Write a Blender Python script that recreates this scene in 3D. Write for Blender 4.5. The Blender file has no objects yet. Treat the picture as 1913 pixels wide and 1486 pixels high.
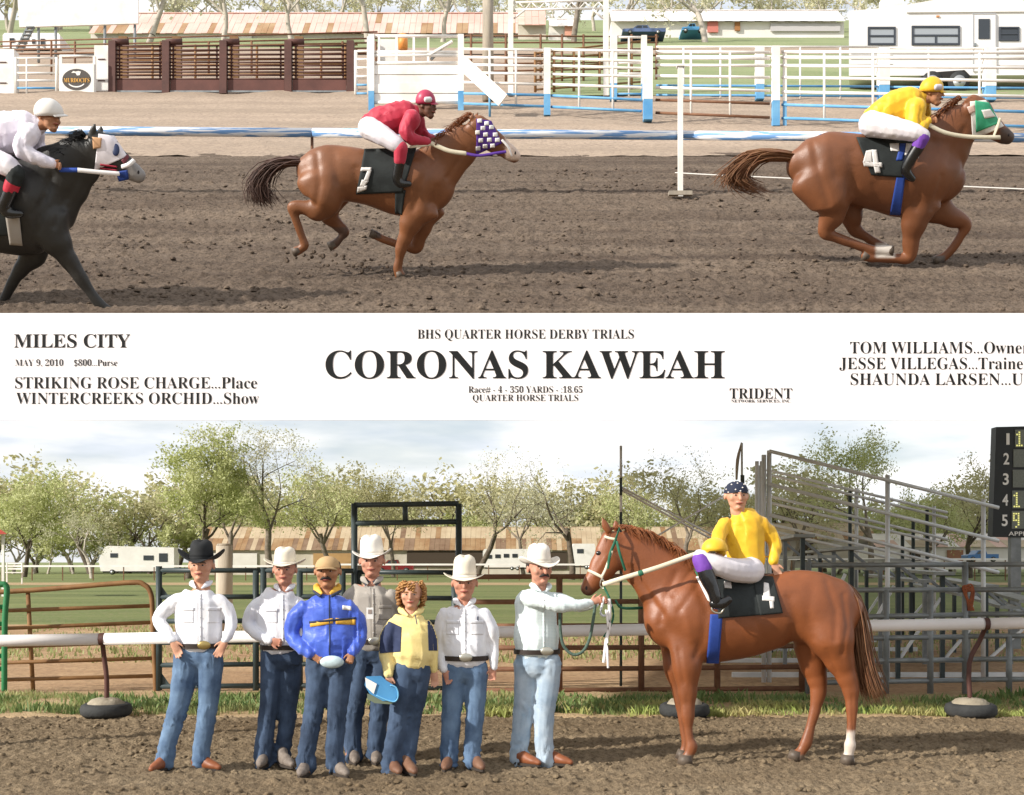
import bpy, math, random
import numpy as np
from mathutils import Vector, Matrix
from mathutils.bvhtree import BVHTree

SC = bpy.context.scene
COL = SC.collection
R = math.radians

# ------------------------------------------------------------------ camera
F = 2300.0                      # focal length in photo pixels (photo 1913 x 1486)
CX, HY, EYE = 956.5, 1050.0, 1.7
cam = bpy.data.cameras.new('camera'); cam_o = bpy.data.objects.new('camera', cam)
COL.objects.link(cam_o); SC.camera = cam_o
cam.sensor_fit = 'HORIZONTAL'; cam.sensor_width = 36.0; cam.lens = 36.0 * F / 1913.0
cam.shift_y = (HY - 743.0) / 1913.0
cam.clip_start = 0.1; cam.clip_end = 6000
cam_o.location = (0, 0, EYE); cam_o.rotation_euler = (R(90), 0, 0)

# ------------------------------------------------------------------ sun, sky, exposure
SUN_EL, SUN_PH = R(27), R(28)   # elevation; angle from due left towards the camera
SDIR = Vector((-math.cos(SUN_EL) * math.cos(SUN_PH), -math.cos(SUN_EL) * math.sin(SUN_PH), math.sin(SUN_EL)))
sun = bpy.data.lights.new('sun', 'SUN'); sun.energy = 4.4; sun.angle = R(1.2); sun.color = (1.0, 0.95, 0.87)
sun_o = bpy.data.objects.new('sun', sun); COL.objects.link(sun_o)
sun_o.rotation_euler = (-SDIR).to_track_quat('-Z', 'Y').to_euler()
world = bpy.data.worlds.new('World'); SC.world = world; world.use_nodes = True
nt = world.node_tree; nt.nodes.clear()
N = nt.nodes.new; L = nt.links.new
sky = N('ShaderNodeTexSky'); sky.sky_type = 'NISHITA'; sky.sun_disc = False
sky.sun_elevation = SUN_EL; sky.sun_rotation = math.atan2(SDIR.x, SDIR.y); sky.dust_density = 1.5
tc = N('ShaderNodeTexCoord'); mp = N('ShaderNodeMapping'); mp.inputs['Scale'].default_value = (5.0, 5.0, 24.0); mp.inputs['Location'].default_value = (3.1, 0.4, 0.9)
nz = N('ShaderNodeTexNoise'); nz.inputs['Scale'].default_value = 1.0; nz.inputs['Detail'].default_value = 6; nz.inputs['Roughness'].default_value = 0.52
cr = N('ShaderNodeValToRGB'); cr.color_ramp.elements[0].position = 0.36; cr.color_ramp.elements[1].position = 0.56
cr.color_ramp.elements[0].color = (0.55, 0.55, 0.55, 1); cr.color_ramp.elements[1].color = (1, 1, 1, 1)
nz2 = N('ShaderNodeTexNoise'); nz2.inputs['Scale'].default_value = 1.9; nz2.inputs['Detail'].default_value = 4
cr2 = N('ShaderNodeValToRGB'); cr2.color_ramp.elements[0].position = 0.35; cr2.color_ramp.elements[1].position = 0.6
cr2.color_ramp.elements[0].color = (6.4, 6.8, 7.4, 1); cr2.color_ramp.elements[1].color = (8.9, 8.8, 8.7, 1)
mx = N('ShaderNodeMixRGB'); bg = N('ShaderNodeBackground'); wo = N('ShaderNodeOutputWorld')
bg.inputs['Strength'].default_value = 0.1
L(tc.outputs['Generated'], mp.inputs['Vector']); L(mp.outputs[0], nz.inputs['Vector']); L(mp.outputs[0], nz2.inputs['Vector'])
L(nz.outputs['Fac'], cr.inputs[0]); L(nz2.outputs['Fac'], cr2.inputs[0])
L(cr.outputs[0], mx.inputs[0]); L(sky.outputs[0], mx.inputs[1]); L(cr2.outputs[0], mx.inputs[2])
L(mx.outputs[0], bg.inputs[0]); L(bg.outputs[0], wo.inputs[0])
SC.view_settings.view_transform = 'Standard'; SC.view_settings.look = 'None'
SC.view_settings.exposure = 0.45; SC.view_settings.gamma = 1.0
SC.render.engine = 'CYCLES'
SC.cycles.max_bounces = 6; SC.cycles.diffuse_bounces = 3; SC.cycles.use_denoising = True

# ------------------------------------------------------------------ coordinates
SLOPE = 1040.0 / F; TH = math.atan(SLOPE)          # the hillside track climbs away from the camera
def zdeck(d): return SLOPE * d - 1.1
def U(px, py, d): return Vector(((px - CX) * d / F, d, EYE + (HY - py) * d / F))
def Gd(px, d, h=0.0): return Vector(((px - CX) * d / F, d, h))            # on the lower ground
def Dd(px, d, h=0.0): return Vector(((px - CX) * d / F, d, zdeck(d) + h))  # on the hillside
def drow(row): return 6440.0 / (row - 10.0)        # hillside distance that shows at a row
def grow(row): return 3910.0 / (row - 1050.0)      # lower-ground distance that shows at a row
class Plane:
    """A working plane of one figure: vertical on the level ground, at right angles to the slope on the hillside."""
    def __init__(s, d, tilt=False):
        s.d = d; s.th = TH if tilt else 0.0; s.z0 = zdeck(d) if tilt else 0.0
        s.away = Vector((0, math.cos(s.th), math.sin(s.th))); s.up = Vector((0, -math.sin(s.th), math.cos(s.th)))
    def __call__(s, px, py, dy=0.0):
        w = (HY - py) / F; c, n = math.cos(s.th), math.sin(s.th)
        t = (s.d * c + (s.z0 - EYE) * n + dy) / (c + w * n)
        return Vector(((px - CX) * t / F, t, EYE + w * t))
    def k(s, px, py, dy=0.0): return s(px, py, dy).y / F

# ------------------------------------------------------------------ noise
_rng = np.random.RandomState(7); _PT = _rng.rand(512, 512)
def vnoise(x, y):
    xi = np.floor(x).astype(int); yi = np.floor(y).astype(int); fx = x - xi; fy = y - yi
    fx = fx * fx * (3 - 2 * fx); fy = fy * fy * (3 - 2 * fy)
    g = lambda a, b: _PT[(xi + a) % 512, (yi + b) % 512]
    return (g(0, 0) * (1 - fx) + g(1, 0) * fx) * (1 - fy) + (g(0, 1) * (1 - fx) + g(1, 1) * fx) * fy
def fbm(x, y, o=4):
    s = 0.0; a = 0.5
    for i in range(o):
        s = s + a * vnoise(x + 17.3 * i, y + 9.1 * i); x = x * 2.03; y = y * 2.03; a *= 0.5
    return s

# ------------------------------------------------------------------ materials
def lin(h):
    if not isinstance(h, str): return tuple(h)
    c = [int(h[i:i + 2], 16) / 255 for i in (0, 2, 4)]
    return tuple(v / 12.92 if v <= 0.04045 else ((v + 0.055) / 1.055) ** 2.4 for v in c)
MATS = {}
def mat(name, col, rough=0.7, col2=None, scale=8.0, bump=0.0, bscale=40.0, metal=0.0, detail=4, stretch=None, lo=0.35, hi=0.65, sheen=0.0, coat=0.0, spec=0.4, attr=False, trans=0.0):
    if name in MATS: return MATS[name]
    m = bpy.data.materials.new(name); m.use_nodes = True; t = m.node_tree; b = t.nodes['Principled BSDF']
    b.inputs['Roughness'].default_value = rough; b.inputs['Metallic'].default_value = metal
    b.inputs['Specular IOR Level'].default_value = spec
    if sheen: b.inputs['Sheen Weight'].default_value = sheen
    if coat: b.inputs['Coat Weight'].default_value = coat
    c = lin(col); b.inputs['Base Color'].default_value = (*c, 1)
    tcn = t.nodes.new('ShaderNodeTexCoord'); vec = tcn.outputs['Object']
    if stretch:
        q = t.nodes.new('ShaderNodeMapping'); q.inputs['Scale'].default_value = stretch; t.links.new(vec, q.inputs['Vector']); vec = q.outputs[0]
    if attr:
        a = t.nodes.new('ShaderNodeVertexColor'); a.layer_name = 'Col'
        n = t.nodes.new('ShaderNodeTexNoise'); n.inputs['Scale'].default_value = scale; n.inputs['Detail'].default_value = detail
        t.links.new(vec, n.inputs['Vector'])
        r = t.nodes.new('ShaderNodeMapRange'); r.inputs['To Min'].default_value = 0.78; r.inputs['To Max'].default_value = 1.2
        t.links.new(n.outputs['Fac'], r.inputs['Value'])
        mm = t.nodes.new('ShaderNodeVectorMath'); mm.operation = 'SCALE'
        t.links.new(a.outputs['Color'], mm.inputs[0]); t.links.new(r.outputs[0], mm.inputs['Scale']); t.links.new(mm.outputs[0], b.inputs['Base Color'])
    elif col2 is not None:
        n = t.nodes.new('ShaderNodeTexNoise'); n.inputs['Scale'].default_value = scale; n.inputs['Detail'].default_value = detail; n.inputs['Roughness'].default_value = 0.6
        t.links.new(vec, n.inputs['Vector'])
        r = t.nodes.new('ShaderNodeValToRGB'); e = r.color_ramp.elements; e[0].position = lo; e[1].position = hi
        e[0].color = (*c, 1); e[1].color = (*lin(col2), 1)
        t.links.new(n.outputs['Fac'], r.inputs[0]); t.links.new(r.outputs[0], b.inputs['Base Color'])
    if bump:
        n = t.nodes.new('ShaderNodeTexNoise'); n.inputs['Scale'].default_value = bscale; n.inputs['Detail'].default_value = 5
        t.links.new(vec, n.inputs['Vector'])
        u = t.nodes.new('ShaderNodeBump'); u.inputs['Strength'].default_value = bump; u.inputs['Distance'].default_value = 0.02
        t.links.new(n.outputs['Fac'], u.inputs['Height']); t.links.new(u.outputs[0], b.inputs['Normal'])
    if trans:
        tr = t.nodes.new('ShaderNodeBsdfTranslucent'); ms = t.nodes.new('ShaderNodeMixShader'); ms.inputs[0].default_value = trans
        o = t.nodes['Material Output']; tr.inputs['Color'].default_value = (*[min(1, v * 1.3) for v in c], 1)
        if col2 is not None: t.links.new(r.outputs[0], tr.inputs['Color'])
        t.links.new(b.outputs[0], ms.inputs[1]); t.links.new(tr.outputs[0], ms.inputs[2]); t.links.new(ms.outputs[0], o.inputs['Surface'])
    MATS[name] = m; return m

# ------------------------------------------------------------------ mesh building
def link(name, me, m=None, parent=None, smooth=False):
    o = bpy.data.objects.new(name, me); COL.objects.link(o)
    if m is not None:
        for q in (m if isinstance(m, (list, tuple)) else [m]): me.materials.append(q)
    if smooth:
        me.polygons.foreach_set('use_smooth', np.ones(len(me.polygons), dtype=bool))
    if parent is not None:
        o.parent = parent; o.matrix_parent_inverse = Matrix.Translation(-parent.location)
    return o
def tag(o, label=None, cat=None, group=None, kind=None):
    for k, v in (('label', label), ('category', cat), ('group', group), ('kind', kind)):
        if v: o[k] = v
    return o
def thing(name, loc, label, cat, group=None):
    o = bpy.data.objects.new(name, None); COL.objects.link(o); o.location = loc; o.empty_display_size = 0.2
    return tag(o, label, cat, group)

class MB:
    def __init__(s): s.v = []; s.f = []; s.mi = []
    def add(s, vs, fs, mi=0):
        b = len(s.v); s.v.extend([tuple(q) for q in vs]); s.f.extend([tuple(i + b for i in q) for q in fs]); s.mi.extend([mi] * len(fs)); return s
    def box(s, c, size, rz=0.0, M=None, mi=0):
        x, y, z = [q / 2 for q in size]
        vs = [Vector(p) for p in ((-x, -y, -z), (x, -y, -z), (x, y, -z), (-x, y, -z), (-x, -y, z), (x, -y, z), (x, y, z), (-x, y, z))]
        T = M if M is not None else Matrix.Rotation(rz, 4, 'Z')
        vs = [T @ p + Vector(c) for p in vs]
        return s.add(vs, [(0, 3, 2, 1), (4, 5, 6, 7), (0, 1, 5, 4), (1, 2, 6, 5), (2, 3, 7, 6), (3, 0, 4, 7)], mi)
    def bar(s, a, b, w, h=None, mi=0):
        """box beam from a to b, w across, h along the up-like direction"""
        a, b = Vector(a), Vector(b); h = h or w; t = (b - a); ln = t.length; t.normalize()
        up = Vector((0, 0, 1)) if abs(t.z) < 0.9 else Vector((0, 1, 0))
        sx = t.cross(up).normalized(); uz = sx.cross(t)
        M = Matrix((t, sx, uz)).transposed().to_4x4()
        return s.box((a + b) / 2, (ln, w, h), M=M, mi=mi)
    def cyl(s, a, b, r, r2=None, n=8, mi=0, caps=True):
        a, b = Vector(a), Vector(b); r2 = r if r2 is None else r2; t = (b - a).normalized()
        up = Vector((0, 0, 1)) if abs(t.z) < 0.9 else Vector((0, 1, 0))
        sx = t.cross(up).normalized(); uz = sx.cross(t); vs = []
        for p, q in ((a, r), (b, r2)):
            for i in range(n):
                g = 2 * math.pi * i / n; vs.append(p + sx * (q * math.cos(g)) + uz * (q * math.sin(g)))
        fs = [(i, (i + 1) % n, n + (i + 1) % n, n + i) for i in range(n)]
        if caps: fs += [tuple(range(n - 1, -1, -1)), tuple(range(n, 2 * n))]
        return s.add(vs, fs, mi)
    def loft(s, P, A, B=None, ydir=(0, 1, 0), n=12, sub=3, cap=True, mi=0):
        """tube along P; A half-width across, B half-depth along ydir; rounded ends"""
        P = [Vector(p) for p in P]; B = B or A; yd = Vector(ydir); C = []
        if sub > 1 and len(P) > 1:
            for i in range(len(P) - 1):
                p0 = P[max(i - 1, 0)]; p1 = P[i]; p2 = P[i + 1]; p3 = P[min(i + 2, len(P) - 1)]
                for k in range(sub):
                    t = k / sub
                    q = 0.5 * ((2 * p1) + (p2 - p0) * t + (2 * p0 - 5 * p1 + 4 * p2 - p3) * t * t + (3 * p1 - p0 - 3 * p2 + p3) * t ** 3)
                    w = t * t * (3 - 2 * t); C.append((q, A[i] * (1 - w) + A[i + 1] * w, B[i] * (1 - w) + B[i + 1] * w))
            C.append((P[-1], A[-1], B[-1]))
        else: C = list(zip(P, A, B))
        rings = []; m = len(C)
        for i, (p, a, b) in enumerate(C):
            t = (C[min(i + 1, m - 1)][0] - C[max(i - 1, 0)][0])
            t = t.normalized() if t.length > 1e-9 else Vector((0, 0, 1))
            sd = t.cross(yd)
            if sd.length < 0.15: sd = t.cross(Vector((0, 0, 1)))
            sd.normalize(); dp = sd.cross(t).normalized(); rings.append((p, a, b, t, sd, dp))
        out = []
        if cap:
            p, a, b, t, sd, dp = rings[0]
            for g in (80, 50, 25): out.append((p - t * min(a, b) * math.sin(R(g)), a * math.cos(R(g)), b * math.cos(R(g)), sd, dp))
        for p, a, b, t, sd, dp in rings: out.append((p, a, b, sd, dp))
        if cap:
            p, a, b, t, sd, dp = rings[-1]
            for g in (25, 50, 80): out.append((p + t * min(a, b) * math.sin(R(g)), a * math.cos(R(g)), b * math.cos(R(g)), sd, dp))
        vs = []; fs = []
        for p, a, b, sd, dp in out:
            for i in range(n):
                g = 2 * math.pi * i / n; vs.append(p + sd * (a * math.cos(g)) + dp * (b * math.sin(g)))
        for j in range(len(out) - 1):
            for i in range(n): fs.append((j * n + i, j * n + (i + 1) % n, (j + 1) * n + (i + 1) % n, (j + 1) * n + i))
        fs.append(tuple(range(n - 1, -1, -1))); e = (len(out) - 1) * n; fs.append(tuple(range(e, e + n)))
        return s.add(vs, fs, mi)
    def ell(s, c, rad, M=None, nu=16, nv=10, mi=0):
        vs = []; fs = []; c = Vector(c)
        for j in range(nv + 1):
            ph = math.pi * j / nv
            for i in range(nu):
                th = 2 * math.pi * i / nu
                p = Vector((rad[0] * math.sin(ph) * math.cos(th), rad[1] * math.sin(ph) * math.sin(th), rad[2] * math.cos(ph)))
                vs.append(c + (M @ p if M is not None else p))
        for j in range(nv):
            for i in range(nu): fs.append((j * nu + i, (j + 1) * nu + i, (j + 1) * nu + (i + 1) % nu, j * nu + (i + 1) % nu))
        return s.add(vs, fs, mi)
    def sweep(s, P, r, n=6, sub=4, mi=0): return s.loft(P, [r] * len(P) if not isinstance(r, (list, tuple)) else list(r), n=n, sub=sub, mi=mi)
    def mesh(s, name='m'):
        me = bpy.data.meshes.new(name); me.from_pydata(s.v, [], s.f)
        if any(s.mi): me.polygons.foreach_set('material_index', s.mi)
        me.update(); return me
    def build(s, name, m, parent=None, smooth=False): return link(name, s.mesh(name), m, parent, smooth)
    def fuse(s, voxel=0.012, it=4, keep=1.0):
        """one continuous skin round all the shapes"""
        me = s.mesh('tmp'); o = bpy.data.objects.new('tmp', me); COL.objects.link(o)
        q = o.modifiers.new('r', 'REMESH'); q.mode = 'VOXEL'; q.voxel_size = voxel
        if it:
            q = o.modifiers.new('s', 'SMOOTH'); q.factor = 0.5; q.iterations = it
        if keep < 1:
            q = o.modifiers.new('d', 'DECIMATE'); q.ratio = keep
        out = bpy.data.meshes.new_from_object(o.evaluated_get(bpy.context.evaluated_depsgraph_get()))
        bpy.data.objects.remove(o); bpy.data.meshes.remove(me); return out

def verts(me):
    a = np.empty(3 * len(me.vertices), dtype=np.float32); me.vertices.foreach_get('co', a); return a.reshape(-1, 3).astype(float)
def norms(me):
    a = np.empty(3 * len(me.vertices), dtype=np.float32); me.vertices.foreach_get('normal', a); return a.reshape(-1, 3).astype(float)
def setv(me, a): me.vertices.foreach_set('co', a.astype(np.float32).ravel()); me.update()
def colour(me, arr):
    ca = me.color_attributes.new('Col', 'FLOAT_COLOR', 'POINT')
    c = np.ones((len(me.vertices), 4), dtype=np.float32); c[:, :3] = arr; ca.data.foreach_set('color', c.ravel())
def grid_faces(nx, ny):
    i = np.arange((nx - 1) * (ny - 1)); r = i // (nx - 1); c = i % (nx - 1); a = r * nx + c
    return np.stack([a, a + 1, a + nx + 1, a + nx], 1)
def fast_mesh(name, V, Fq):
    """numpy arrays to mesh; all faces with the same number of corners"""
    me = bpy.data.meshes.new(name); n = Fq.shape[1]
    me.vertices.add(len(V)); me.vertices.foreach_set('co', V.astype(np.float32).ravel())
    me.loops.add(Fq.size); me.loops.foreach_set('vertex_index', Fq.astype(np.int32).ravel())
    me.polygons.add(len(Fq)); me.polygons.foreach_set('loop_start', (np.arange(len(Fq)) * n).astype(np.int32))
    me.polygons.foreach_set('loop_total', np.full(len(Fq), n, dtype=np.int32))
    me.update(calc_edges=True); return me
def heightfield(name, x0, x1, y0, y1, st, zf, m, kind='structure'):
    nx = int((x1 - x0) / st) + 1; ny = int((y1 - y0) / st) + 1
    X, Y = np.meshgrid(np.linspace(x0, x1, nx), np.linspace(y0, y1, ny)); Z = zf(X, Y)
    o = link(name, fast_mesh(name, np.stack([X.ravel(), Y.ravel(), Z.ravel()], 1), grid_faces(nx, ny)), m, smooth=True)
    return tag(o, kind=kind)
def sheet(name, pts, m, kind='structure'):
    return tag(MB().add(pts, [tuple(range(len(pts)))]).build(name, m), kind=kind)

# ================================================================== the setting: level ground below
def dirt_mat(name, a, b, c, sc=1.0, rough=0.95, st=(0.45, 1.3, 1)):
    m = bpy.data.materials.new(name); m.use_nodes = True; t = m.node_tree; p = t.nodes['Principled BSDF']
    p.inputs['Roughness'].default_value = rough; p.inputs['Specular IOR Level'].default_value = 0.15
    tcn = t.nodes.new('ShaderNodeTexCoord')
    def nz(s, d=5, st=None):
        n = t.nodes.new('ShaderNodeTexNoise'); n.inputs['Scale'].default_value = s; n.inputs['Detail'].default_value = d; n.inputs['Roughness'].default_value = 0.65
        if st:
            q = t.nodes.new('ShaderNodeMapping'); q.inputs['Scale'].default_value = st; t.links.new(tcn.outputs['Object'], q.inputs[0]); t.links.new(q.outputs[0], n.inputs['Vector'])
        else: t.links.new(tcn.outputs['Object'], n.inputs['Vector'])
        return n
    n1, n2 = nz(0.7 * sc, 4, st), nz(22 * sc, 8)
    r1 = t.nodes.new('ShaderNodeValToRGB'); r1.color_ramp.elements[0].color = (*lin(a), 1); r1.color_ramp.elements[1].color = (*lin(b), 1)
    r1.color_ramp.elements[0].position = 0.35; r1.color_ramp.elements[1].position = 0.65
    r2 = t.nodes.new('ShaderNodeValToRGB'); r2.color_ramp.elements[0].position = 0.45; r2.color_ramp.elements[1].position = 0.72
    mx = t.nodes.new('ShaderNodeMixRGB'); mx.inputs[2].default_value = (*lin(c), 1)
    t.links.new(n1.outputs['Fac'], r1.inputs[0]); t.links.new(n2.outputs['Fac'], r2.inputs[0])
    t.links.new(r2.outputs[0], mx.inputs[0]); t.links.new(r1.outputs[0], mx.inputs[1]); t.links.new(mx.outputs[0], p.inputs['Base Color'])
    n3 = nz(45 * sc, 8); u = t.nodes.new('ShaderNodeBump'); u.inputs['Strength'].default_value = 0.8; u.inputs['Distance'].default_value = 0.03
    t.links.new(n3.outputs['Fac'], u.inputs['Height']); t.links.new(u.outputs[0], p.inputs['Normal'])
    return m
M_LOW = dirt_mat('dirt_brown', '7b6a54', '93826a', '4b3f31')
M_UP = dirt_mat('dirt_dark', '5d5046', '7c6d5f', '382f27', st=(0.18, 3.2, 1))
M_TAN = dirt_mat('dirt_tan', '9d8c7b', 'b09d8b', '84756a', 0.5, st=(0.2, 2.6, 1))
M_ARENA = dirt_mat('dirt_arena', 'a58567', 'c9ab88', '8a7058', 0.5)
M_GRASS = dirt_mat('grass_field', '5f6f42', '828c58', '928a6a', 0.35, st=(0.12, 1.1, 1))
M_GRASS2 = dirt_mat('grass_hill', '73825a', '8a966c', '9a9378', 0.35)
M_SAND = dirt_mat('sand_edge', 'b39a78', 'c4ac8a', '9d8565')
M_BOUNCE = mat('pale_bounce', 'd8d4cc', 0.9)  # added pale colour: the unseen hillside underside reflects light onto the level ground

W = 2500.0
sheet('ground', [(-W, -60, -0.045), (W, -60, -0.045), (W, 3500, -0.045), (-W, 3500, -0.045)], M_GRASS)
def zlow(X, Y):
    clod = np.maximum(0, fbm(X * 6, Y * 8, 3) - 0.50) * 0.10 + np.maximum(0, fbm(X * 15 + 4, Y * 15, 2) - 0.42) * 0.07 + np.maximum(0, vnoise(X * 29, Y * 29) - .5) * .05 + .016 * (_rng.rand(*np.shape(X)) - .5)
    return 0.05 * (fbm(X * 1.1, Y * 1.6, 3) - 0.45) + clod - 0.008 - .12 * np.clip((Y - 13.45) / .4, 0, 1)
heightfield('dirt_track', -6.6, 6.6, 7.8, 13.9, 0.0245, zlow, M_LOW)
sheet('dirt_track_near', [(-60, -40, -0.03), (60, -40, -0.03), (60, 7.82, -0.03), (-60, 7.82, -0.03)], M_LOW)
sheet('dirt_track_side', [(6.58, 7.8, -0.03), (60, 7.8, -0.03), (60, 13.6, -0.03), (6.58, 13.6, -0.03)], M_LOW)
sheet('dirt_track_far_side', [(-60, 7.8, -0.03), (-6.58, 7.8, -0.03), (-6.58, 13.6, -0.03), (-60, 13.6, -0.03)], M_LOW)
heightfield('track_verge', -7.5, 7.5, 13.0, 16.2, 0.04, lambda X, Y: -0.02 - .14 * np.clip((13.5 + .25 * (fbm(X * 1.5, X * 0 + 3, 3) - .45) * 2 - Y) / .35, 0, 1) + 0.09 * (fbm(X * 1.7, Y * 2.2, 4) - 0.42) + 0.02 * fbm(X * 14, Y * 14, 2), M_SAND)
sheet('arena', [(-30, 15.9, -0.03), (30, 15.9, -0.03), (60, 34, -0.03), (-60, 34, -0.03)], M_ARENA)
sheet('far_track', [(-300, 92, -0.035), (300, 92, -0.035), (300, 103, -0.035), (-300, 103, -0.035)], M_SAND)

def clods(name, lab, n, seed, xf, y0, y1, zf, m, s0, s1):
    """loose lumps of soil lying on the track"""
    G = np.random.RandomState(seed); ic = np.array([(0, 0, 1), (.9, 0, .4), (.3, .85, .4), (-.7, .5, .4), (-.7, -.5, .4), (.3, -.85, .4), (.7, .5, -.4), (-.3, .85, -.4), (-.9, 0, -.4), (-.3, -.85, -.4), (.7, -.5, -.4), (0, 0, -1)])
    tr = np.array([(0, 1, 2), (0, 2, 3), (0, 3, 4), (0, 4, 5), (0, 5, 1), (1, 6, 2), (2, 6, 7), (2, 7, 3), (3, 7, 8), (3, 8, 4), (4, 8, 9), (4, 9, 5), (5, 9, 10), (5, 10, 1), (1, 10, 6)])
    y = G.uniform(y0, y1, n); x = G.uniform(-1, 1, n) * xf(y); k = fbm(x * 1.2 + seed, y * 2.0, 3) + .2 * G.rand(n) > .5; x, y = x[k], y[k]; n = len(x)
    r = s0 + (s1 - s0) * G.rand(n) ** 3; V = ic[None] * (.75 + .5 * G.rand(n, 12, 1)) * r[:, None, None] * np.array([1.2, 1.0, .75]); V = V + np.stack([x, y, zf(x, y) + r * .25], 1)[:, None]
    return tag(tag(link(name, fast_mesh(name, V.reshape(-1, 3), (tr[None] + 12 * np.arange(n)[:, None, None]).reshape(-1, 3)), m), kind='stuff'), lab, 'dirt')
clods('loose_clods', 'loose lumps of dark soil scattered over the near track', 5200, 3, lambda y: .44 * y + .3, 8.4, 13.6, zlow, M_LOW, .006, .032)

# ---- grass and weeds on the verge: nobody could count it
def blades(name, n, area, hmin, hmax, wid, m, seed, zf=lambda x, y: 0.0, clump=0.0, lean=0.5):
    g = np.random.RandomState(seed); x = g.uniform(area[0], area[1], n * 3); y = g.uniform(area[2], area[3], n * 3)
    if clump:
        k = fbm(x * 1.6 + seed, y * 1.6, 3) + 0.25 * g.rand(n * 3) > clump; x, y = x[k], y[k]
    x, y = x[:n], y[:n]; n = len(x)
    h = g.uniform(hmin, hmax, n) * (0.55 + 0.9 * fbm(x * 1.3, y * 1.3, 2)); a = g.uniform(0, 2 * np.pi, n); la = g.uniform(0, 2 * np.pi, n); le = g.uniform(0, lean, n) * h
    z = np.array([zf(0, 0)] * n) if not callable(zf) else zf(x, y) + np.zeros(n)
    w = wid * g.uniform(0.6, 1.4, n); dx, dy = np.cos(a) * w, np.sin(a) * w; lx, ly = np.cos(la) * le, np.sin(la) * le
    V = np.stack([np.stack([x - dx, y - dy, z - 0.02], 1), np.stack([x + dx, y + dy, z - 0.02], 1),
                  np.stack([x + dx * 0.8 + lx * 0.4, y + dy * 0.8 + ly * 0.4, z + h * 0.6], 1), np.stack([x + lx, y + ly, z + h], 1)], 1).reshape(-1, 3)
    Fq = np.arange(n * 4).reshape(n, 4)
    return tag(link(name, fast_mesh(name, V, Fq), m), kind='stuff')
M_BLADE = mat('grass_blade', '7b8850', 0.6, 'b4b47e', 1.2, trans=0.35)
M_WEED = mat('weed_leaf', '587440', 0.6, '88985e', 3.0, trans=0.3)
M_DRY = mat('dry_grass', 'b7a877', 0.8, '9db05e', 2.0, trans=0.3)
zv = lambda x, y: -0.02 + 0.09 * (fbm(x * 1.7, y * 2.2, 4) - 0.42)
g1 = blades('grass', 11000, (-7.2, 0.2, 13.75, 15.9), 0.025, 0.10, 0.006, M_BLADE, 3, zv, 0.57)
g5 = blades('grass', 6000, (0.0, 7.2, 13.7, 15.9), 0.02, 0.07, 0.006, M_BLADE, 13, zv, 0.62)
tag(g5, 'thin patchy grass in the verge behind the standing horse', 'grass')
tag(g1, 'green grass growing in the verge behind the standing people', 'grass')
g2 = blades('weeds', 7000, (-7.2, 7.2, 13.8, 15.6), 0.03, 0.14, 0.015, M_WEED, 5, zv, 0.57, 0.9)
tag(g2, 'broad leaved weeds growing among the verge grass', 'weeds')
g3 = blades('dry_grass', 7000, (-0.5, 7.2, 13.6, 14.4), 0.04, 0.14, 0.006, M_DRY, 8, zv, 0.5, 0.9)
tag(g3, 'straw coloured dry grass along the track edge', 'grass')
g4 = blades('arena_grass', 9000, (-12, 12, 21, 33), 0.05, 0.14, 0.02, M_BLADE, 11, lambda x, y: -0.03 + 0 * x, 0.56, 0.8)
tag(g4, 'thin green grass in patches across the arena dirt', 'grass')

# ================================================================== the hillside track above
UL, UM = -0.465, 0.60                               # left and right limits of the hillside, as a share of the distance
def zup(X, Y):
    b = zdeck(Y); soft = np.clip((24.0 - Y) / 3, 0.15, 1)
    clod = np.maximum(0, fbm(X * 5, Y * 7, 3) - 0.46) * 0.13 + np.maximum(0, fbm(X * 14 + 3, Y * 14, 2) - 0.40) * 0.10 + np.maximum(0, vnoise(X * 30, Y * 30) - .45) * .04 + .014 * (_rng.rand(*np.shape(X)) - .5)
    fur = 0.04 * np.sin(Y * 8.0 + 1.5 * fbm(X * 0.6, Y * 0.8, 2)) * np.clip((Y - 14.2) / 1.2, 0, 1) * np.clip((19.5 - Y) / 2, 0, 1)
    return b + (0.05 * (fbm(X * 0.8, Y * 1.4, 3) - 0.45) + clod + fur) * soft - 0.03
nx, ny = 440, 285
uu = np.linspace(UL, UM, nx); yy = 11.2 * (23.6 / 11.2) ** np.linspace(0, 1, ny)
Ug, Yg = np.meshgrid(uu, yy); Xg = Ug * Yg
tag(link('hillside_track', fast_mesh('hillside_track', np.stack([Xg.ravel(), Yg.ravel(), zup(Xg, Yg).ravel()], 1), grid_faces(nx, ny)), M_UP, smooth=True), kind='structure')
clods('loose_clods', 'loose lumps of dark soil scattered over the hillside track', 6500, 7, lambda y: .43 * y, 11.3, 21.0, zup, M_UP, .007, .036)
def hill(name, d0, d1, m, u0=UL, u1=UM, lift=0.0, thick=0.0):
    vs = [(u0 * d0, d0, zdeck(d0) + lift), (u1 * d0, d0, zdeck(d0) + lift), (u1 * d1, d1, zdeck(d1) + lift), (u0 * d1, d1, zdeck(d1) + lift)]
    q = MB().add(vs, [(0, 1, 2, 3)])
    return tag(q.build(name, m), kind='structure')
q = MB(); a0, a1 = 11.2, 230.0                        # the body of the hillside under its surfaces, pale to bounce light below
vs = [(s * d, d, zdeck(d) - o) for o in (0.10, 0.40) for d in (a0, a1) for s in (UL, UM)]
q.add(vs, [(0, 1, 3, 2), (4, 6, 7, 5), (0, 4, 5, 1), (2, 3, 7, 6), (0, 2, 6, 4), (1, 5, 7, 3)])
tag(q.build('hillside', M_BOUNCE), kind='structure')
tag(MB().box(((UL + UM) / 2 * 11.2, 11.27, zdeck(11.2) - .18), ((UM - UL) * 11.2, .16, .40)).build('track_edge', M_UP), kind='structure')
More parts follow.
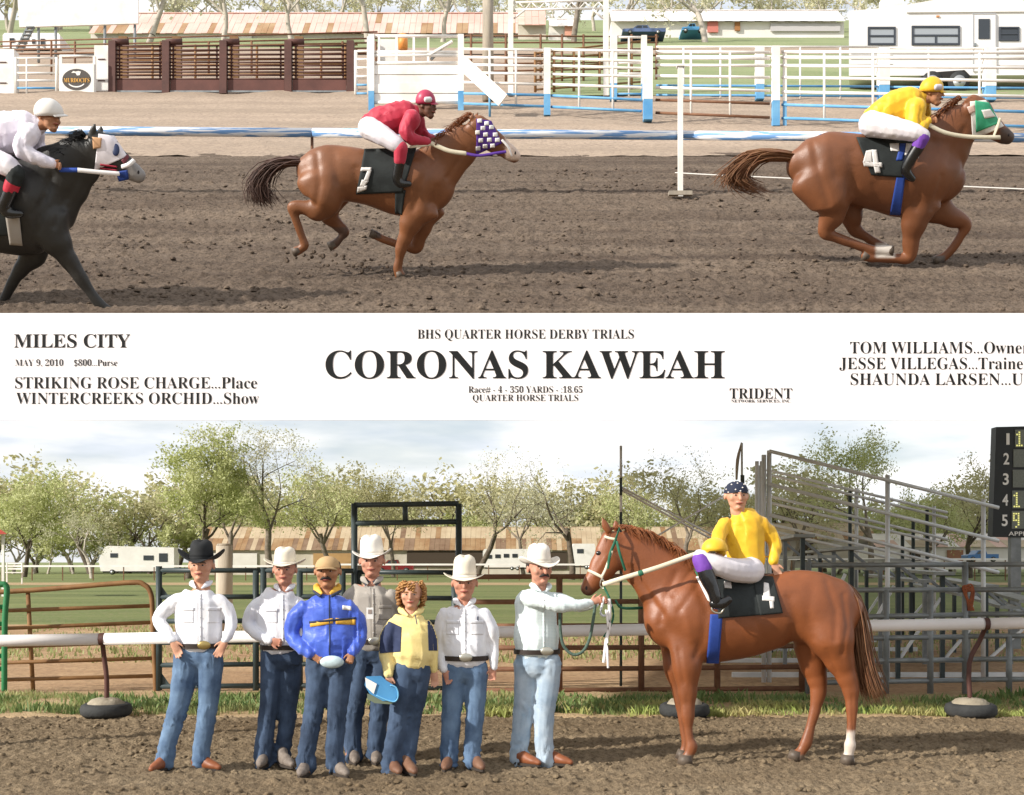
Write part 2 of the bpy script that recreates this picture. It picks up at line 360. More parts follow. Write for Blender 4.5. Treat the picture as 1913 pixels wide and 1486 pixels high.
nx, ny = 260, 150; uu = np.linspace(UL, UM, nx); yy = 23.0 * (39.5 / 23.0) ** np.linspace(0, 1, ny)
Ug, Yg = np.meshgrid(uu, yy); Xg = Ug * Yg
Zg = zdeck(Yg) + 0.12 * (fbm(Xg * 0.9, Yg * 0.9, 3) - 0.45) + 0.05 * (fbm(Xg * 4, Yg * 6, 3) - 0.4) - 0.01 + 0.25 * np.clip((Yg - 36.5) / 1.5, 0, 1) * (Xg < -3) * fbm(Xg * 0.7, Yg * 0 + 2, 2)
tag(link('hillside_arena', fast_mesh('hillside_arena', np.stack([Xg.ravel(), Yg.ravel(), Zg.ravel()], 1), grid_faces(nx, ny)), M_TAN, smooth=True), kind='structure')
hill('hillside_yard', 39.0, 75, M_TAN, lift=-0.03)
hill('hillside_pasture', 38.0, 70, M_GRASS2, 0.03, UM, 0.02)
hill('hillside_road', 70, 80, M_TAN, lift=0.03)
hill('hillside_field', 80, 230, M_GRASS2, lift=0.0)
rope = MB(); rope.sweep([Dd(px, drow(r), 0.07) for px, r in ((1262, 331), (1330, 335), (1500, 343), (1750, 355), (1990, 366))], 0.009, n=5)
tag(rope.build('ground_line', mat('white_rope', 'e4e0da', 0.8)), 'thin white line stretched over the hillside dirt beyond the finish post', 'rope')

# ================================================================== signboard on the edge of the hillside track
M_WHITE = mat('white_board', 'f4efee', 0.75, 'fbf4f3', 0.6)
M_INK = mat('black_ink', '0e1010', 0.8)
def mathbold(s):
    o = ''
    for c in s:
        if 'A' <= c <= 'Z': o += chr(0x1D400 + ord(c) - 65)
        elif 'a' <= c <= 'z': o += chr(0x1D41A + ord(c) - 97)
        elif '0' <= c <= '9': o += chr(0x1D7CE + ord(c) - 48)
        else: o += c
    return o
def text_mesh(body, off=0.0, serif=True, extrude=0.004):
    c = bpy.data.curves.new('lettering', 'FONT'); c.body = mathbold(body) if serif else body; c.offset = off; c.extrude = 0.0
    o = bpy.data.objects.new('tmp', c); COL.objects.link(o); dg = bpy.context.evaluated_depsgraph_get()
    me = bpy.data.meshes.new_from_object(o.evaluated_get(dg)); bpy.data.objects.remove(o); bpy.data.curves.remove(c); return me
def lettering(parent, body, x0, x1, top, base, d, m, off=-0.008, serif=True, d2=None, name='lettering', cap=None):
    """flat print: x0..x1 and cap-top..baseline as they stand on a board at distance d"""
    me = text_mesh(body, off, serif); v = verts(me)
    capm = cap or 0.672
    a = U(x0, base, d); b = U(x1, top, d); lo, hi = v[:, 0].min(), v[:, 0].max()
    out = np.zeros_like(v); out[:, 0] = a.x + (v[:, 0] - lo) / (hi - lo) * (b.x - a.x); out[:, 1] = d
    out[:, 2] = a.z + v[:, 1] / capm * (b.z - a.z); setv(me, out)
    return link(name, me, m, parent)
DB = 11.15
sb = thing('signboard', (0, DB, 2.99), 'long white signboard with black serif lettering along the hillside track edge', 'signboard')
zb, zt = U(0, 785, DB).z, U(0, 585, DB).z
MB().box((0.75, DB + 0.016, (zb + zt) / 2), (11.9, 0.016, zt - zb)).build('board', M_WHITE, sb)
for sx in (-5.15, 6.65): MB().box((sx, DB + 0.09, zt / 2 - 0.15), (0.12, 0.1, zt - 0.3)).build('support_post', mat('steel_grey', '7d8284', 0.5, metal=0.6), sb)
DL = DB + 0.004
for body, x0, x1, t_, b_, off in (
        ('MILES CITY', 26, 243, 625, 649.5, 0.0), ('MAY 9, 2010', 28, 118, 672, 684, -0.006), ('$800...Purse', 138, 219, 672, 684, -0.006),
        ('STRIKING ROSE CHARGE...Place', 28, 480, 705, 726, -0.006), ('WINTERCREEKS ORCHID...Show', 30, 484, 734, 755, -0.006),
        ('BHS QUARTER HORSE DERBY TRIALS', 780, 1184, 616, 633, -0.006), ('CORONAS KAWEAH', 608, 1354, 656.5, 707, 0.0),
        ('Race# - 4 - 350 YARDS - :18.65', 875, 1088, 722, 734, -0.006), ('QUARTER HORSE TRIALS', 883, 1080, 737.5, 749.5, -0.006),
        ('TRIDENT', 1363, 1480, 726, 745, -0.004), ('NETWORK SERVICES, INC.', 1366, 1478, 746.8, 752.2, 0.0),
        ('TOM WILLIAMS...Owner', 1588, 1922, 639, 660.5, -0.006), ('JESSE VILLEGAS...Trainer', 1568, 1924, 668.5, 690, -0.006), ('SHAUNDA LARSEN...Up', 1589, 1928, 698, 719.5, -0.006)):
    lettering(sb, body, x0, x1, t_, b_, DL, M_INK, off)

# ================================================================== fences, gates and rails
M_WP = mat('white_paint', 'efece8', 0.6, 'd9d4cc', 1.5)
M_BP = mat('blue_paint', '4f8fc0', 0.55, '6fa6cc', 2.0)
M_RUST = mat('rust_pipe', '6a4632', 0.75, '7d5a42', 4.0)
M_RUST2 = mat('rust_gate', '7a5634', 0.7, '8f6a42', 4.0)
M_BROWN = mat('brown_steel', '4a2e28', 0.6, '5c3a32', 2.0)
M_DARK = mat('dark_green_steel', '2f3a3c', 0.45, '3c484a', 3.0)
M_STEEL = mat('grey_steel', '74797b', 0.4, '8d9294', 4.0, metal=0.2)
M_ALU = mat('aluminium', 'e2e5e7', 0.45, 'cdd2d5', 3.0, metal=0.15)
M_WOOD = mat('grey_wood', '8d8478', 0.9, 'a89d8c', 6.0, bump=0.3, stretch=(1, 1, 0.2))
M_GREEN = mat('green_gate_paint', '2f7a4c', 0.5)
def idep(x, xa, da, xb, db):
    t = (x - xa) / (xb - xa); return 1.0 / ((1 - t) / da + t / db)
def pieces(th, span, rails, posts):
    """span = (xa, da, xb, db); rails: (xa, rowa, xb, rowb, r, mat); posts: (x, row top, row bottom, r, mat, name)"""
    D_ = lambda x: idep(x, *span)
    for xa, ra, xb, rb, r, m in rails:
        MB().cyl(U(xa, ra, D_(xa)), U(xb, rb, D_(xb)), r, n=8).build('rail', m, th, True)
    for x, rt, rb, r, m, nm in posts:
        d = D_(x) + (0.0 if nm != 'post' else 0.03); a = U(x, rb, d); b = U(x, rt, d)
        if nm == 'post': MB().box((a + b) / 2, (2 * r, 2 * r, (b - a).length)).build(nm, m, th)
        else: MB().cyl(a, b, r, n=8).build(nm, m, th, True)

# ---- hillside: blue and white running rail with the finish post
D0 = 18.1
th = thing('running_rail', Dd(583, D0), 'blue and white painted running rail beyond the galloping horses', 'rail')
mr = bpy.data.materials.new('blue_white_rail'); mr.use_nodes = True; t = mr.node_tree; p = t.nodes['Principled BSDF']; p.inputs['Roughness'].default_value = 0.6
tcn = t.nodes.new('ShaderNodeTexCoord'); mpn = t.nodes.new('ShaderNodeMapping'); mpn.inputs['Scale'].default_value = (0.9, 1, 16); n = t.nodes.new('ShaderNodeTexNoise'); n.inputs['Scale'].default_value = 2.2; n.inputs['Detail'].default_value = 5
cr = t.nodes.new('ShaderNodeValToRGB'); e = cr.color_ramp.elements; e[0].position = 0.47; e[1].position = 0.53; e[0].color = (*lin('6f9bd0'), 1); e[1].color = (*lin('eceef2'), 1)
t.links.new(tcn.outputs['Object'], mpn.inputs[0]); t.links.new(mpn.outputs[0], n.inputs['Vector']); t.links.new(n.outputs['Fac'], cr.inputs[0]); t.links.new(cr.outputs[0], p.inputs['Base Color'])
xs = [-90, 583, 1272, 2010]; rows = lambda x: 244 + 14 * x / 1913
for i in range(3): MB().cyl(U(xs[i] + 1, rows(xs[i]), D0), U(xs[i + 1] - 1, rows(xs[i + 1]), D0), 0.066, n=14).build('rail', mr, th, True)
for x in (-60, 583, 1985): MB().cyl(U(x, rows(x) + 4, D0 + 0.09), Dd(x, D0 + 0.09), 0.022, n=8).build('post', M_RUST, th, True)
fp = thing('finish_post', Dd(1271, D0 - 0.12), 'tall white finish post standing before the blue and white rail', 'post')
a, b = Dd(1271, D0 - 0.12), U(1271, 126, D0 - 0.12)
MB().box((a + b) / 2, (0.07, 0.07, (b - a).length)).build('shaft', M_WP, fp); MB().box(b + Vector((0, 0, 0.01)), (0.11, 0.11, 0.02)).build('cap', M_WP, fp)
MB().bar(a + Vector((-0.17, 0, 0.05)), a + Vector((0.17, 0, 0.05)), 0.09, 0.06).build('foot', M_WOOD, fp)

# ---- hillside: white pipe panels with blue feet
def panel(name, label, span, rails, ups, thick, group='white pipe fence panels of the hillside arena'):
    xa, da, xb, db = span
    th = thing(name, Dd(xa, da), label, 'fence panel', group)
    rr = [(xa, r0, xb, r1, 0.034, m) for r0, r1, m in rails]
    pieces(th, span, rr, [(x, rt, rb, 0.03, m, 'upright') for x, rt, rb, m in ups])
    for x, rt, rs, rb, r in thick: pieces(th, span, [], [(x, rt, rs, r, M_WP, 'post'), (x, rs, rb, r * 0.97, M_BP, 'post')])
panel('pipe_fence', 'white pipe panel with blue lower rails beside the white ramp', (866, 31.7, 1015, 31.0), [(92, 94, M_WP), (107, 110, M_WP), (121, 124, M_WP), (136, 139, M_WP), (154, 158, M_WP), (175, 178, M_BP), (194, 199, M_BP)], [(915, 92, 196, M_WP), (964, 93, 197, M_WP)], [(1022, 92, 178, 217, 0.085)])
panel('pipe_fence', 'white pipe panel with blue lower rails under the truss arch', (1030, 31.0, 1198, 29.6), [(93, 96, M_WP), (109, 115, M_WP), (123, 128, M_WP), (139, 143, M_WP), (158, 164, M_WP), (179, 187, M_BP), (200, 208, M_BP)], [(1082, 94, 203, M_WP), (1145, 95, 205, M_WP)], [(1210, 90, 188, 226, 0.11)])
panel('pipe_fence', 'white pipe panel with two rusty lower rails behind the finish post', (1225, 29.6, 1438, 28.6), [(97, 98, M_WP), (109, 110, M_WP), (122, 123, M_WP), (142, 145, M_WP), (164, 170, M_WP), (187, 194, M_RUST), (211, 220, M_RUST)], [(1291, 98, 213, M_WP), (1364, 98, 216, M_WP)], [(1449, 88, 190, 237, 0.085)])
panel('pipe_fence', 'white pipe panel with blue lower rails behind the yellow jockey', (1460, 28.6, 2010, 26.5), [(97, 99, M_WP), (108, 109, M_WP), (123, 128, M_WP), (145, 153, M_WP), (172, 182, M_WP), (196, 212, M_BP), (221, 240, M_BP)], [(1540, 98, 224, M_WP), (1631, 98, 228, M_WP), (1830, 99, 233, M_WP)], [(1466, 96, 190, 236, 0.04)])
panel('pipe_fence', 'distant white pipe panel with thick posts in front of the camper', (1226, 36.0, 1640, 35.6), [(88, 88, M_WP), (106, 106, M_WP), (122, 122, M_WP), (160, 162, M_BP), (178, 180, M_BP)], [(1277, 88, 184, M_WP), (1346, 88, 184, M_WP), (1495, 88, 185, M_WP), (1570, 88, 186, M_WP)], [(1419, 90, 160, 187, 0.12)])
panel('pipe_fence', 'distant white pipe panel below the camper door', (1660, 35.6, 2020, 35.2), [(90, 92, M_WP), (106, 108, M_WP), (122, 124, M_WP), (163, 166, M_BP), (181, 184, M_BP)], [(1735, 90, 187, M_WP), (1930, 90, 189, M_WP)], [(1650, 92, 162, 189, 0.15), (1848, 92, 164, 190, 0.15)])
panel('pipe_fence', 'short white pipe panel behind the truss arch posts', (1140, 35.5, 1208, 35.4), [(70, 70, M_WP), (98, 98, M_WP), (118, 118, M_WP), (138, 138, M_WP), (162, 162, M_BP), (176, 176, M_BP)], [(1175, 70, 180, M_WP)], [(1146, 68, 158, 188, 0.10), (1203, 68, 158, 188, 0.08)])

# ---- hillside: rusty pens behind
def pen(label, span, rows0, rows1, px_posts, base, m, name='pipe_pen'):
    xa, da, xb, db = span; th = thing(name, Dd(xa, da), label, 'fence', 'rusty pipe pens of the hillside arena')
    pieces(th, span, [(xa, r0, xb, r1, 0.032, m) for r0, r1 in zip(rows0, rows1)], [(x, min(rows0) - 2, base, 0.045, m, 'upright') for x in px_posts])
pen('rusty pipe pen behind the white panels and the grey pole', (868, 44, 1230, 46), (67, 80, 93, 106, 120, 134), (69, 80, 92, 104, 116, 128), (880, 945, 1010, 1050, 1090, 1180, 1226), 152, M_RUST)
pen('rusty pipe pen with wooden posts near the truss arch', (1000, 39, 1215, 41), (100, 115, 131, 150, 168), (75, 92, 112, 133, 152), (1000, 1035, 1072, 1120, 1180, 1214), 172, M_RUST2)
pen('long dark pipe fence above the brown bucking chutes', (-60, 50, 705, 46), (80, 88, 95, 103, 111), (60, 72, 80, 90, 99), (20, 96, 140, 210, 300, 390, 470, 560, 640, 702), 140, M_RUST)
pen('low rusty pipe pen behind the chute gates', (200, 43, 668, 43), (86, 95, 104, 113, 122, 131, 140), (84, 93, 102, 111, 120, 129, 138), (232, 285, 335, 365, 440, 480, 560, 600, 645), 160, M_RUST2)

# ---- hillside: brown bucking chutes, one gate each
cps = [211, 311, 418, 539, 655]
for i, lab in enumerate(('leftmost brown steel bucking chute next to the white box post', 'second brown steel bucking chute from the sponsor board', 'third brown steel bucking chute from the sponsor board', 'brown steel bucking chute nearest the white loading chute')):
    xa, xb = cps[i], cps[i + 1]; d = 38.4
    th = thing('bucking_chute', Dd(xa, d), lab, 'gate', 'brown bucking chutes')
    up = U(xa, 79, d); MB().box((up + U(xa, 177, d)) / 2, (0.22, 0.26, up.z - U(0, 178, d).z)).build('post', M_BROWN, th)
    MB().cyl(up + Vector((-0.02, 0.0, 0.0)), up + Vector((0.45, 0.15, 0.06)), 0.10, n=10).build('post_cap', M_BROWN, th, True)
    if i == 3:
        up = U(xb, 79, d); MB().box((up + U(xb, 177, d)) / 2, (0.22, 0.26, up.z - U(0, 178, d).z)).build('post', M_BROWN, th)
    for r in (86, 94, 102, 110, 117, 123, 129, 135, 141, 148): MB().cyl(U(xa + 7, r, d), U(xb - 7, r, d), 0.028, n=8).build('rail', M_BROWN, th, True)
    a, b = U(xa + 8, 172, d), U(xb - 8, 150, d); MB().box((a + b) / 2, (b.x - a.x, 0.05, b.z - a.z)).build('kick_plate', mat('brown_plate', '54322b', 0.6, '673f36', 1.2), th)
    MB().box(((a + b) / 2) + Vector((0, -0.035, -(b.z - a.z) / 2)), (b.x - a.x, 0.03, 0.05)).build('skid', M_STEEL, th)
    for fr in (0.12, 0.88): MB().bar(U(xa + (xb - xa) * fr, 150, d + 0.04), U(xa + (xb - xa) * fr, 85, d + 0.04), 0.05).build('stile', M_BROWN, th)
    MB().box(U(xa + 20, 125, d + 1.6), (0.28, 0.2, 1.9)).build('back_post', mat('tan_wood_post', '8a6a48', 0.9, '75573a', 3), th)

# ---- hillside: white boxes, gate and sponsor board at the left of the chutes
def wbox(xa, xb, r0, r1, d, lab):
    th = thing('white_post_box', Dd((xa + xb) / 2, d), lab, 'post box', 'white post boxes'); a, b = U(xa, r1, d), U(xb, r0, d)
    MB().box((a + b) / 2 + Vector((0, 0.2, 0)), (b.x - a.x, 0.4, b.z - a.z)).build('panel', M_WP, th)
    for r in ((r0 * 2 + r1) / 3 - 5, (r0 + 2 * r1) / 3 + 4): MB().box(U((xa + xb) / 2, r, d - 0.012), ((b.x - a.x) * 0.5, 0.02, 0.03)).build('slot', M_BROWN, th)
wbox(176, 203, 85, 178, 38.6, 'white post box between the sponsor board and the brown chutes')
wbox(-30, 26, 92, 181, 38.2, 'white panel box at the left edge beside the white gate')
th = thing('pipe_gate', Dd(30, 38), 'white pipe gate with blue foot left of the sponsor board', 'gate')
pieces(th, (28, 38.2, 108, 38.2), [(28, r, 108, r, 0.035, M_WP) for r in (109, 123, 137, 151)] + [(28, r, 108, r, 0.035, M_BP) for r in (165, 178)], [(30, 108, 179, 0.05, M_WP, 'upright'), (106, 108, 179, 0.05, M_WP, 'upright'), (50, 108, 178, 0.03, M_WP, 'upright')])
th = thing('sponsor_board', Dd(143, 38), 'white sponsor board with dark round emblem and orange lettering', 'sign')
d = 38.0; a, b = U(112, 180, d), U(175, 119, d); MB().box((a + b) / 2 + Vector((0, 0.03, 0)), (b.x - a.x, 0.05, b.z - a.z)).build('board', M_WP, th)
for x in (112, 175): MB().box((U(x, 104, d) + U(x, 181, d)) / 2 + Vector((0, 0.08, 0)), (0.08, 0.08, U(x, 104, d).z - U(x, 181, d).z)).build('frame_post', M_WP, th)
MB().cyl(U(112, 105, d + 0.08), U(175, 105, d + 0.08), 0.04, n=8).build('frame_rail', M_WP, th, True)
def disc(c, rx, rz, y, n=28): return MB().add([(c.x + rx * math.cos(2 * math.pi * i / n), y, c.z + rz * math.sin(2 * math.pi * i / n)) for i in range(n)], [tuple(range(n))])
c = U(143, 149, d); disc(c, 0.44, 0.33, d - 0.005).build('emblem', mat('emblem_dark', '4a443f', 0.6), th)
MB().box((c.x, d - 0.012, c.z), (0.84, 0.006, 0.13)).build('emblem_band', mat('emblem_dark2', '3a332c', 0.6), th)
lettering(th, "MURDOCH'S", 119, 167, 146, 154, d - 0.018, mat('emblem_gold', 'd8a24a', 0.6), 0.0, cap=0.7)
MB().add([(c.x + q[0], d - 0.012, c.z + q[1]) for q in ((-0.16, 0.2), (-0.03, 0.2), (0.02, 0.12), (0.1, 0.13), (0.14, 0.24), (0.06, 0.26), (-0.02, 0.24), (-0.1, 0.26))], [(0, 1, 2, 3, 4, 5, 6, 7)]).build('emblem_figure', M_WP, th)
MB().add([(c.x + q[0], d - 0.012, c.z + q[1]) for q in [(0.3 * math.cos(R(g)), 0.25 * math.sin(R(g))) for g in range(215, 330, 10)] + [(0.28 * math.cos(R(g)), 0.21 * math.sin(R(g))) for g in range(325, 210, -10)]], [tuple(range(24))]).build('emblem_arc', M_WP, th)

# ---- hillside: white loading chute with planks, ladder and ramp
d = 33.0; th = thing('loading_chute', Dd(776, d), 'white planked loading chute between the brown chutes and pipe panels', 'chute')
for k in range(4):
    a, b = U(697, 139.5 + 17.5 * k, d), U(858, 122.8 + 17.5 * k, d); MB().box((a + b) / 2 + Vector((0, 0.02 * (k % 2), 0)), (b.x - a.x, 0.05, b.z - a.z)).build('plank', M_WP, th)
for x in (694, 861):
    a, b = U(x, 172, d), U(x, 66, d); MB().box((a + b) / 2, (0.16, 0.16, b.z - a.z)).build('post', M_WP, th)
    a, b = U(x, 212, d - 0.02), U(x, 172, d - 0.02); MB().box((a + b) / 2, (0.15, 0.15, b.z - a.z)).build('foot', M_BP, th)
for r in (68, 98, 104, 118, 192): MB().cyl(U(696, r, d), U(860, r, d), 0.045, n=8).build('rail', M_WP, th, True)
for x in (708, 741, 773, 800): MB().bar(U(x, 118, d), U(x, 68, d), 0.06).build('stile', M_WP, th)
a, b = U(706, 116, d + 0.5), U(741, 74, d + 0.5); MB().box((a + b) / 2, (b.x - a.x, 0.04, b.z - a.z)).build('inner_panel', mat('white_dull', 'd6d5d2', 0.7), th)
MB().bar(U(803, 103, d), U(845, 78, d), 0.12, 0.06).build('brace', M_WP, th); MB().bar(U(805, 112, d + 0.06), U(832, 84, d + 0.06), 0.1, 0.05).build('brace', M_STEEL, th)
a = U(753, 92, d + 0.4); b = U(753, 66, d + 0.4); q = MB(); q.cyl(a, b, 0.125, n=16); tag(q.build('barrel', mat('orange_plastic', 'e0893a', 0.5, 'e8a35c', 3), None, True), 'small orange barrel standing on the white loading chute', 'barrel')
th = thing('ladder_gate', Dd(676, 33.5), 'narrow white ladder gate between brown and white chutes', 'gate')
pieces(th, (664, 33.5, 690, 33.3), [(664, r, 690, r, 0.03, M_WP) for r in (96, 111, 127, 143)] + [(664, r, 690, r, 0.03, M_BP) for r in (159, 175)], [(665, 95, 177, 0.05, M_WP, 'upright'), (689, 70, 177, 0.05, M_WP, 'upright')])
th = thing('ramp_plank', Dd(905, 31), 'white sloping ramp plank leaning from the loading chute', 'ramp')
MB().bar(U(862, 116, 31.0), U(940, 188, 30.5), 0.06, 0.34).build('plank', M_WP, th); MB().cyl(U(915, 170, 30.7), Dd(915, 30.9), 0.03).build('strut', M_BP, th, True)

# ---- hillside: truss arch and grey pole
th = thing('truss_arch', Dd(1132, 37.8), 'tall white truss arch over the arena gateway', 'arch'); d = 37.8
for x in (954, 1132):
    a, b = U(x, 180, d), U(x, -12, d); MB().box((a + b) / 2, (0.16, 0.14, b.z - a.z)).build('post', M_WP, th)
for r0, r1 in ((5, 1), (19, 16)): MB().cyl(U(954, r0, d), U(1132, r1, d), 0.035).build('chord', M_WP, th, True)
for k in range(14):
    x0 = 956 + k * 12.5; s = k % 2; MB().cyl(U(x0, 5 if s else 18, d), U(x0 + 12.5, 17 if s else 4, d), 0.02, n=6).build('web', M_WP, th, True)
for x0, x1 in ((960, 985), (1126, 1106)): MB().cyl(U(x0, 35, d), U(x1, 16, d), 0.03).build('knee_brace', M_WP, th, True)
th = thing('utility_pole', Dd(912, 36), 'thick grey wooden utility pole behind the loading chute', 'pole')
MB().cyl(Dd(912, 36), U(911, -60, 36), 0.17, 0.15, n=14).build('shaft', M_WOOD, th, True)

# ================================================================== fences on the level ground
# ---- white running rail with bent posts set in tyres
M_RAILW = mat('white_rail_pipe', 'f2eeec', 0.35, 'e6e0dc', 1.0)
M_TYRE = mat('tyre_rubber', '2b2c2d', 0.85, '3a3b3b', 6, bump=0.3)
M_CONC = mat('concrete', 'a49a88', 0.95, '8e8473', 8, bump=0.5)
th = thing('running_rail', Gd(198, 13.5), 'thick white running rail behind the posing people and horse', 'rail'); d = 13.45
rrow = lambda x: 1197.5 - 33 * x / 1913
xs = [-160, 191, 1290, 1842, 2090]
for i in range(4): MB().cyl(U(xs[i] + 0.6, rrow(xs[i]), d), U(xs[i + 1] - 0.6, rrow(xs[i + 1]), d), 0.064, n=20).build('rail', M_RAILW, th, True)
for x, dx, lab in ((191, 8, 'tyre full of concrete at the foot of the left rail post'), (1290, -12, 'tyre full of concrete behind the front hoof of the standing horse'), (1842, -30, 'tyre full of concrete at the foot of the right rail post')):
    r0 = rrow(x); dd = d + 0.12
    MB().loft([U(x, r0 + 4, d + 0.05), U(x + dx * 0.4, r0 + 32, dd), U(x + dx * 1.05, r0 + 75, dd), U(x + dx * 0.95, 1322, dd)], [0.028] * 4, n=8).build('post', M_BROWN, th, True)
    for rr_ in (0.068,):
        q = MB(); c = U(x, r0, d); k = 14
        vs = [(c.x + s, c.y + rr_ * math.cos(2 * math.pi * i / k), c.z + rr_ * math.sin(2 * math.pi * i / k)) for s in (-0.028, 0.028) for i in range(k)]
        q.add(vs, [(i, (i + 1) % k, k + (i + 1) % k, k + i) for i in range(k)]).build('clamp', M_BROWN, th, True)
    base = U(x + dx * 0.95, 1300, dd); base.z = 0
    ty = thing('tyre_base', base, lab, 'tyre', 'concrete filled tyres under the running rail')
    prof = [(0.16, 0.02), (0.24, 0.0), (0.275, 0.035), (0.28, 0.08), (0.265, 0.125), (0.225, 0.145), (0.17, 0.13)]; q = MB(); k = 28
    vs = [(base.x + r * math.cos(2 * math.pi * i / k), base.y + r * math.sin(2 * math.pi * i / k), z) for r, z in prof for i in range(k)]
    q.add(vs, [(j * k + i, j * k + (i + 1) % k, (j + 1) * k + (i + 1) % k, (j + 1) * k + i) for j in range(len(prof) - 1) for i in range(k)]).build('tyre', M_TYRE, ty, True)
    prof = [(0.20, 0.11), (0.19, 0.15), (0.15, 0.185), (0.08, 0.20), (0.001, 0.205)]; q = MB(); g = random.Random(int(x))
    vs = [(base.x + r * math.cos(2 * math.pi * i / k) * g.uniform(.94, 1.06), base.y + r * math.sin(2 * math.pi * i / k), z * g.uniform(.96, 1.04)) for r, z in prof for i in range(k)]
    q.add(vs, [(j * k + i, j * k + (i + 1) % k, (j + 1) * k + (i + 1) % k, (j + 1) * k + i) for j in range(len(prof) - 1) for i in range(k)]).build('concrete_fill', M_CONC, ty, True)

# ---- rusty farm gate and green gate at the left
th = thing('farm_gate', Gd(285, 16), 'rusty brown farm gate behind the white rail', 'gate'); d = 16.2
MB().loft([U(-140, 1113, d), U(60, 1103, d), U(235, 1089, d), U(268, 1092, d), U(282, 1110, d), U(285, 1150, d), U(291, 1292, d)], [0.034] * 7, n=8).build('frame', M_RUST2, th, True)
for ra, rb in ((1146, 1132), (1180, 1163), (1214, 1199), (1243, 1230), (1274, 1263)): MB().cyl(U(-140, ra, d), U(287, rb, d), 0.026).build('rail', M_RUST2, th, True)
MB().cyl(U(52, 1104, d + 0.03), U(62, 1292, d + 0.03), 0.03).build('upright', M_RUST2, th, True)
th = thing('green_gate', Gd(5, 15.9), 'end of a green pipe gate at the left edge', 'gate'); d = 15.9
MB().loft([U(-90, 1094, d), U(-2, 1092, d), U(10, 1094, d), U(13, 1106, d), U(9, 1160, d), U(8, 1288, d)], [0.04] * 6, n=8).build('frame', M_GREEN, th, True)
for r in (1134, 1166, 1226, 1250): MB().cyl(U(-90, r, d), U(10, r, d), 0.03).build('rail', M_GREEN, th, True)

# ---- dark panels and tall gate frame behind the group
def darkpanel(lab, xa, xb, d, rows, posts, m, base, up=(), group='dark pipe fence panels behind the people'):
    th = thing('pipe_fence', Gd(xa, d), lab, 'fence panel', group)
    pieces(th, (xa, d, xb, d), [(xa, r, xb, r2, 0.033, m) for r, r2 in rows], [(x, rt, base, 0.042, m, 'upright') for x, rt in posts])
    return th
th = darkpanel('dark steel pipe panel behind the man in black hat', 299, 492, 16.2, [(1066, 1066), (1116, 1115), (1161, 1160), (1201, 1200), (1243, 1241), (1283, 1281)], [(297, 1058), (478, 1066), (492, 1060)], M_DARK, 1290)
for r in (1108, 1270): MB().add([U(301, r - 14, 16.2), U(301, r + 12, 16.2), U(318, r + 10, 16.2), U(301, r - 14, 16.22), U(301, r + 12, 16.22), U(318, r + 10, 16.22)], [(0, 1, 2), (5, 4, 3), (0, 3, 4, 1), (1, 4, 5, 2), (2, 5, 3, 0)]).build('gusset', M_DARK, th)
darkpanel('dark steel pipe panel behind the blue jacket man', 496, 660, 16.2, [(1066, 1067), (1115, 1115), (1160, 1160), (1200, 1200), (1241, 1241), (1281, 1281)], [(560, 1066), (640, 1067)], M_DARK, 1290)
th = thing('gate_frame', Gd(760, 16.3), 'tall dark steel gate frame above the man in grey shirt', 'gate frame'); d = 16.3
for x in (662, 857): MB().cyl(U(x, 941, d), U(x, 1291, d), 0.042).build('post', M_DARK, th, True)
for r in (943, 977): MB().cyl(U(662, r + 1, d), U(857, r - 2, d), 0.036).build('beam', M_DARK, th, True)
MB().cyl(U(757, 943, d), U(757, 976, d), 0.036).build('stile', M_DARK, th, True)
darkpanel('dark steel gate panel hung inside the tall gate frame', 667, 852, 16.35, [(1069, 1070), (1117, 1118), (1162, 1163), (1204, 1205), (1246, 1247), (1285, 1286)], [(670, 1069), (849, 1070)], M_DARK, 1289)
darkpanel('rusty pipe panel behind the horse handler', 862, 1194, 16.2, [(1078, 1077), (1125, 1124), (1170, 1169), (1211, 1210), (1251, 1249), (1291, 1289)], [(866, 1078), (1045, 1077)], M_RUST, 1296)
darkpanel('rusty pipe panel behind the standing horse', 1200, 1500, 16.2, [(1077, 1076), (1124, 1122), (1169, 1167), (1210, 1207), (1249, 1246), (1289, 1286)], [(1198, 1070), (1340, 1076), (1498, 1070)], M_RUST, 1300)
darkpanel('grey steel pipe panel in front of the bleachers', 1508, 1800, 15.8, [(1056, 1055), (1103, 1102), (1154, 1149), (1194, 1190), (1236, 1233), (1276, 1271)], [(1510, 1050), (1655, 1102), (1738, 1102)], M_STEEL, 1296)
th = darkpanel('grey steel pipe panel in front of the scoreboard end', 1804, 2080, 15.8, [(1055, 1053), (1102, 1101), (1148, 1146), (1189, 1187), (1232, 1230), (1270, 1268)], [(1803, 1050), (1885, 1189), (1960, 1102)], M_STEEL, 1296)
q = MB(); g = random.Random(4)
for k in range(7): q.sweep([U(1803 + g.uniform(-6, 18), 1098 + g.uniform(-4, 8), 15.75) for _ in range(3)] + [U(1808 + g.uniform(0, 12), 1140, 15.75)], 0.012, n=5)
tag(q.build('rope_halter', mat('orange_rope', 'a8603e', 0.9, '7d4a34', 9), None, True), 'faded orange rope halter hanging on the grey pipe panel', 'halter')

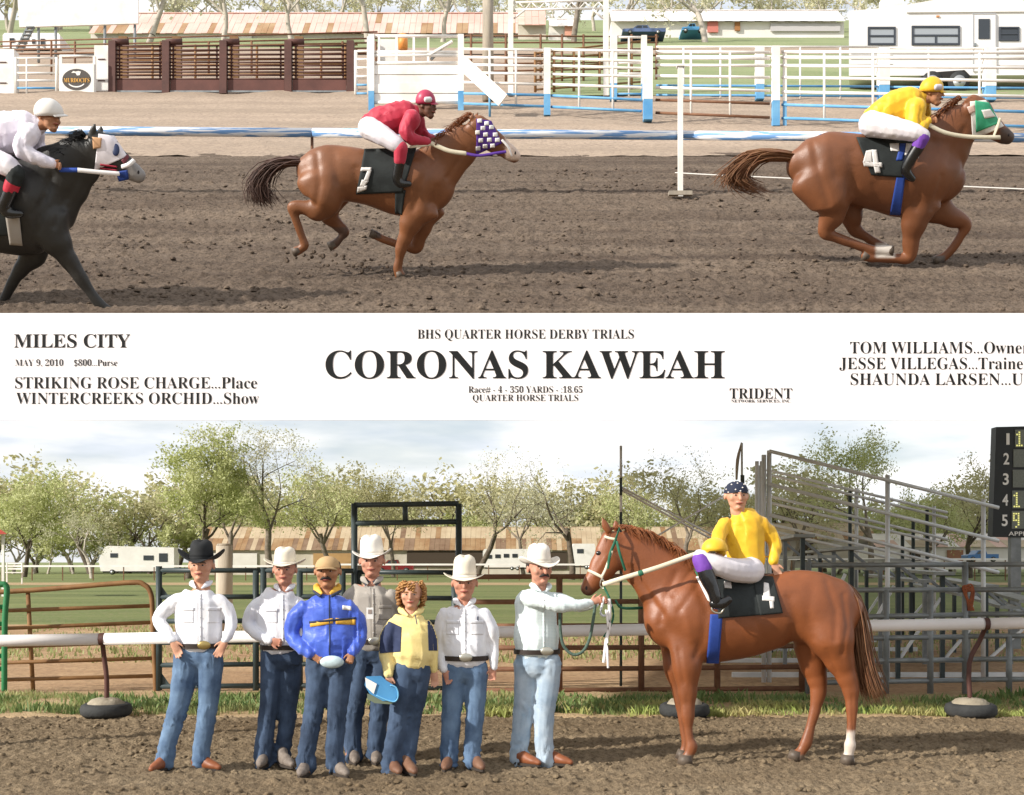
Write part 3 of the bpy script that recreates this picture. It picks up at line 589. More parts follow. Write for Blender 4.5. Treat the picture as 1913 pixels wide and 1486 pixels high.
# ---- striped pole with crossed braces
th = thing('striped_pole', Gd(1163, 17), 'black and white striped pole with crossed braces beside the bleachers', 'pole'); d = 17.0
for r0, r1, m in ((833, 893, M_ALU), (893, 926, M_DARK), (926, 957, M_WP), (957, 1060, M_DARK), (1060, 1282, M_DARK)): MB().cyl(U(1160, r1, d), U(1160, r0, d), 0.019).build('band', m, th, True)
for r0, r1 in ((912, 1004), (917, 1012)): MB().cyl(U(1163, r0, d), U(1338, r1, d + 1.5), 0.016).build('brace', M_WP, th, True)
MB().cyl(U(1357, 924, d + 1.5), U(1222, 1005, d), 0.014).build('brace', M_WP, th, True)
th = thing('thin_mast', Gd(1386, 21), 'thin mast with a folded flag rod behind the rider', 'mast'); d = 21.0
MB().cyl(U(1387, 1225, d), U(1386, 828, d), 0.02).build('shaft', M_ALU, th, True); MB().cyl(U(1387, 960, d), U(1387, 888, d), 0.035).build('sleeve', M_DARK, th, True)
MB().loft([U(1385, 828, d), U(1378, 860, d), U(1376, 895, d)], [0.012, 0.03, 0.02], n=6).build('flag_rod', M_WOOD, th, True)
th = thing('wooden_post', Gd(420, 28), 'thick pale wooden post beside the black hat', 'post')
MB().cyl(Gd(419, 28), U(419, 1020, 28), 0.19, 0.185, n=20).build('shaft', mat('pale_wood', 'a99f90', 0.9, 'c0b5a3', 5, stretch=(1, 1, .15), bump=.2), th, True); MB().cyl(U(419, 1020, 28), U(419, 1016, 28), 0.185, 0.15, n=20).build('top', M_WOOD, th, True)

# ================================================================== bleachers
M_SEAT = mat('seat_plank', '8f9494', 0.5, 'a6abaa', 3.0, metal=0.1)
th = thing('bleachers', Gd(1650, 19), 'grey aluminium bleachers with sloping handrails behind the horse', 'bleachers')
NE = [(1503, 1001), (1594, 1024), (1681, 1047), (1764, 1072), (1845, 1096), (1925, 1124)]; DN, DF = 17.6, 26.0
def seatline(px, row, drop=0.0, dxl=0.0):
    a = U(px, row, DN); a.z -= drop; a.x += dxl; off = Vector(((px - 85 - CX) * DF / F - (px - CX) * DN / F, DF - DN, 0)); return a, a + off
for i, (px, r) in enumerate(NE):
    a, b = seatline(px, r)
    MB().bar(a, b, 0.30, 0.045).build('seat', M_SEAT, th)
    c_, e_ = seatline(px, r, 0.30, 0.32); MB().bar(c_, e_, 0.26, 0.04).build('footboard', M_SEAT, th)
    for k in range(4):
        p = a.lerp(b, 0.03 + 0.31 * k); f = Vector((p.x, p.y, 0))
        MB().bar(f, p - Vector((0, 0, 0.03)), 0.06).build('leg', M_STEEL if k % 2 else M_DARK, th)
        if i < 5 and k % 3 == 0: MB().bar(Vector((p.x, p.y, 0.25)), Vector((p.x + 0.62, p.y, max(0.05, p.z - 0.55))), 0.04).build('strut', M_ALU, th)
        c2 = c_.lerp(e_, 0.03 + 0.31 * k); MB().bar(p - Vector((0, 0, 0.06)), c2 - Vector((0, 0, 0.02)), 0.04).build('bracket', M_STEEL, th)
for k in range(4):
    y = DN + 0.3 + 2.6 * k; MB().bar(Vector((3.2, y, 0.06)), Vector((7.6, y, 0.06)), 0.07).build('base_beam', M_ALU, th)
d = 17.3
for r0, r1 in ((843, 949), (905, 1011), (962, 1070)):
    MB().cyl(U(1437, r0, d), U(1866, r1, d), 0.026).build('handrail', M_ALU, th, True)
for x, r0 in ((1437, 842), (1427, 850), (1658, 888), (1837, 933)): MB().cyl(U(x, r0, d + 0.05), U(x, 1275, d + 0.05), 0.034).build('handrail_post', M_ALU, th, True)
d = 26.5
for r0, r1 in ((878, 958), (886, 968), (926, 1008), (938, 1018), (978, 1056), (990, 1068)):
    MB().cyl(U(1432, r0, d), U(1770, r1, d), 0.03).build('handrail', M_ALU, th, True)
for x, r0, m in ((1588, 918, M_DARK), (1600, 912, M_ALU), (1732, 953, M_DARK), (1745, 946, M_ALU), (1418, 870, M_ALU), (1706, 970, M_DARK), (1686, 1000, M_DARK)): MB().cyl(U(x, r0, d + 0.05), U(x, 1190, d + 0.05), 0.04).build('handrail_post', m, th, True)
d = 21.5
for r0, r1 in ((868, 905),):
    pass
for x in (1414, 1423): MB().cyl(U(x, 862, d), U(x, 1225, d), 0.035).build('back_post', M_ALU, th, True)

# ================================================================== scoreboard
th = thing('scoreboard', U(1890, 1005, 24), 'black scoreboard with white numerals one to five', 'scoreboard'); d = 24.0
M_BLK = mat('scoreboard_black', '1f2324', 0.5, '272b2c', 2); M_WN = mat('numeral_white', 'f2f2ee', 0.6); M_LEDP = mat('led_panel', '6f756e', 0.5, '7f857d', 40)
q = MB(); pts = [(1861, 798), (2110, 792), (2110, 1008), (1854, 1003)]
fr = [U(x, r, d) for x, r in pts]; bk = [p + Vector((0, 0.25, 0)) for p in fr]
q.add(fr + bk, [(0, 3, 2, 1), (4, 5, 6, 7), (0, 1, 5, 4), (1, 2, 6, 5), (2, 3, 7, 6), (3, 0, 4, 7)]); q.build('cabinet', M_BLK, th)
for i, (x, r) in enumerate(((1883, 820), (1880, 857), (1879, 895), (1878, 934), (1877, 972))):
    lettering(th, str(i + 1), x - (3 if i == 0 else 5.5), x + (3 if i == 0 else 5.5), r - 11, r + 10.5, d - 0.012, M_WN, 0.02, serif=False, name='numeral', cap=0.73)
    a, b = U(x + 13, r + 16, d - 0.01), U(x + 80, r - 17, d - 0.01); MB().box((a + b) / 2, (b.x - a.x, 0.016, b.z - a.z)).build('display', M_LEDP, th)
    if i in (0, 3, 4):
        led = bpy.data.materials.get('led_yellow')
        if led is None:
            led = bpy.data.materials.new('led_yellow'); led.use_nodes = True; pb = led.node_tree.nodes['Principled BSDF']; pb.inputs['Base Color'].default_value = (0.8, 0.8, 0.2, 1)
            pb.inputs['Emission Color'].default_value = (0.9, 0.85, 0.3, 1); pb.inputs['Emission Strength'].default_value = 0.5
        pat = {0: ['.X.', 'XX.', '.X.', '.X.', '.X.', '.X.', 'XXX'], 3: ['.X.', 'XX.', '.X.', '.X.', '.X.', '.X.', 'XXX'], 4: ['XXX', 'X.X', 'X.X', 'XXX', '..X', '..X', '.X.']}[i]
        for rr, s in enumerate(pat):
            for cc, ch in enumerate(s):
                if ch == 'X': MB().box(U(x + 17 + cc * 4.4, r - 12 + rr * 4.1, d - 0.022), (0.028, 0.008, 0.028)).build('lamp', led, th)
lettering(th, 'APPROX ODDS', 1884, 1990, 993, 1001, d - 0.012, M_WN, 0.01, serif=False, cap=0.73)
for x in (1900, 2060): MB().box((U(x, 1008, d).x, d + 0.12, U(0, 1004, d).z / 2), (0.2, 0.15, U(0, 1004, d).z)).build('support_post', M_STEEL, th)

# ================================================================== camper vans, trucks, barns
M_GLASS = mat('dark_glass', '2a3138', 0.15, spec=0.8); M_GLASSL = mat('shaded_glass', '9aa0a6', 0.2, spec=0.7)
M_CAMP = mat('camper_white', 'ece9e6', 0.45, 'e2dedb', 0.8); M_RIM = mat('wheel_rim', 'b5b7b8', 0.35, metal=0.6)
def wheel(parent, c, r, w=0.22):
    wt = MB().cyl(Vector(c) + Vector((0, -w / 2, 0)), Vector(c) + Vector((0, w / 2, 0)), r, n=24).build('wheel', M_TYRE, parent, True)
    MB().cyl(Vector(c) + Vector((0, -w / 2 - 0.02, 0)), Vector(c) + Vector((0, -w / 2 + 0.03, 0)), r * 0.6, n=20).build('rim', M_RIM, wt, True)
    MB().cyl(Vector(c) + Vector((0, -w / 2 - 0.035, 0)), Vector(c) + Vector((0, -w / 2, 0)), r * 0.18, n=12).build('hub', M_STEEL, wt, True)
def frame_window(parent, x0, x1, r0, r1, d, panes=1, mid=False, gm=None):
    a, b = U(x0, r1, d), U(x1, r0, d); c = (a + b) / 2; w, h = b.x - a.x, b.z - a.z; t = min(0.06, h * 0.12); gm = gm or M_GLASSL
    wn = MB().box(c + Vector((0, 0.01, 0)), (w - t, 0.03, h - t)).build('window', gm, parent)
    q = MB()
    for s in (-1, 1): q.box(c + Vector((s * (w / 2 - t / 2), -0.012, 0)), (t, 0.04, h)); q.box(c + Vector((0, -0.014, s * (h / 2 - t / 2))), (w - 2 * t, 0.04, t))
    if mid: q.box(c + Vector((0, -0.013, 0)), (w - 2 * t, 0.03, t * 0.9))
    if panes > 1: q.box(c + Vector((0, -0.011, -h / 4)), (t, 0.03, h / 2 - t))
    q.build('window_frame', mat('window_rubber', '3c4149', 0.5), wn)
# big camper on the hillside
d = 40.0; th = thing('camper', Dd(1760, d), 'large white camper trailer parked behind the hillside fence', 'camper')
out = [(1586, 142), (1586, 21), (1640, 16), (1700, 8), (1758, -2), (2080, -4), (2080, 140)]
fr = [U(x, r, d) for x, r in out]; bk = [p + Vector((0.70, 2.4, 0)) for p in fr]; n = len(out)
q = MB(); q.add(fr + bk, [tuple(range(n)), tuple(range(2 * n - 1, n - 1, -1))] + [(i, n + i, n + (i + 1) % n, (i + 1) % n) for i in range(n)]); q.build('body', M_CAMP, th)
a, b = U(1694, 23, d - 0.03), U(2080, 20, d - 0.03); MB().bar(a, b, 0.05, 0.04).build('awning', M_CAMP, th)
for r in (89, 101, 111): MB().box((U(1590, r, d - 0.006) + U(2080, r, d - 0.006)) / 2, (U(2080, r, d).x - U(1590, r, d).x, 0.012, 0.02)).build('trim_strip', mat('trim_grey', 'a9aaae', 0.5), th)
frame_window(th, 1621, 1673, 51, 85, d - 0.01, 1, True); frame_window(th, 1703, 1793, 49, 85, d - 0.01, 2, True); frame_window(th, 1866, 1904, 51, 77, d - 0.01, 1, True, M_GLASS)
a, b = U(1818, 134, d - 0.02), U(1860, 26, d - 0.02); dr = MB().box((a + b) / 2, (b.x - a.x, 0.04, b.z - a.z)).build('door', M_CAMP, th)
a, b = U(1828, 73, d - 0.05), U(1849, 36, d - 0.05); MB().box((a + b) / 2, (b.x - a.x, 0.03, b.z - a.z)).build('door_window', M_GLASS, dr)
for (x0, r0, x1, r1) in ((1818, 26, 1818, 134), (1860, 26, 1860, 134), (1818, 26, 1860, 26)): MB().bar(U(x0, r0, d - 0.045), U(x1, r1, d - 0.045), 0.025).build('door_trim', mat('trim_grey', 'a9aaae'), dr)
MB().box(U(1822, 84, d - 0.06), (0.06, 0.05, 0.1)).build('door_handle', M_STEEL, dr)
MB().box(U(1752, 31, d - 0.02), (0.1, 0.04, 0.05)).build('marker_lamp', mat('amber', 'c78a5a', 0.4), th)
a, b = U(1648, 14, d + 1.0), U(1682, -3, d + 1.0); MB().box((a + b) / 2, (b.x - a.x, 0.7, b.z - a.z)).build('roof_vent', M_CAMP, th)
a, b = U(1600, 152, d + 1.3), U(2080, 141, d + 1.3); MB().box((a + b) / 2, (b.x - a.x, 1.8, b.z - a.z)).build('chassis', mat('chassis_black', '2a2624', 0.8), th)
for x in (1740, 1790): wheel(th, U(x, 155, d + 0.05), 0.34)
MB().add([U(1720, 145, d - 0.03), U(1733, 136, d - 0.03), U(1802, 131, d - 0.03), U(1816, 145, d - 0.03)], [(0, 1, 2, 3)]).build('wheel_arch', mat('chassis_black', '2a2624'), th)

def truck(lab, x0, x1, r0, r1, zf, d, m, cab=0.35, name='pickup_truck'):
    """a side-on pickup: bonnet, cab, bed"""
    a, b = U(x0, r1, d), U(x1, r0, d); Lg, H = b.x - a.x, b.z - a.z; th = thing(name, Vector(((a.x + b.x) / 2, d, a.z)), lab, 'truck')
    X = lambda t: a.x + t * Lg; Z = lambda t: a.z + t * H
    pr = [(0.0, .28), (0.0, .55), (.04, .6), (.24, .64), (.34, .97), (.58, 1.0), (.63, .66), (1.0, .66), (1.0, .28)]
    fr = [Vector((X(u), d, Z(v))) for u, v in pr]; bk = [p + Vector((0, 1.8, 0)) for p in fr]; n = len(pr)
    MB().add(fr + bk, [tuple(range(n)), tuple(range(2 * n - 1, n - 1, -1))] + [(i, n + i, n + (i + 1) % n, (i + 1) % n) for i in range(n)]).build('body', m, th)
    MB().add([Vector((X(u), d - 0.01, Z(v))) for u, v in ((.29, .67), (.36, .92), (.45, .93), (.45, .67))], [(3, 2, 1, 0)]).build('window', M_GLASS, th)
    MB().add([Vector((X(u), d - 0.01, Z(v))) for u, v in ((.47, .67), (.47, .93), (.56, .94), (.59, .68))], [(3, 2, 1, 0)]).build('window', M_GLASS, th)
    for u in (.17, .82): wheel(th, (X(u), d + 0.05, a.z + H * .22), H * .22)
    return th
truck('dark blue pickup truck parked by the white hillside barn', 1163, 1244, 47, 64, zdeck, 92, mat('truck_navy', '5b6c92', 0.35))
truck('light blue pickup truck beside the tree at the hillside barn', 1274, 1316, 44, 61, zdeck, 95, mat('truck_sky', '5fa3d6', 0.35))
truck('red pickup truck parked behind the far white rail', 700, 772, 1046, 1072, None, 150, mat('truck_red', '8e2f33', 0.35))
truck('blue pickup truck parked beyond the bleachers', 1808, 1866, 1028, 1050, None, 120, mat('truck_blue', '4a78ad', 0.35))

def trailer(lab, x0, x1, r0, r1, d, slope=True, wins=(), name='camper', m=None, base=None):
    a, b = U(x0, r1, d), U(x1, r0, d); th = thing(name, Vector(((a.x + b.x) / 2, d, base if base is not None else 0)), lab, 'trailer'); h = r1 - r0; w = x1 - x0
    out = [(x0, r1 - h * .12), (x0 - w * .03, r1 - h * .5), (x0 + w * .05, r0 + h * .05), (x0 + w * .1, r0), (x1, r0 + h * .06), (x1, r1 - h * .12)] if slope else [(x0, r1 - h * .15), (x0, r0 + h * .12), (x0 + w * .03, r0), (x1 - w * .03, r0), (x1, r0 + h * .12), (x1, r1 - h * .15)]
    fr = [U(x, r, d) for x, r in out]; bk = [p + Vector((0, 2.3, 0)) for p in fr]; n = len(out)
    MB().add(fr + bk, [tuple(range(n)), tuple(range(2 * n - 1, n - 1, -1))] + [(i, n + i, n + (i + 1) % n, (i + 1) % n) for i in range(n)]).build('body', m or M_CAMP, th)
    for (p0, q0, p1, q1) in wins: frame_window(th, p0, p1, q0, q1, d - 0.01, 1, False, M_GLASS)
    for t in (0.16, 0.86) if slope else (.62, .74): wheel(th, U(x0 + w * t, r1 - h * .09, d + .02), (r1 - h * .09 - r1) * -d / F * 1.0)
    q = MB().box((U(x0 + w * .5, r1 - h * .1, d + 1.0)), ((b.x - a.x) * .9, 1.4, h * .05 * d / F)).build('chassis', mat('chassis_black', '2a2624'), th)
    return th
trailer('white fifth wheel camper under the big leafy tree', 188, 325, 1020, 1074, 150, True, ((206, 1034, 220, 1042), (268, 1038, 287, 1047), (297, 1034, 313, 1050)))
trailer('white horse trailer parked behind the handler hat', 902, 990, 1026, 1066, 140, False, ((909, 1037, 919, 1044), (925, 1036, 935, 1043), (941, 1035, 951, 1042), (957, 1035, 967, 1042)), 'horse_trailer')
trailer('white trailer behind the nose of the standing horse', 1070, 1112, 1016, 1064, 138, False, ((1078, 1026, 1090, 1034),), 'horse_trailer')
trailer('pale trailer with small windows behind the billboard stairs', 5, 112, 62, 95, 74, False, ((18, 72, 27, 80), (60, 74, 66, 82), (76, 73, 84, 86)), 'camper', base=zdeck(74))

# ---- barns with sheet roofs
M_TIN = mat('tin_roof', 'c9b79d', 0.7, 'b7a288', 0.4); M_TINR = mat('rusty_tin', '94704f', 0.85, 'ac9070', 0.5); M_TIND = mat('dark_rust_tin', '7a5f4c', 0.85, '927a66', 0.5)
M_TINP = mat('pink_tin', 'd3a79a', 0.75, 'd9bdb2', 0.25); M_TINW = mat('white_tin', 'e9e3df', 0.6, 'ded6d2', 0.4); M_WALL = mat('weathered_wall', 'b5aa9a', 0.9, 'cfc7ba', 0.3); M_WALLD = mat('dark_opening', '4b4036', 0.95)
M_WALLW = mat('white_wall', 'e6e1dc', 0.85, 'd8d2cb', 0.3)
def barn(lab, x0, x1, ridge, eave, base, d, run, tins, wall, sheetpx, doors=(), seed=1, two=True, z0=0.0):
    g = random.Random(seed); th = thing('barn', Vector((U((x0 + x1) / 2, 0, d).x, d, z0)), lab, 'barn')
    a, b = U(x0, base + 12, d), U(x1, eave, d)
    MB().box((a + b) / 2 + Vector((0, run, 0)), (b.x - a.x, run * 2 - 0.4, b.z - a.z)).build('wall', wall, th)
    rf = MB().bar(U(x0, ridge, d + run) + Vector((0, 0, .03)), U(x1, ridge, d + run) + Vector((0, 0, .03)), 0.3, 0.06).build('ridge_cap', tins[0], th)
    n = max(2, int((x1 - x0) / sheetpx)); rows_ = 2 if two else 1
    E0, Rg = U(0, eave, d - 0.3).z, U(0, ridge, d + run).z
    for i in range(n):
        xa, xb = U(x0 + (x1 - x0) * i / n, 0, d).x, U(x0 + (x1 - x0) * (i + 1) / n, 0, d).x - 0.02
        for k in range(rows_):
            s0, s1 = k / rows_, (k + 1) / rows_ + (0.03 if k == 0 and two else 0); lift = 0.02 * ((i + k) % 2) + (0.03 if k else 0)
            P0 = (d - 0.3 + (run + 0.3) * s0, E0 + (Rg - E0) * s0 + lift); P1 = (d - 0.3 + (run + 0.3) * s1, E0 + (Rg - E0) * s1 + lift)
            w = [0.2, 0.5, 0.3] if k == 0 else [0.82, 0.15, 0.03]
            m = tins[g.choices([0, 1, 2], w)[0]] if len(tins) > 2 else tins[0]
            vs = [(xa, *P0), (xb, *P0), (xb, *P1), (xa, *P1)]; vs += [(x, y, z - 0.04) for x, y, z in vs]
            MB().add(vs, [(0, 1, 2, 3), (7, 6, 5, 4), (0, 4, 5, 1), (1, 5, 6, 2), (2, 6, 7, 3), (3, 7, 4, 0)]).build('roof_sheet', m, th)
    E1 = E0 + (Rg - E0) * 0.2
    MB().add([(a.x, d + run, Rg - .05), (b.x, d + run, Rg - .05), (b.x, d + 2 * run, E0), (a.x, d + 2 * run, E0)], [(0, 1, 2, 3)]).build('rear_roof', tins[0], th)
    for (p0, q0, p1, q1, m) in doors:
        a2, b2 = U(p0, q1, d - 0.05), U(p1, q0, d - 0.05); MB().box((a2 + b2) / 2 + Vector((0, .1, 0)), (b2.x - a2.x, 0.12, b2.z - a2.z)).build('door', m, th)
barn('long low barn with patchy rusty tin roof behind the people', 372, 1480, 985, 1028, 1066, 165, 5.0, (M_TIN, M_TINR, M_TIND), M_WALL, 9.5, [(380, 1034, 480, 1064, M_WALLW), (585, 1034, 660, 1064, mat('tan_door', 'b48f62', .9)), (760, 1030, 905, 1060, M_WALLD), (660, 1034, 700, 1064, M_WALLD), (1010, 1032, 1060, 1064, M_WALLD), (1130, 1032, 1200, 1064, M_WALLW), (1300, 1032, 1340, 1064, M_WALLD)])
barn('pale low barn behind the bleachers', 1440, 1640, 978, 1008, 1050, 170, 5.0, (M_TIN, M_TIN, M_TINR), M_WALL, 12, [(1490, 1015, 1520, 1048, M_WALLD)], 3)
barn('beige building with low roof under the scoreboard', 1636, 2060, 998, 1022, 1052, 150, 5.0, (M_TINW, M_TINP, M_TIN), M_WALLW, 22, [(1700, 1028, 1720, 1048, M_WALLD), (1770, 1028, 1800, 1048, mat('brick_wall', '9a6f58', .9))], 4)
barn('long hillside barn with pinkish red tin roof', 168, 1018, 26, 62, 74, 104, 3.0, (M_TINP, M_TINP, M_TINR), M_WALLW, 11, [(330, 62, 470, 76, M_WALLW), (800, 60, 870, 76, M_WALLD), (480, 62, 560, 76, M_WALL)], 5, z0=zdeck(104))
barn('white hillside barn with white roof and red door', 1142, 1578, 21, 39, 62, 106, 2.2, (M_TINW, M_TINW, M_TINW), M_WALLW, 14, [(1322, 40, 1342, 60, mat('red_door', 'c2766b', .8)), (1373, 41, 1383, 57, mat('brown_door', '9a6a42', .8)), (1440, 44, 1570, 58, mat('grey_wall', 'b9b4b4', .8))], 6, z0=zdeck(106))
barn('small white shed with pink door behind the truss arch', 1026, 1076, 37, 48, 66, 98, 1.4, (M_TINW, M_TINW, M_TINW), M_WALLW, 14, [(1055, 48, 1075, 66, mat('pink_door', 'd39a84', .8))], 7, z0=zdeck(98))
barn('tall pale gabled shed behind the grey pole', 968, 1020, 18, 46, 68, 100, 2.0, (M_TINP, M_WALL, M_TINP), M_WALL, 12, [], 8, z0=zdeck(100))
# ---- blank billboard
d = 60; th = thing('billboard', Dd(145, d), 'large blank white billboard on posts above the pens', 'billboard')
fr = [U(x, r, d) for x, r in ((30, -45), (258, -45), (258, 44), (36, 51))]; bk = [p + Vector((0, .12, 0)) for p in fr]
MB().add(fr + bk, [(0, 3, 2, 1), (4, 5, 6, 7), (0, 1, 5, 4), (1, 2, 6, 5), (2, 3, 7, 6), (3, 0, 4, 7)]).build('panel', M_WP, th)
for x in (72, 104, 196, 252): MB().cyl(U(x, 47, d + .2), Dd(x, d + .2), 0.07).build('post', M_STEEL, th, True)
th = thing('stair_tower', Dd(45, 58), 'lattice stair leaning beneath the blank billboard', 'stairs'); d = 58
for o in (0, 12): MB().bar(U(28 + o, 97, d), U(52 + o, 50, d), 0.08).build('stringer', M_STEEL, th)
for k in range(7): MB().bar(U(29 + k * 3.6, 94 - k * 7, d), U(43 + k * 3.6, 94 - k * 7, d), 0.22, 0.05).build('tread', M_STEEL, th)
# ---- far white rail and small things on the level ground
def farrail(lab, x0, x1, r, d, step):
    th = thing('far_rail', Gd(x0, d), lab, 'rail', 'far white running rails'); MB().bar(U(x0, r, d), U(x1, r, d), 0.12, 0.16).build('rail', M_RAILW, th)
    x = x0 + 6
    while x < x1: MB().bar(Gd(x, d + .1), U(x, r, d + .1), 0.08).build('post', M_RUST, th); x += step
farrail('thin white rail across the far field on the left', -60, 620, 1058, 112, 57); farrail('thin white rail across the far field behind the horse', 622, 1300, 1055, 112, 57); farrail('thin white rail across the far field behind the bleachers', 1302, 2000, 1045, 112, 57)
th = thing('slatted_bench', Gd(27, 95), 'white slatted bench standing far left in the field', 'bench'); d = 95
for r in (1053, 1058, 1063): MB().box(U(27, r, d), (1.3, .05, .12)).build('slat', M_WP, th)
MB().box(U(27, 1070, d - .2), (1.3, .4, .07)).build('seat', M_WP, th)
for x in (13, 41): MB().bar(Gd(x, d), U(x, 1052, d), .09).build('leg', M_WP, th)
th = thing('red_roof_shelter', Gd(0, 60), 'small shelter with red roof cut by the left edge', 'shelter'); d = 60
MB().add([U(-60, 978, d), U(2, 990, d), U(13, 998, d), U(-60, 1000, d), U(-60, 978, d + 2), U(2, 990, d + 2), U(13, 998, d + 2), U(-60, 1000, d + 2)], [(0, 3, 2, 1), (4, 5, 6, 7), (0, 1, 5, 4), (1, 2, 6, 5), (2, 3, 7, 6), (3, 0, 4, 7)]).build('roof', mat('red_tin', 'b5493e', .7), th)
for x in (6, -50): MB().bar(Gd(x, d + .5), U(x, 997, d + .5), .12).build('post', M_WP, th)

# ================================================================== trees
M_BARK = mat('bark', '6d6258', 0.95, '8a7f72', 3, bump=.3); M_BARKD = mat('bark_dark', '4f463d', 0.95, '6a5f53', 3, bump=.3); M_BARKP = mat('bark_pale', 'a39a8e', 0.95, 'b9b0a4', 2)
M_LEAFG = mat('leaf_green', 'adb470', 0.6, 'd2d4a2', 0.25, trans=.4); M_LEAFY = mat('leaf_olive', 'b4b080', 0.6, 'd0caa4', 0.2, trans=.4); M_LEAFP = mat('leaf_pale', 'bdbc98', 0.6, 'd4d0b8', 0.2, trans=.4)
def tree_geo(H, seed, nleaf=2600, leaf=0.2, spread=0.55, fork=3, lean=0.0, r0=None, depth=4, low=.22):
    """limbs and leaf sprays of one tree, its foot at the origin"""
    g = random.Random(seed); tb = MB(); tips = []; tw = MB()
    def grow_(p, d, ln, r, lv):
        steps = 4 if lv < 3 else 2; pts = [p.copy()]; rad = [r]; q = p.copy(); dd = d.copy()
        for i in range(steps):
            dd = (dd + Vector((g.uniform(-.26, .26), g.uniform(-.26, .26), g.uniform(-.05, .2 if lv < 2 else .05)))).normalized()
            q = q + dd * (ln / steps); pts.append(q.copy()); rad.append(r * (1 - (0.5 if lv else .3) * (i + 1) / steps))
        for i in range(steps): (tb if lv < 3 else tw).cyl(pts[i], pts[i + 1], rad[i], rad[i + 1], n=7 if lv < 2 else 4, caps=False)
        if lv >= 2: tips.extend(pts[1:])
        if lv >= depth: return
        nb = fork + g.randint(0, 1) if lv == 0 else g.randint(3, 4) if lv < 3 else 3
        for k in range(nb):
            t = 1.0 if (k == 0 and lv) else g.uniform(.35 if lv else .72, 1.0); j = min(steps, max(1, round(t * steps))); s = pts[j]
            az = 2 * math.pi * (k + g.uniform(-.3, .3)) / nb + lv; tilt = g.uniform(.35, .8) * (spread + .35 * lv * .5 + .3)
            side = dd.orthogonal().normalized(); side.rotate(Matrix.Rotation(az, 3, dd)); nd = (dd * math.cos(tilt) + side * math.sin(tilt)).normalized()
            grow_(s, nd, ln * g.uniform(.55, .8) * (1.25 if lv == 0 else 1), rad[j] * g.uniform(.5, .72), lv + 1)
    grow_(Vector((0, 0, -.2)), Vector((lean, 0, 1)).normalized(), H * low, r0 or H * .0135, 0)
    s = H / max(t.z for t in tips); tv, wv = np.array(tb.v) * s, np.array(tw.v) * s
    G = np.random.RandomState(seed); T = np.array([tuple(t) for t in tips]) * s
    cl = T[G.randint(0, len(T), nleaf)]; c = cl + G.normal(0, .36 * H / 14, (nleaf, 3)); u = G.normal(0, 1, (nleaf, 3)); u /= np.linalg.norm(u, axis=1)[:, None]; w = G.normal(0, 1, (nleaf, 3)); w /= np.linalg.norm(w, axis=1)[:, None]
    sz = leaf * G.uniform(.5, 1.3, (nleaf, 1)); V = np.stack([c - u * sz, c + w * sz * .7, c + u * sz, c - w * sz * .7], 1).reshape(-1, 3)
    return tv, np.array(tb.f), V, np.arange(nleaf * 4).reshape(-1, 4), wv, np.array(tw.f)
def tree(name, lab, base, H, seed, leafm, bark, nleaf=2600, leaf=0.2, spread=0.55, fork=3, lean=0.0, r0=None, depth=4, group=None, low=.22):
    base = Vector(base); b = np.array(base); tv, tf, V, Fq, wv, wf = tree_geo(H, seed, nleaf, leaf, spread, fork, lean, r0, depth, low)
    root = thing(name, base, lab, 'tree', group); link('trunk', fast_mesh('trunk', tv + b, tf), bark, root, True)
    me = fast_mesh('crown', np.concatenate([V, wv]) + b, np.concatenate([Fq, wf + len(V)])); me.materials.append(leafm); me.materials.append(bark)
    me.polygons.foreach_set('material_index', np.concatenate([np.zeros(len(Fq), int), np.ones(len(wf), int)]).astype(np.int32))
    return link('crown', me, None, root)
def gtop(top, d): return EYE + (HY - top) * d / F
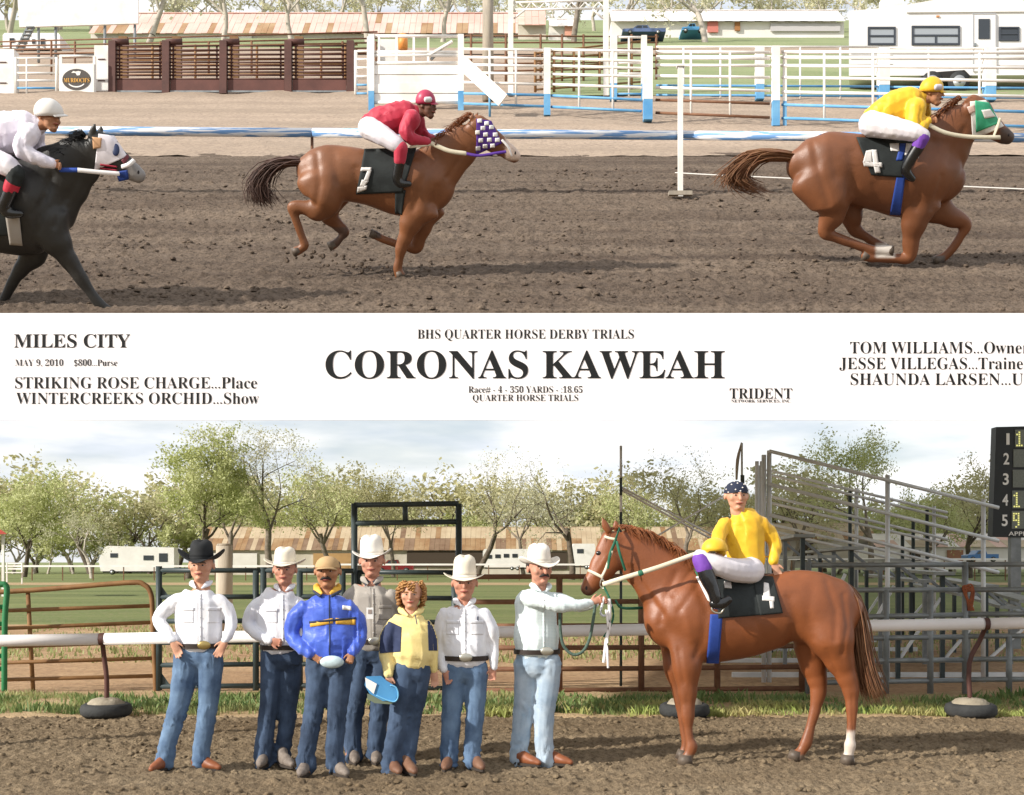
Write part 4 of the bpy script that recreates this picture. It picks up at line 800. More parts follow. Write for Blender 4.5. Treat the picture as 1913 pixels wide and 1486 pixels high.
for i, (x, d, top, m, bk, nl, lf, sp, fk, ln, lab) in enumerate((
        (350, 128, 792, M_LEAFG, M_BARKD, 6500, .24, .62, 3, .05, 'big forked cottonwood in fresh green leaf above the camper'),
        (505, 134, 792, M_LEAFP, M_BARK, 2600, .17, .6, 2, .08, 'tall sparse cottonwood with pale buds above the white hats'),
        (890, 126, 838, M_LEAFY, M_BARKD, 1300, .15, .8, 3, .0, 'dark crooked tree nearly bare right of the gate frame'),
        (1068, 120, 842, M_LEAFP, M_BARKD, 1000, .14, .8, 2, -.12, 'leaning bare tree above the horse ears'),
        (1268, 136, 838, M_LEAFY, M_BARK, 1700, .16, .7, 2, .05, 'twiggy tree behind the crossed braces'),
        (172, 130, 925, M_LEAFP, M_BARKP, 900, .15, .95, 2, -.15, 'low grey spreading tree almost bare left of the camper'),
        (45, 140, 872, M_LEAFG, M_BARKD, 4200, .24, .6, 3, .1, 'round yellow green tree at the far left'),
        (1625, 130, 800, M_LEAFG, M_BARK, 2600, .2, .62, 2, .06, 'airy green tree rising over the bleachers'),
        (1812, 132, 842, M_LEAFY, M_BARKD, 2200, .2, .6, 2, .12, 'crooked tree beside the scoreboard'),
        (735, 142, 868, M_LEAFY, M_BARK, 2600, .2, .6, 3, 0, 'soft olive tree seen through the gate frame'),
        (430, 150, 868, M_LEAFY, M_BARK, 2400, .2, .6, 3, 0, 'olive tree between the two tall cottonwoods'),
        (620, 150, 855, M_LEAFG, M_BARK, 2400, .2, .6, 3, 0, 'green tree left of the gate frame top'),
        (980, 150, 872, M_LEAFP, M_BARK, 2000, .2, .65, 3, 0, 'pale budding tree between the two bare trees'),
        (1180, 152, 890, M_LEAFG, M_BARK, 2200, .2, .6, 3, 0, 'green tree behind the striped pole'),
        (1480, 150, 868, M_LEAFY, M_BARK, 2200, .2, .6, 3, 0, 'olive tree behind the top of the bleachers'),
        (1730, 150, 898, M_LEAFG, M_BARK, 2200, .22, .6, 3, 0, 'green bushy tree between bleachers and scoreboard'))):
    tree('cottonwood_tree', lab, (U(x, 0, d).x, d, 0), gtop(top, d), 20 + i, m, bk, int(nl * 2.1), lf * .68, sp, fk, ln, group='cottonwoods along the far side of the field')
# woods behind: trees too far and too tangled to tell apart
def woods(name, lab, seed, n, xs_, ds, zf, h0, h1, m_leaf, m_tw, nleaf, leaf, kinds=6, depth=4, low=.14):
    G = np.random.RandomState(seed); geo = [tree_geo(10.0, seed * 10 + k, nleaf, leaf, .7, 3, 0, .6 * low, depth, low) for k in range(kinds)]; VV, FF, MI = [], [], []; off = 0
    for i in range(n):
        px = xs_[0] + (xs_[1] - xs_[0]) * (i + G.rand()) / n; d = G.uniform(*ds); s = G.uniform(h0, h1) / 10; a = G.uniform(0, 6.28); tv, tf, V, Fq, wv, wf = geo[i % kinds]
        A = np.concatenate([V, wv, tv]); x, y = A[:, 0] * np.cos(a) - A[:, 1] * np.sin(a), A[:, 0] * np.sin(a) + A[:, 1] * np.cos(a)
        VV.append(np.stack([x * s * 1.15 + (px - CX) * d / F, y * s + d, A[:, 2] * s + zf(d)], 1)); FF.append(np.concatenate([Fq, wf + len(V), tf + len(V) + len(wv)]) + off); MI.append(np.concatenate([np.zeros(len(Fq), int), np.ones(len(wf) + len(tf), int)])); off += len(A)
    me = fast_mesh(name, np.concatenate(VV), np.concatenate(FF)); me.materials.append(m_leaf); me.materials.append(m_tw); me.polygons.foreach_set('material_index', np.concatenate(MI).astype(np.int32))
    return tag(link(name, me), lab, 'woods', kind='stuff')
woods('woods', 'hazy budding woods closing the far side of the field', 4, 46, (-120, 2040), (172, 215), lambda d: 0.0, 12.5, 18.0, M_LEAFY, M_BARKD, 1300, .22)
woods('woods', 'green spring thicket behind the low barns', 5, 66, (-120, 2040), (174, 196), lambda d: 0.0, 6.5, 11.5, M_LEAFG, M_BARKP, 1150, .27, 4, 3, .05)
woods('woods', 'pale spring woods behind the hillside barns', 6, 60, (-60, 1990), (122, 145), lambda d: SLOPE * d - 1.1, 5.0, 10.0, mat('leaf_hill', 'c9c5a4', .7, 'd8d2b6', .2, trans=.4), M_BARKP, 1100, .22, 4, 3, .06)
for i, (x, d, fk, sp, ln, lab) in enumerate(((275, 92, 2, .8, .25, 'bare pale tree in front of the hillside barn by the billboard'), (420, 88, 3, .85, 0, 'spreading bare tree above the second brown chute'), (545, 94, 2, .6, .05, 'forked bare tree above the brown chutes'), (688, 92, 2, .5, 0, 'upright bare tree above the white loading chute'),
        (826, 94, 3, .6, 0, 'bare tree beside the grey utility pole'), (1072, 90, 3, .8, .05, 'dark bare tree under the truss arch'), (1318, 93, 3, .95, 0, 'wide bare tree before the white hillside barn'), (15, 90, 3, .7, 0, 'bare tree behind the trailer under the billboard'))):
    tree('bare_tree', lab, Dd(x, d), 9.5, 70 + i, mat('leaf_hill', 'bcb98e'), M_BARKP if i != 5 else M_BARK, 700, .16, sp, fk, ln, r0=.13, group='bare trees on the hillside')

# ================================================================== figures
def limb(mb, pl, pts, k=1.0, w=1.0, n=12, sub=3):
    """pts: (photo x, photo y, half-width in photo pixels, depth offset in metres, depth/width)"""
    P3, A, B = [], [], []
    for p in pts:
        px, py, r = p[:3]; dy = p[3] if len(p) > 3 else 0.0; ww = p[4] if len(p) > 4 else w
        P3.append(pl(px, py, dy)); a = r * pl.k(px, py, dy) * k; A.append(a); B.append(a * ww)
    mb.loft(P3, A, B, ydir=pl.away, n=n, sub=sub)
def projpx(V):
    return CX + V[:, 0] * F / V[:, 1], HY - (V[:, 2] - EYE) * F / V[:, 1]
def crumple(me, amp, f, seed, fold=0.0, z0=0.0, foldz=(0.06, 0.42)):
    V = verts(me); Nn = norms(me); x, y, z = V[:, 0], V[:, 1], V[:, 2]
    q = fbm(x * f + z * f * .6 + seed, z * f * .9 - x * .5 * f + y * f, 3) - .46
    q2 = np.abs(vnoise(x * f * 1.7 + z * f * 1.2 + seed * 3, y * f * 1.5 + z * f * .8) - .5) - .2
    q3 = np.abs(vnoise(x * f * 2.6 + z * f * 3.4 + seed * 5, y * f * 2 - z * f * 1.5 + x * f * 2.2) - .5) - .22
    dsp = amp * (q * 1.7 + q2 * 1.3 + q3 * .7)
    if not fold:
        wv = vnoise(x * 5 + seed, z * 4) * 2.2; rg = 1 - 2 * np.abs(vnoise(x * 24 + y * 9 + wv + seed, z * 5.5 + x * 6 * np.sign(x - x.mean()) + seed) - .5) * 1.6
        dsp = dsp + amp * .95 * (rg - .45) * (.35 + 1.2 * vnoise(x * 6 + 2 * seed, z * 5))
    if fold:
        h = z - z0; wgt = (np.exp(-((h - foldz[0]) / .13) ** 2) + .6 * np.exp(-((h - foldz[1]) / .10) ** 2) + .5 * np.exp(-((h - .86) / .07) ** 2) + .10) * (.35 + 1.3 * vnoise(x * 11 + seed, z * 13))
        dsp = dsp + fold * wgt * (1 - 2 * np.abs(np.sin(h * 36 + 6.5 * vnoise(x * 10 + seed, z * 8) + 34 * x * np.sign(np.sin(h * 9 + seed)))))
    setv(me, V + Nn * dsp[:, None])
def hand(mb, pl, px, py, dy, ang, ln=40, curl=.3, thumb=1, wd=1.0, spread=.03):
    """palm and five separate fingers; ang: where the fingers point in the picture, degrees, 0 = right, 90 = up"""
    k = pl.k(px, py, dy); a = R(ang); dx, dv = math.cos(a), math.sin(a); o = pl(px, py, dy)
    ax = Vector((dx, 0, 0)) + pl.up * dv; sd = Vector((-dv, 0, 0)) + pl.up * dx; nm = -pl.away; u = ln * k
    mb.loft([o, o + ax * u * .25, o + ax * u * .5], [u * .15 * wd, u * .21 * wd, u * .21 * wd], [u * .1, u * .1, u * .08], ydir=pl.away, n=10, sub=2)
    for i, fl in enumerate((.44, .5, .47, .36)):
        t = (i - 1.5) * .115 * wd; b = o + ax * u * .46 + sd * (u * t); dr = (ax + sd * (i - 1.5) * spread).normalized(); f1 = u * fl
        c1, c2 = curl * .5, curl * 1.1
        p1 = b + (dr * math.cos(c1) - nm * -math.sin(c1) * .0 + nm * math.sin(c1) * .5) * f1 * .42
        p2 = p1 + (dr * math.cos(c2 * 1.3) + nm * math.sin(c2 * 1.3)) * f1 * .33; p3 = p2 + (dr * math.cos(c2 * 2) + nm * math.sin(c2 * 2)) * f1 * .25
        mb.loft([b, p1, p2, p3], [u * .052, u * .05, u * .045, u * .038], ydir=pl.away, n=8, sub=2)
    b = o + ax * u * .14 + sd * (thumb * u * .16 * wd); d1 = (ax * .75 + sd * thumb * .6 + nm * .2).normalized()
    mb.loft([b, b + d1 * u * .2, b + d1 * u * .3 + ax * u * .1], [u * .065, u * .058, u * .045], ydir=pl.away, n=8, sub=2)

class Head:
    """head in its own axes: x right, y away from the camera, z up, in units of head height"""
    def __init__(s, pl, px, py, hpx, yaw=0.0, pitch=0.0, roll=0.0):
        s.o = pl(px, py, 0.0 if not isinstance(px, tuple) else 0); s.h = hpx * pl.k(px, py)
        s.M = (Matrix.Rotation(-pl.th * .0, 3, 'X') @ Matrix.Rotation(R(roll), 3, 'Y') @ Matrix.Rotation(R(yaw), 3, 'Z') @ Matrix.Rotation(R(pitch), 3, 'X'))
    def p(s, x, y, z): return s.o + s.M @ (Vector((x, y, z)) * s.h)
    def skin(s, mb, female=False):
        h = s.h; M = s.M; E = lambda c, r: mb.ell(s.p(*c), [q * h for q in r], M)
        E((0, .05, .13), (.39, .43, .37)); E((0, -.10, -.02), (.352, .30, .33))
        mb.loft([s.p(0, -.06, -.05), s.p(0, -.13, -.25), s.p(0, -.19, -.40)], [.342 * h, .30 * h, .19 * h], [.27 * h, .22 * h, .12 * h], ydir=M @ Vector((0, 1, 0)), n=14)
        mb.loft([s.p(0, -.38, .06), s.p(0, -.46, -.06), s.p(0, -.475, -.115)], [.035 * h, .05 * h, .065 * h], [.05 * h, .06 * h, .05 * h], n=8)
        mb.loft([s.p(-.2, -.31, .10), s.p(0, -.385, .10), s.p(.2, -.31, .10)], [.04 * h] * 3, [.045 * h] * 3, n=8)
        mb.loft([s.p(-.1, -.375, -.235), s.p(0, -.405, -.225), s.p(.1, -.375, -.235)], [.03 * h, .038 * h, .03 * h], n=8)
        E((0, -.30, -.385), (.1, .09, .07))
        for q in (-1, 1):
            E((q * .40, .04, .0), (.035, .09, .125)); E((q * .215, -.25, -.07), (.1, .1, .1))
    def neck(s, mb, x=0, y=.06, z=-.75, r=.23):
        h = s.h; mb.loft([s.p(0, .04, -.12), s.p(x * .6, .06, -.42), s.p(x, y, z)], [.24 * h, r * h, (r + .06) * h], ydir=s.M @ Vector((0, 1, 0)), n=12)
    def face(s, parent, brow, moustache=None, glasses=False, lips='9a5148'):
        h = s.h
        for q in (-1, 1):
            e = MB().ell(s.p(q * .14, -.362, .03), (.056 * h, .03 * h, .026 * h), s.M, 10, 6).build('eye', mat('eye_white', 'b9a89c', .3), parent, True)
            MB().ell(s.p(q * .14, -.388, .03), (.03 * h, .014 * h, .026 * h), s.M, 8, 6).build('iris', mat('iris_dark', '231a14', .3), e, True)
            MB().loft([s.p(q * .06, -.40, .095), s.p(q * .14, -.405, .12), s.p(q * .23, -.345, .095)], [.016 * h, .024 * h, .014 * h], n=6).build('eyebrow', brow, parent, True)
        MB().loft([s.p(-.12, -.385, -.235), s.p(0, -.437, -.238), s.p(.12, -.385, -.235)], [.014 * h, .024 * h, .014 * h], n=6).build('mouth', mat('lips' + lips, lips, .5), parent, True)
        if moustache: MB().loft([s.p(-.15, -.36, -.225), s.p(-.06, -.43, -.175), s.p(.06, -.43, -.175), s.p(.15, -.36, -.225)], [.03 * h, .05 * h, .05 * h, .03 * h], n=8).build('moustache', moustache, parent, True)
    def hair(s, parent, m, zlo=-.12, front=-.18, k=1.04, ztop=.6, zf=.25):
        h = s.h; V, Fq = [], []; nu, nv = 36, 18
        for j in range(nv + 1):
            ph = math.pi * j / nv
            for i in range(nu):
                t = 2 * math.pi * i / nu; V.append((.405 * k * math.sin(ph) * math.cos(t), .05 + .445 * k * math.sin(ph) * math.sin(t), .13 + .385 * k * math.cos(ph)))
        for j in range(nv):
            for i in range(nu):
                f = (j * nu + i, (j + 1) * nu + i, (j + 1) * nu + (i + 1) % nu, j * nu + (i + 1) % nu); c = np.mean([V[q] for q in f], 0)
                if c[2] > zlo and (c[1] > front or c[2] > zf) and c[2] < ztop: Fq.append(f)
        o = MB().add([s.p(*v) for v in V], Fq).build('hair', m, parent, True); q = o.modifiers.new('s', 'SOLIDIFY'); q.thickness = .02 * h; return o

def cowboy_hat(parent, H, m, band, w=.73, crown=.62, curl=.26, dip=.10, z=.22, roll=0, bk=.62, name='cowboy_hat', tall=1.0):
    """parametric felt hat: brim rolled up at the sides, dipped in front, pinched crown"""
    h = H.h; M = H.M @ Matrix.Rotation(R(roll), 3, 'Y'); o = H.p(0, .03, z); V = []; Fq = []; n = 48; rings = []
    for t in np.linspace(0, 1, 9):
        rings.append([(lambda a, t: (lambda rx, ry: Vector((rx * math.cos(a), ry * math.sin(a), curl * t ** 1.7 * abs(math.cos(a)) ** 1.4 - dip * t * max(0, -math.sin(a)) ** 1.5 - .05 * t * max(0, math.sin(a)))))((.382 + (w + .03 - .382) * t) * (1 - .10 * t * abs(math.cos(a)) ** 3), .43 + (bk - .43 + .06) * t))(2 * math.pi * i / n, t) for i in range(n)])
    rings = rings[::-1]
    for t in (0.0, .25, .5, .7, .84, .93, .98, 1.0):
        sx = .382 - .055 * t; sy = .43 - .06 * t; rd = 1 - max(0, (t - .7) / .3) ** 2.2 * .55; q = []
        for i in range(n):
            a = 2 * math.pi * i / n; x, y = sx * rd * math.cos(a), sy * rd * math.sin(a)
            zz = crown * tall * t * (1 - .10 * max(0, -math.sin(a)) * t) ; pin = .12 * t * math.exp(-((y + .28) / .2) ** 2); q.append(Vector((x * (1 - pin), y, zz + .05 * t * abs(x) / .3)))
        rings.append(q)
    rings.append([Vector((v.x * .35, v.y * .6, v.z - .055)) for v in rings[-1]]); rings.append([Vector((v.x * .02, v.y * .1, v.z - .02)) for v in rings[-1]])
    for q in rings: V += [o + M @ (v * h) for v in q]
    for j in range(len(rings) - 1):
        for i in range(n): Fq.append((j * n + i, j * n + (i + 1) % n, (j + 1) * n + (i + 1) % n, (j + 1) * n + i))
    ob = MB().add(V, Fq).build(name, m, parent, True); q = ob.modifiers.new('s', 'SOLIDIFY'); q.thickness = .018 * h; q.offset = 0
    q = MB(); vs = []
    for zz in (.015, .085):
        for i in range(n): a = 2 * math.pi * i / n; vs.append(o + M @ (Vector((.389 * math.cos(a), .437 * math.sin(a), zz)) * h))
    q.add(vs, [(i, (i + 1) % n, n + (i + 1) % n, n + i) for i in range(n)]).build('hat_band', band, ob, True)
    return ob

def cloth(name, m, parent, pl, lists, k=1.0, voxel=.012, amp=.006, f=11, seed=1, fold=0.0, it=3, w=1.0):
    mb = MB()
    for l in lists: limb(mb, pl, l, k, w)
    me = mb.fuse(voxel, it, .44)
    if amp: crumple(me, amp, f, seed, fold)
    return link(name, me, m, parent, True)
def shoe(parent, base, toe, m, sole, L=.29, Hh=.09, name='boot', heel=True):
    """base: under the ankle on the ground; toe: unit direction"""
    b = Vector(base); t = Vector(toe).normalized(); z = Vector((0, 0, 1)); mb = MB()
    mb.loft([b - t * .06 + z * .06, b + t * .03 + z * .058, b + t * (L * .45) + z * .045, b + t * (L * .66) + z * .034], [.040, .044, .046, .026], [.055, .06, .038, .024], ydir=(0, 0, 1), n=14)
    mb.loft([b - t * .012 + z * .11, b - t * .015 + z * .06], [.045, .045], ydir=t, n=12)
    o = link(name, mb.fuse(.008, 2), m, parent, True)
    q = MB(); n = 20; vs = []
    for zz, kk in ((0.0, 1.0), (.022, 1.03)):
        for i in range(n):
            a = 2 * math.pi * i / n; sdv = t.cross(z); vs.append(b + t * (.055 + .155 * math.cos(a)) + sdv * (.048 * kk * math.sin(a)) * (1.0 - .25 * max(0, math.cos(a))) + z * zz)
    q.add(vs, [tuple(range(n - 1, -1, -1)), tuple(range(n, 2 * n))] + [(i, (i + 1) % n, n + (i + 1) % n, n + i) for i in range(n)]).build('sole', sole, o)
    return o
def belt(parent, pl, x0, x1, row, dep, m, buckle=None, hh=.02, bx=None):
    c = pl((x0 + x1) / 2, row); dep += .014; a = (pl(x1, row).x - pl(x0, row).x) / 2 + .016; n = 40; vs = []
    for zz in (-hh, hh):
        for i in range(n): t = 2 * math.pi * i / n; vs.append(c + Vector((a * math.cos(t), dep * math.sin(t), zz)))
    o = MB().add(vs, [(i, (i + 1) % n, n + (i + 1) % n, n + i) for i in range(n)]).build('belt', m, parent, True)
    if buckle: MB().ell(pl(bx or (x0 + x1) / 2, row, -dep * .99), (.055, .012, .036), None, 20, 8).build('buckle', buckle, o, True)
    return o

SKIN = mat('skin', 'cb9b80', .55, 'bf8b70', 14, spec=.35); SKINR = mat('skin_ruddy', 'c48f78', .55, 'b88069', 14, spec=.35); SKINT = mat('skin_tan', 'b07f60', .55, 'a27050', 14, spec=.35)
WSH = mat('white_shirt', 'e9e8ea', .85, 'dedfe6', 5, bump=.12, bscale=120); GSH = mat('grey_shirt', 'aca59c', .85, '9d968d', 6, bump=.12, bscale=120)
DEN = mat('denim_blue', '425876', .9, '7089a5', 5, bump=.25, bscale=260, lo=.3, hi=.7); DEND = mat('denim_dark', '2c3a4e', .9, '3b4c64', 5, bump=.25, bscale=260); DENL = mat('denim_light', '8ba0b4', .9, 'b8c6d2', 5, bump=.25, bscale=260)
DENM = mat('denim_mid', '2f3d52', .9, '4a5c76', 5, bump=.25, bscale=260)
BOOT = mat('boot_tan', '8f5638', .5, '7a4528', 8); SHOE = mat('shoe_grey', '6b6058', .7, '857a70', 20); BOOTB = mat('boot_brown', '6b4a38', .6, '7d5c48', 8); SOLE = mat('sole', '3a322c', .8)
FELTW = mat('felt_white', 'eae4da', .85, 'ddd5c8', 4); FELTB = mat('felt_black', '16181a', .8, '202224', 4); FELTC = mat('felt_cream', 'e2d9c8', .85, 'd6ccb8', 4)
BELT = mat('belt_leather', '2f241e', .5); GOLD = mat('buckle_gold', 'a8925c', .3, metal=.8); SILV = mat('buckle_silver', 'b8b4a6', .3, metal=.8)
HAIRD = mat('hair_dark', '2e2420', .7); HAIRG = mat('hair_grey', '9a928a', .7); HAIRB = mat('hair_blond', 'b98a52', .6, '8e6236', 18); BROWG = mat('brow_grey', '6a5a50', .8)

def person(d, label, head, torso, arms, legs, shirt, pants, hands=(), feet=(), skin=SKIN, tilt=False, shoes=None, name='person', neckz=-.75, sole=SOLE, tw=.56, seed=1, fold=.009, pvox=.012, legw=1.0, tops=None, shirt_name='shirt', pants_name='jeans', amp=.006, headkw={}):
    pl = Plane(d, tilt); base = pl(torso[-1][0], torso[-1][1]); base = Vector((base.x, d, 0.0 if not tilt else zdeck(d)))
    th = thing(name, base, label, 'person')
    if not tilt:
        x0, y0, r0 = torso[0][:3]; x1, y1, r1 = torso[1][:3]
        torso = [(x0, y0 + 1, r0 * .42, 0, .9), (x0, y0 + 6, r0 * .9, 0, .6), (x0 * .5 + x1 * .5, y1 - 5, r1 * .76, 0, .54), (x1, y1 + 7, r1 * .93)] + [(p[0], p[1], p[2] * (.95 if i_ == 0 else 1.05), *p[3:]) for i_, p in enumerate(torso[2:])]
        arms = [[(a[0][0] + (5 if a[0][0] < x1 else -5), a[0][1] + 9, a[0][2] * .78, *a[0][3:])] + [(p[0], p[1], p[2] * .80, *p[3:]) for p in a[1:]] for a in arms]
    H = Head(pl, *head, **headkw); mb = MB(); H.skin(mb); H.neck(mb, z=neckz)
    if headkw.get('_'): pass
    limb(mb, pl, torso, .86, tw)
    for a in arms: limb(mb, pl, a, .8)
    for l in legs: limb(mb, pl, l, .82, legw)
    for hd in hands: hand(mb, pl, *hd[:7], **(hd[7] if len(hd) > 7 else {}))
    link('body', mb.fuse(.0068, 2, .34), skin, th, True)
    cloth(shirt_name, shirt, th, pl, [[(*p[:3], p[3] if len(p) > 3 else 0, p[4] if len(p) > 4 else tw) for p in torso]] + list(arms), 1.0, .0095, amp, 12, seed)
    hip = torso[-1]; pv = [(hip[0], hip[1] - 2, hip[2] * .93, 0, tw * 1.02), (hip[0], hip[1] + 26, hip[2] * .97, 0, tw * 1.05)]
    cloth(pants_name, pants, th, pl, ([pv] if not tilt else []) + list(legs), 1.0, pvox, amp * .8, 9, seed + 3, fold, w=legw)
    if shirt_name == 'shirt' and not tilt:
        for sx in (-1, 1):
            hh = H.h; MB().loft([H.p(sx * .30, .06, -.47), H.p(sx * .27, -.16, -.55), H.p(sx * .10, -.30, -.70)], [.07 * hh, .10 * hh, .03 * hh], [.02 * hh] * 3, n=8).build('collar', shirt, th, True)
    for (x, dx, ty) in feet:
        b = pl(x, 1440); b.z = 0.0 + .005; b.y = d; shoe(th, b, (dx, -ty, 0), shoes or BOOT, sole)
    return pl, th, H

# ---- 1: black hat
pl, th, H = person(10.05, 'man in black cowboy hat and white shirt with hands on hips', (376, 1058, 58), [(376, 1100, 30, 0, .7), (373, 1118, 47), (371, 1150, 47), (372, 1185, 42, 0, .66), (373, 1203, 40, 0, .68)],
    [[(330, 1113, 19), (313, 1135, 18), (297, 1158, 16), (308, 1178, 14, -.06), (322, 1196, 11, -.1)], [(413, 1114, 19), (424, 1138, 17), (432, 1162, 15), (428, 1182, 13, -.06), (421, 1196, 10, -.1)]],
    [[(350, 1222, 25, 0), (344, 1265, 24), (335, 1315, 20), (322, 1360, 18), (312, 1395, 17), (308, 1424, 18)], [(393, 1222, 25), (392, 1265, 23), (389, 1315, 19), (383, 1360, 18), (377, 1395, 17), (376, 1422, 18)]],
    WSH, DEN, [(322, 1198, -.11, -62, 38, .3, 1), (421, 1198, -.11, -118, 38, .3, -1)], [(307, -.25, .9), (376, .85, .5)], SKIN, seed=2)
H.face(th, BROWG); H.hair(th, HAIRG, -.1, -.02, 1.02, .3, 9); cowboy_hat(th, H, FELTB, FELTB, .78, .62, .34, .12, .22); belt(th, pl, 332, 414, 1206, .115, BELT, GOLD, bx=381)
# ---- 2: cream hat behind
pl, th, H = person(10.25, 'older man in cream cowboy hat and white shirt partly behind blue jacket', (532, 1066, 54), [(530, 1102, 26, 0, .7), (522, 1120, 44), (520, 1150, 45), (524, 1185, 40, 0, .66), (527, 1206, 38, 0, .68)],
    [[(484, 1117, 17), (472, 1140, 16), (464, 1166, 15), (482, 1187, 13, -.08), (503, 1197, 11, -.13)], [(560, 1117, 16, .03), (570, 1145, 15, .05), (572, 1175, 13, .03), (560, 1200, 11, -.02)]],
    [[(508, 1225, 22), (506, 1270, 20), (503, 1315, 18), (497, 1360, 17), (493, 1395, 18), (492, 1424, 19)], [(542, 1225, 23, .04), (541, 1270, 22, .06), (538, 1315, 19, .08), (535, 1360, 16, .08), (530, 1390, 16, .08), (527, 1416, 17, .08)]],
    WSH, DENM, [(504, 1198, -.14, -8, 36, 1.1, -1)], [(494, .0, 1), (529, .5, .8)], SKINR, shoes=SHOE, seed=3)
H.face(th, BROWG); H.hair(th, HAIRG, -.1, -.02, 1.02, .3, 9); cowboy_hat(th, H, FELTC, FELTW, .76, .58, .2, .08, .22); belt(th, pl, 489, 566, 1209, .11, BELT)
# ---- 4: grey shirt, tall, behind
pl, th, H = person(10.45, 'tall man in white cowboy hat and grey shirt with a badge', (695, 1050, 58), [(695, 1092, 30, 0, .7), (692, 1108, 49), (694, 1145, 48), (697, 1180, 43, 0, .68), (700, 1198, 41, 0, .7)],
    [[(652, 1104, 19), (644, 1135, 17, .04), (640, 1165, 15, .05), (646, 1198, 12, .0)], [(735, 1106, 19), (745, 1140, 17, .04), (748, 1172, 15, .05), (744, 1205, 12, .0)]],
    [[(680, 1220, 25), (672, 1265, 23), (664, 1315, 19), (660, 1355, 17), (659, 1390, 17), (660, 1414, 18)], [(718, 1220, 25), (714, 1265, 23), (710, 1315, 20), (706, 1355, 18), (703, 1390, 18), (702, 1412, 19)]],
    GSH, DENM, [(646, 1200, 0, -88, 36, .4, 1), (744, 1207, 0, -92, 36, .4, -1)], [(661, .2, 1), (703, .1, 1)], SKINR, shoes=SHOE, seed=5)
H.face(th, BROWG); H.hair(th, HAIRG, -.1, -.02, 1.02, .3, 9); cowboy_hat(th, H, FELTW, FELTW, .66, .66, .2, .10, .2, roll=-4); belt(th, pl, 658, 742, 1198, .12, BELT, SILV)
bd = MB().box(pl(691, 1146, -.165), (.058, .006, .095)).build('badge', mat('badge_white', 'e8e6e2', .4), th); MB().box(pl(691, 1143, -.17), (.03, .004, .035)).build('badge_photo', mat('badge_photo', '9a8a80', .5), bd)
MB().sweep([pl(691, 1136, -.165), pl(690, 1128, -.16)], .004).build('badge_clip', SILV, bd)
for sx in (-1, 1): MB().add([H.p(sx * .03, -.22, -.62), H.p(sx * .24, -.12, -.5), H.p(sx * .30, -.2, -.66), H.p(sx * .16, -.32, -.78)], [(0, 1, 2, 3)]).build('collar', mat('collar_dark', '3c4048', .8), th)
# ---- 3: blue jacket
BLUE = mat('blue_nylon', '3652b4', .45, '4a68cc', 6, bump=.1, bscale=60, sheen=.2); YEL = mat('yellow_trim', 'd9a83e', .6); NAVY = mat('navy_cloth', '252c44', .7, '2f3850', 6)
pl, th, H = person(9.82, 'man in tan cap and bright blue jacket with yellow stripe', (612, 1069, 60), [(611, 1108, 30, 0, .75), (611, 1128, 52), (613, 1160, 52), (618, 1195, 50, 0, .68), (620, 1218, 45, 0, .7)],
    [[(566, 1127, 21), (552, 1155, 20), (545, 1185, 18), (560, 1208, 16, -.06), (580, 1222, 13, -.1)], [(656, 1126, 20), (667, 1155, 19), (673, 1182, 17), (668, 1202, 15, -.05), (660, 1218, 12, -.1)]],
    [[(595, 1240, 26), (592, 1285, 22), (585, 1335, 19), (577, 1380, 18), (572, 1408, 18), (571, 1436, 18)], [(636, 1240, 26), (633, 1285, 22), (629, 1335, 19), (626, 1380, 18), (625, 1405, 18), (627, 1432, 18)]],
    BLUE, DENM, [(582, 1224, -.11, -30, 34, 1.2, 1), (659, 1219, -.11, -110, 34, 1.2, -1)], [(571, -.05, 1), (630, .5, .85)], SKINT, shoes=SHOE, seed=7, shirt_name='jacket', amp=.008)
H.face(th, HAIRD, HAIRD); H.hair(th, HAIRD, -.1, 0, 1.02, .3, 9)
TANC = mat('tan_cap', 'a98a62', .85, 'b99a70', 6)
cp = MB(); V = []; Fq = []; n = 32
for j in range(8):
    ph = R(90 * j / 7)
    for i in range(n): a = 2 * math.pi * i / n; V.append(H.p(.40 * math.cos(ph) * math.cos(a), .04 + .46 * math.cos(ph) * math.sin(a), .14 + .36 * math.sin(ph)))
for j in range(7):
    for i in range(n): Fq.append((j * n + i, j * n + (i + 1) % n, (j + 1) * n + (i + 1) % n, (j + 1) * n + i))
cap = cp.add(V, Fq).build('cap', TANC, th, True)
V = []
for t in (0, .5, 1):
    for i in range(11): a = R(200 + 14 * i); V.append(H.p(.34 * math.cos(a), .02 + .45 * math.sin(a) - .30 * t * (1 - .55 * (abs(i - 5) / 5) ** 2), .15 - .05 * t - .05 * (abs(i - 5) / 5) ** 2))
bl = MB().add(V, [(j * 11 + i, j * 11 + i + 1, (j + 1) * 11 + i + 1, (j + 1) * 11 + i) for j in (0, 1) for i in range(10)]).build('cap_bill', TANC, cap, True); bl.modifiers.new('s', 'SOLIDIFY').thickness = .004
bv = None
def bvh_of(*objs):
    vs, fs = [], []
    for o in objs:
        b = len(vs); vs += [v.co.copy() for v in o.data.vertices]; fs += [[b + i for i in p.vertices] for p in o.data.polygons]
    return BVHTree.FromPolygons(vs, fs)
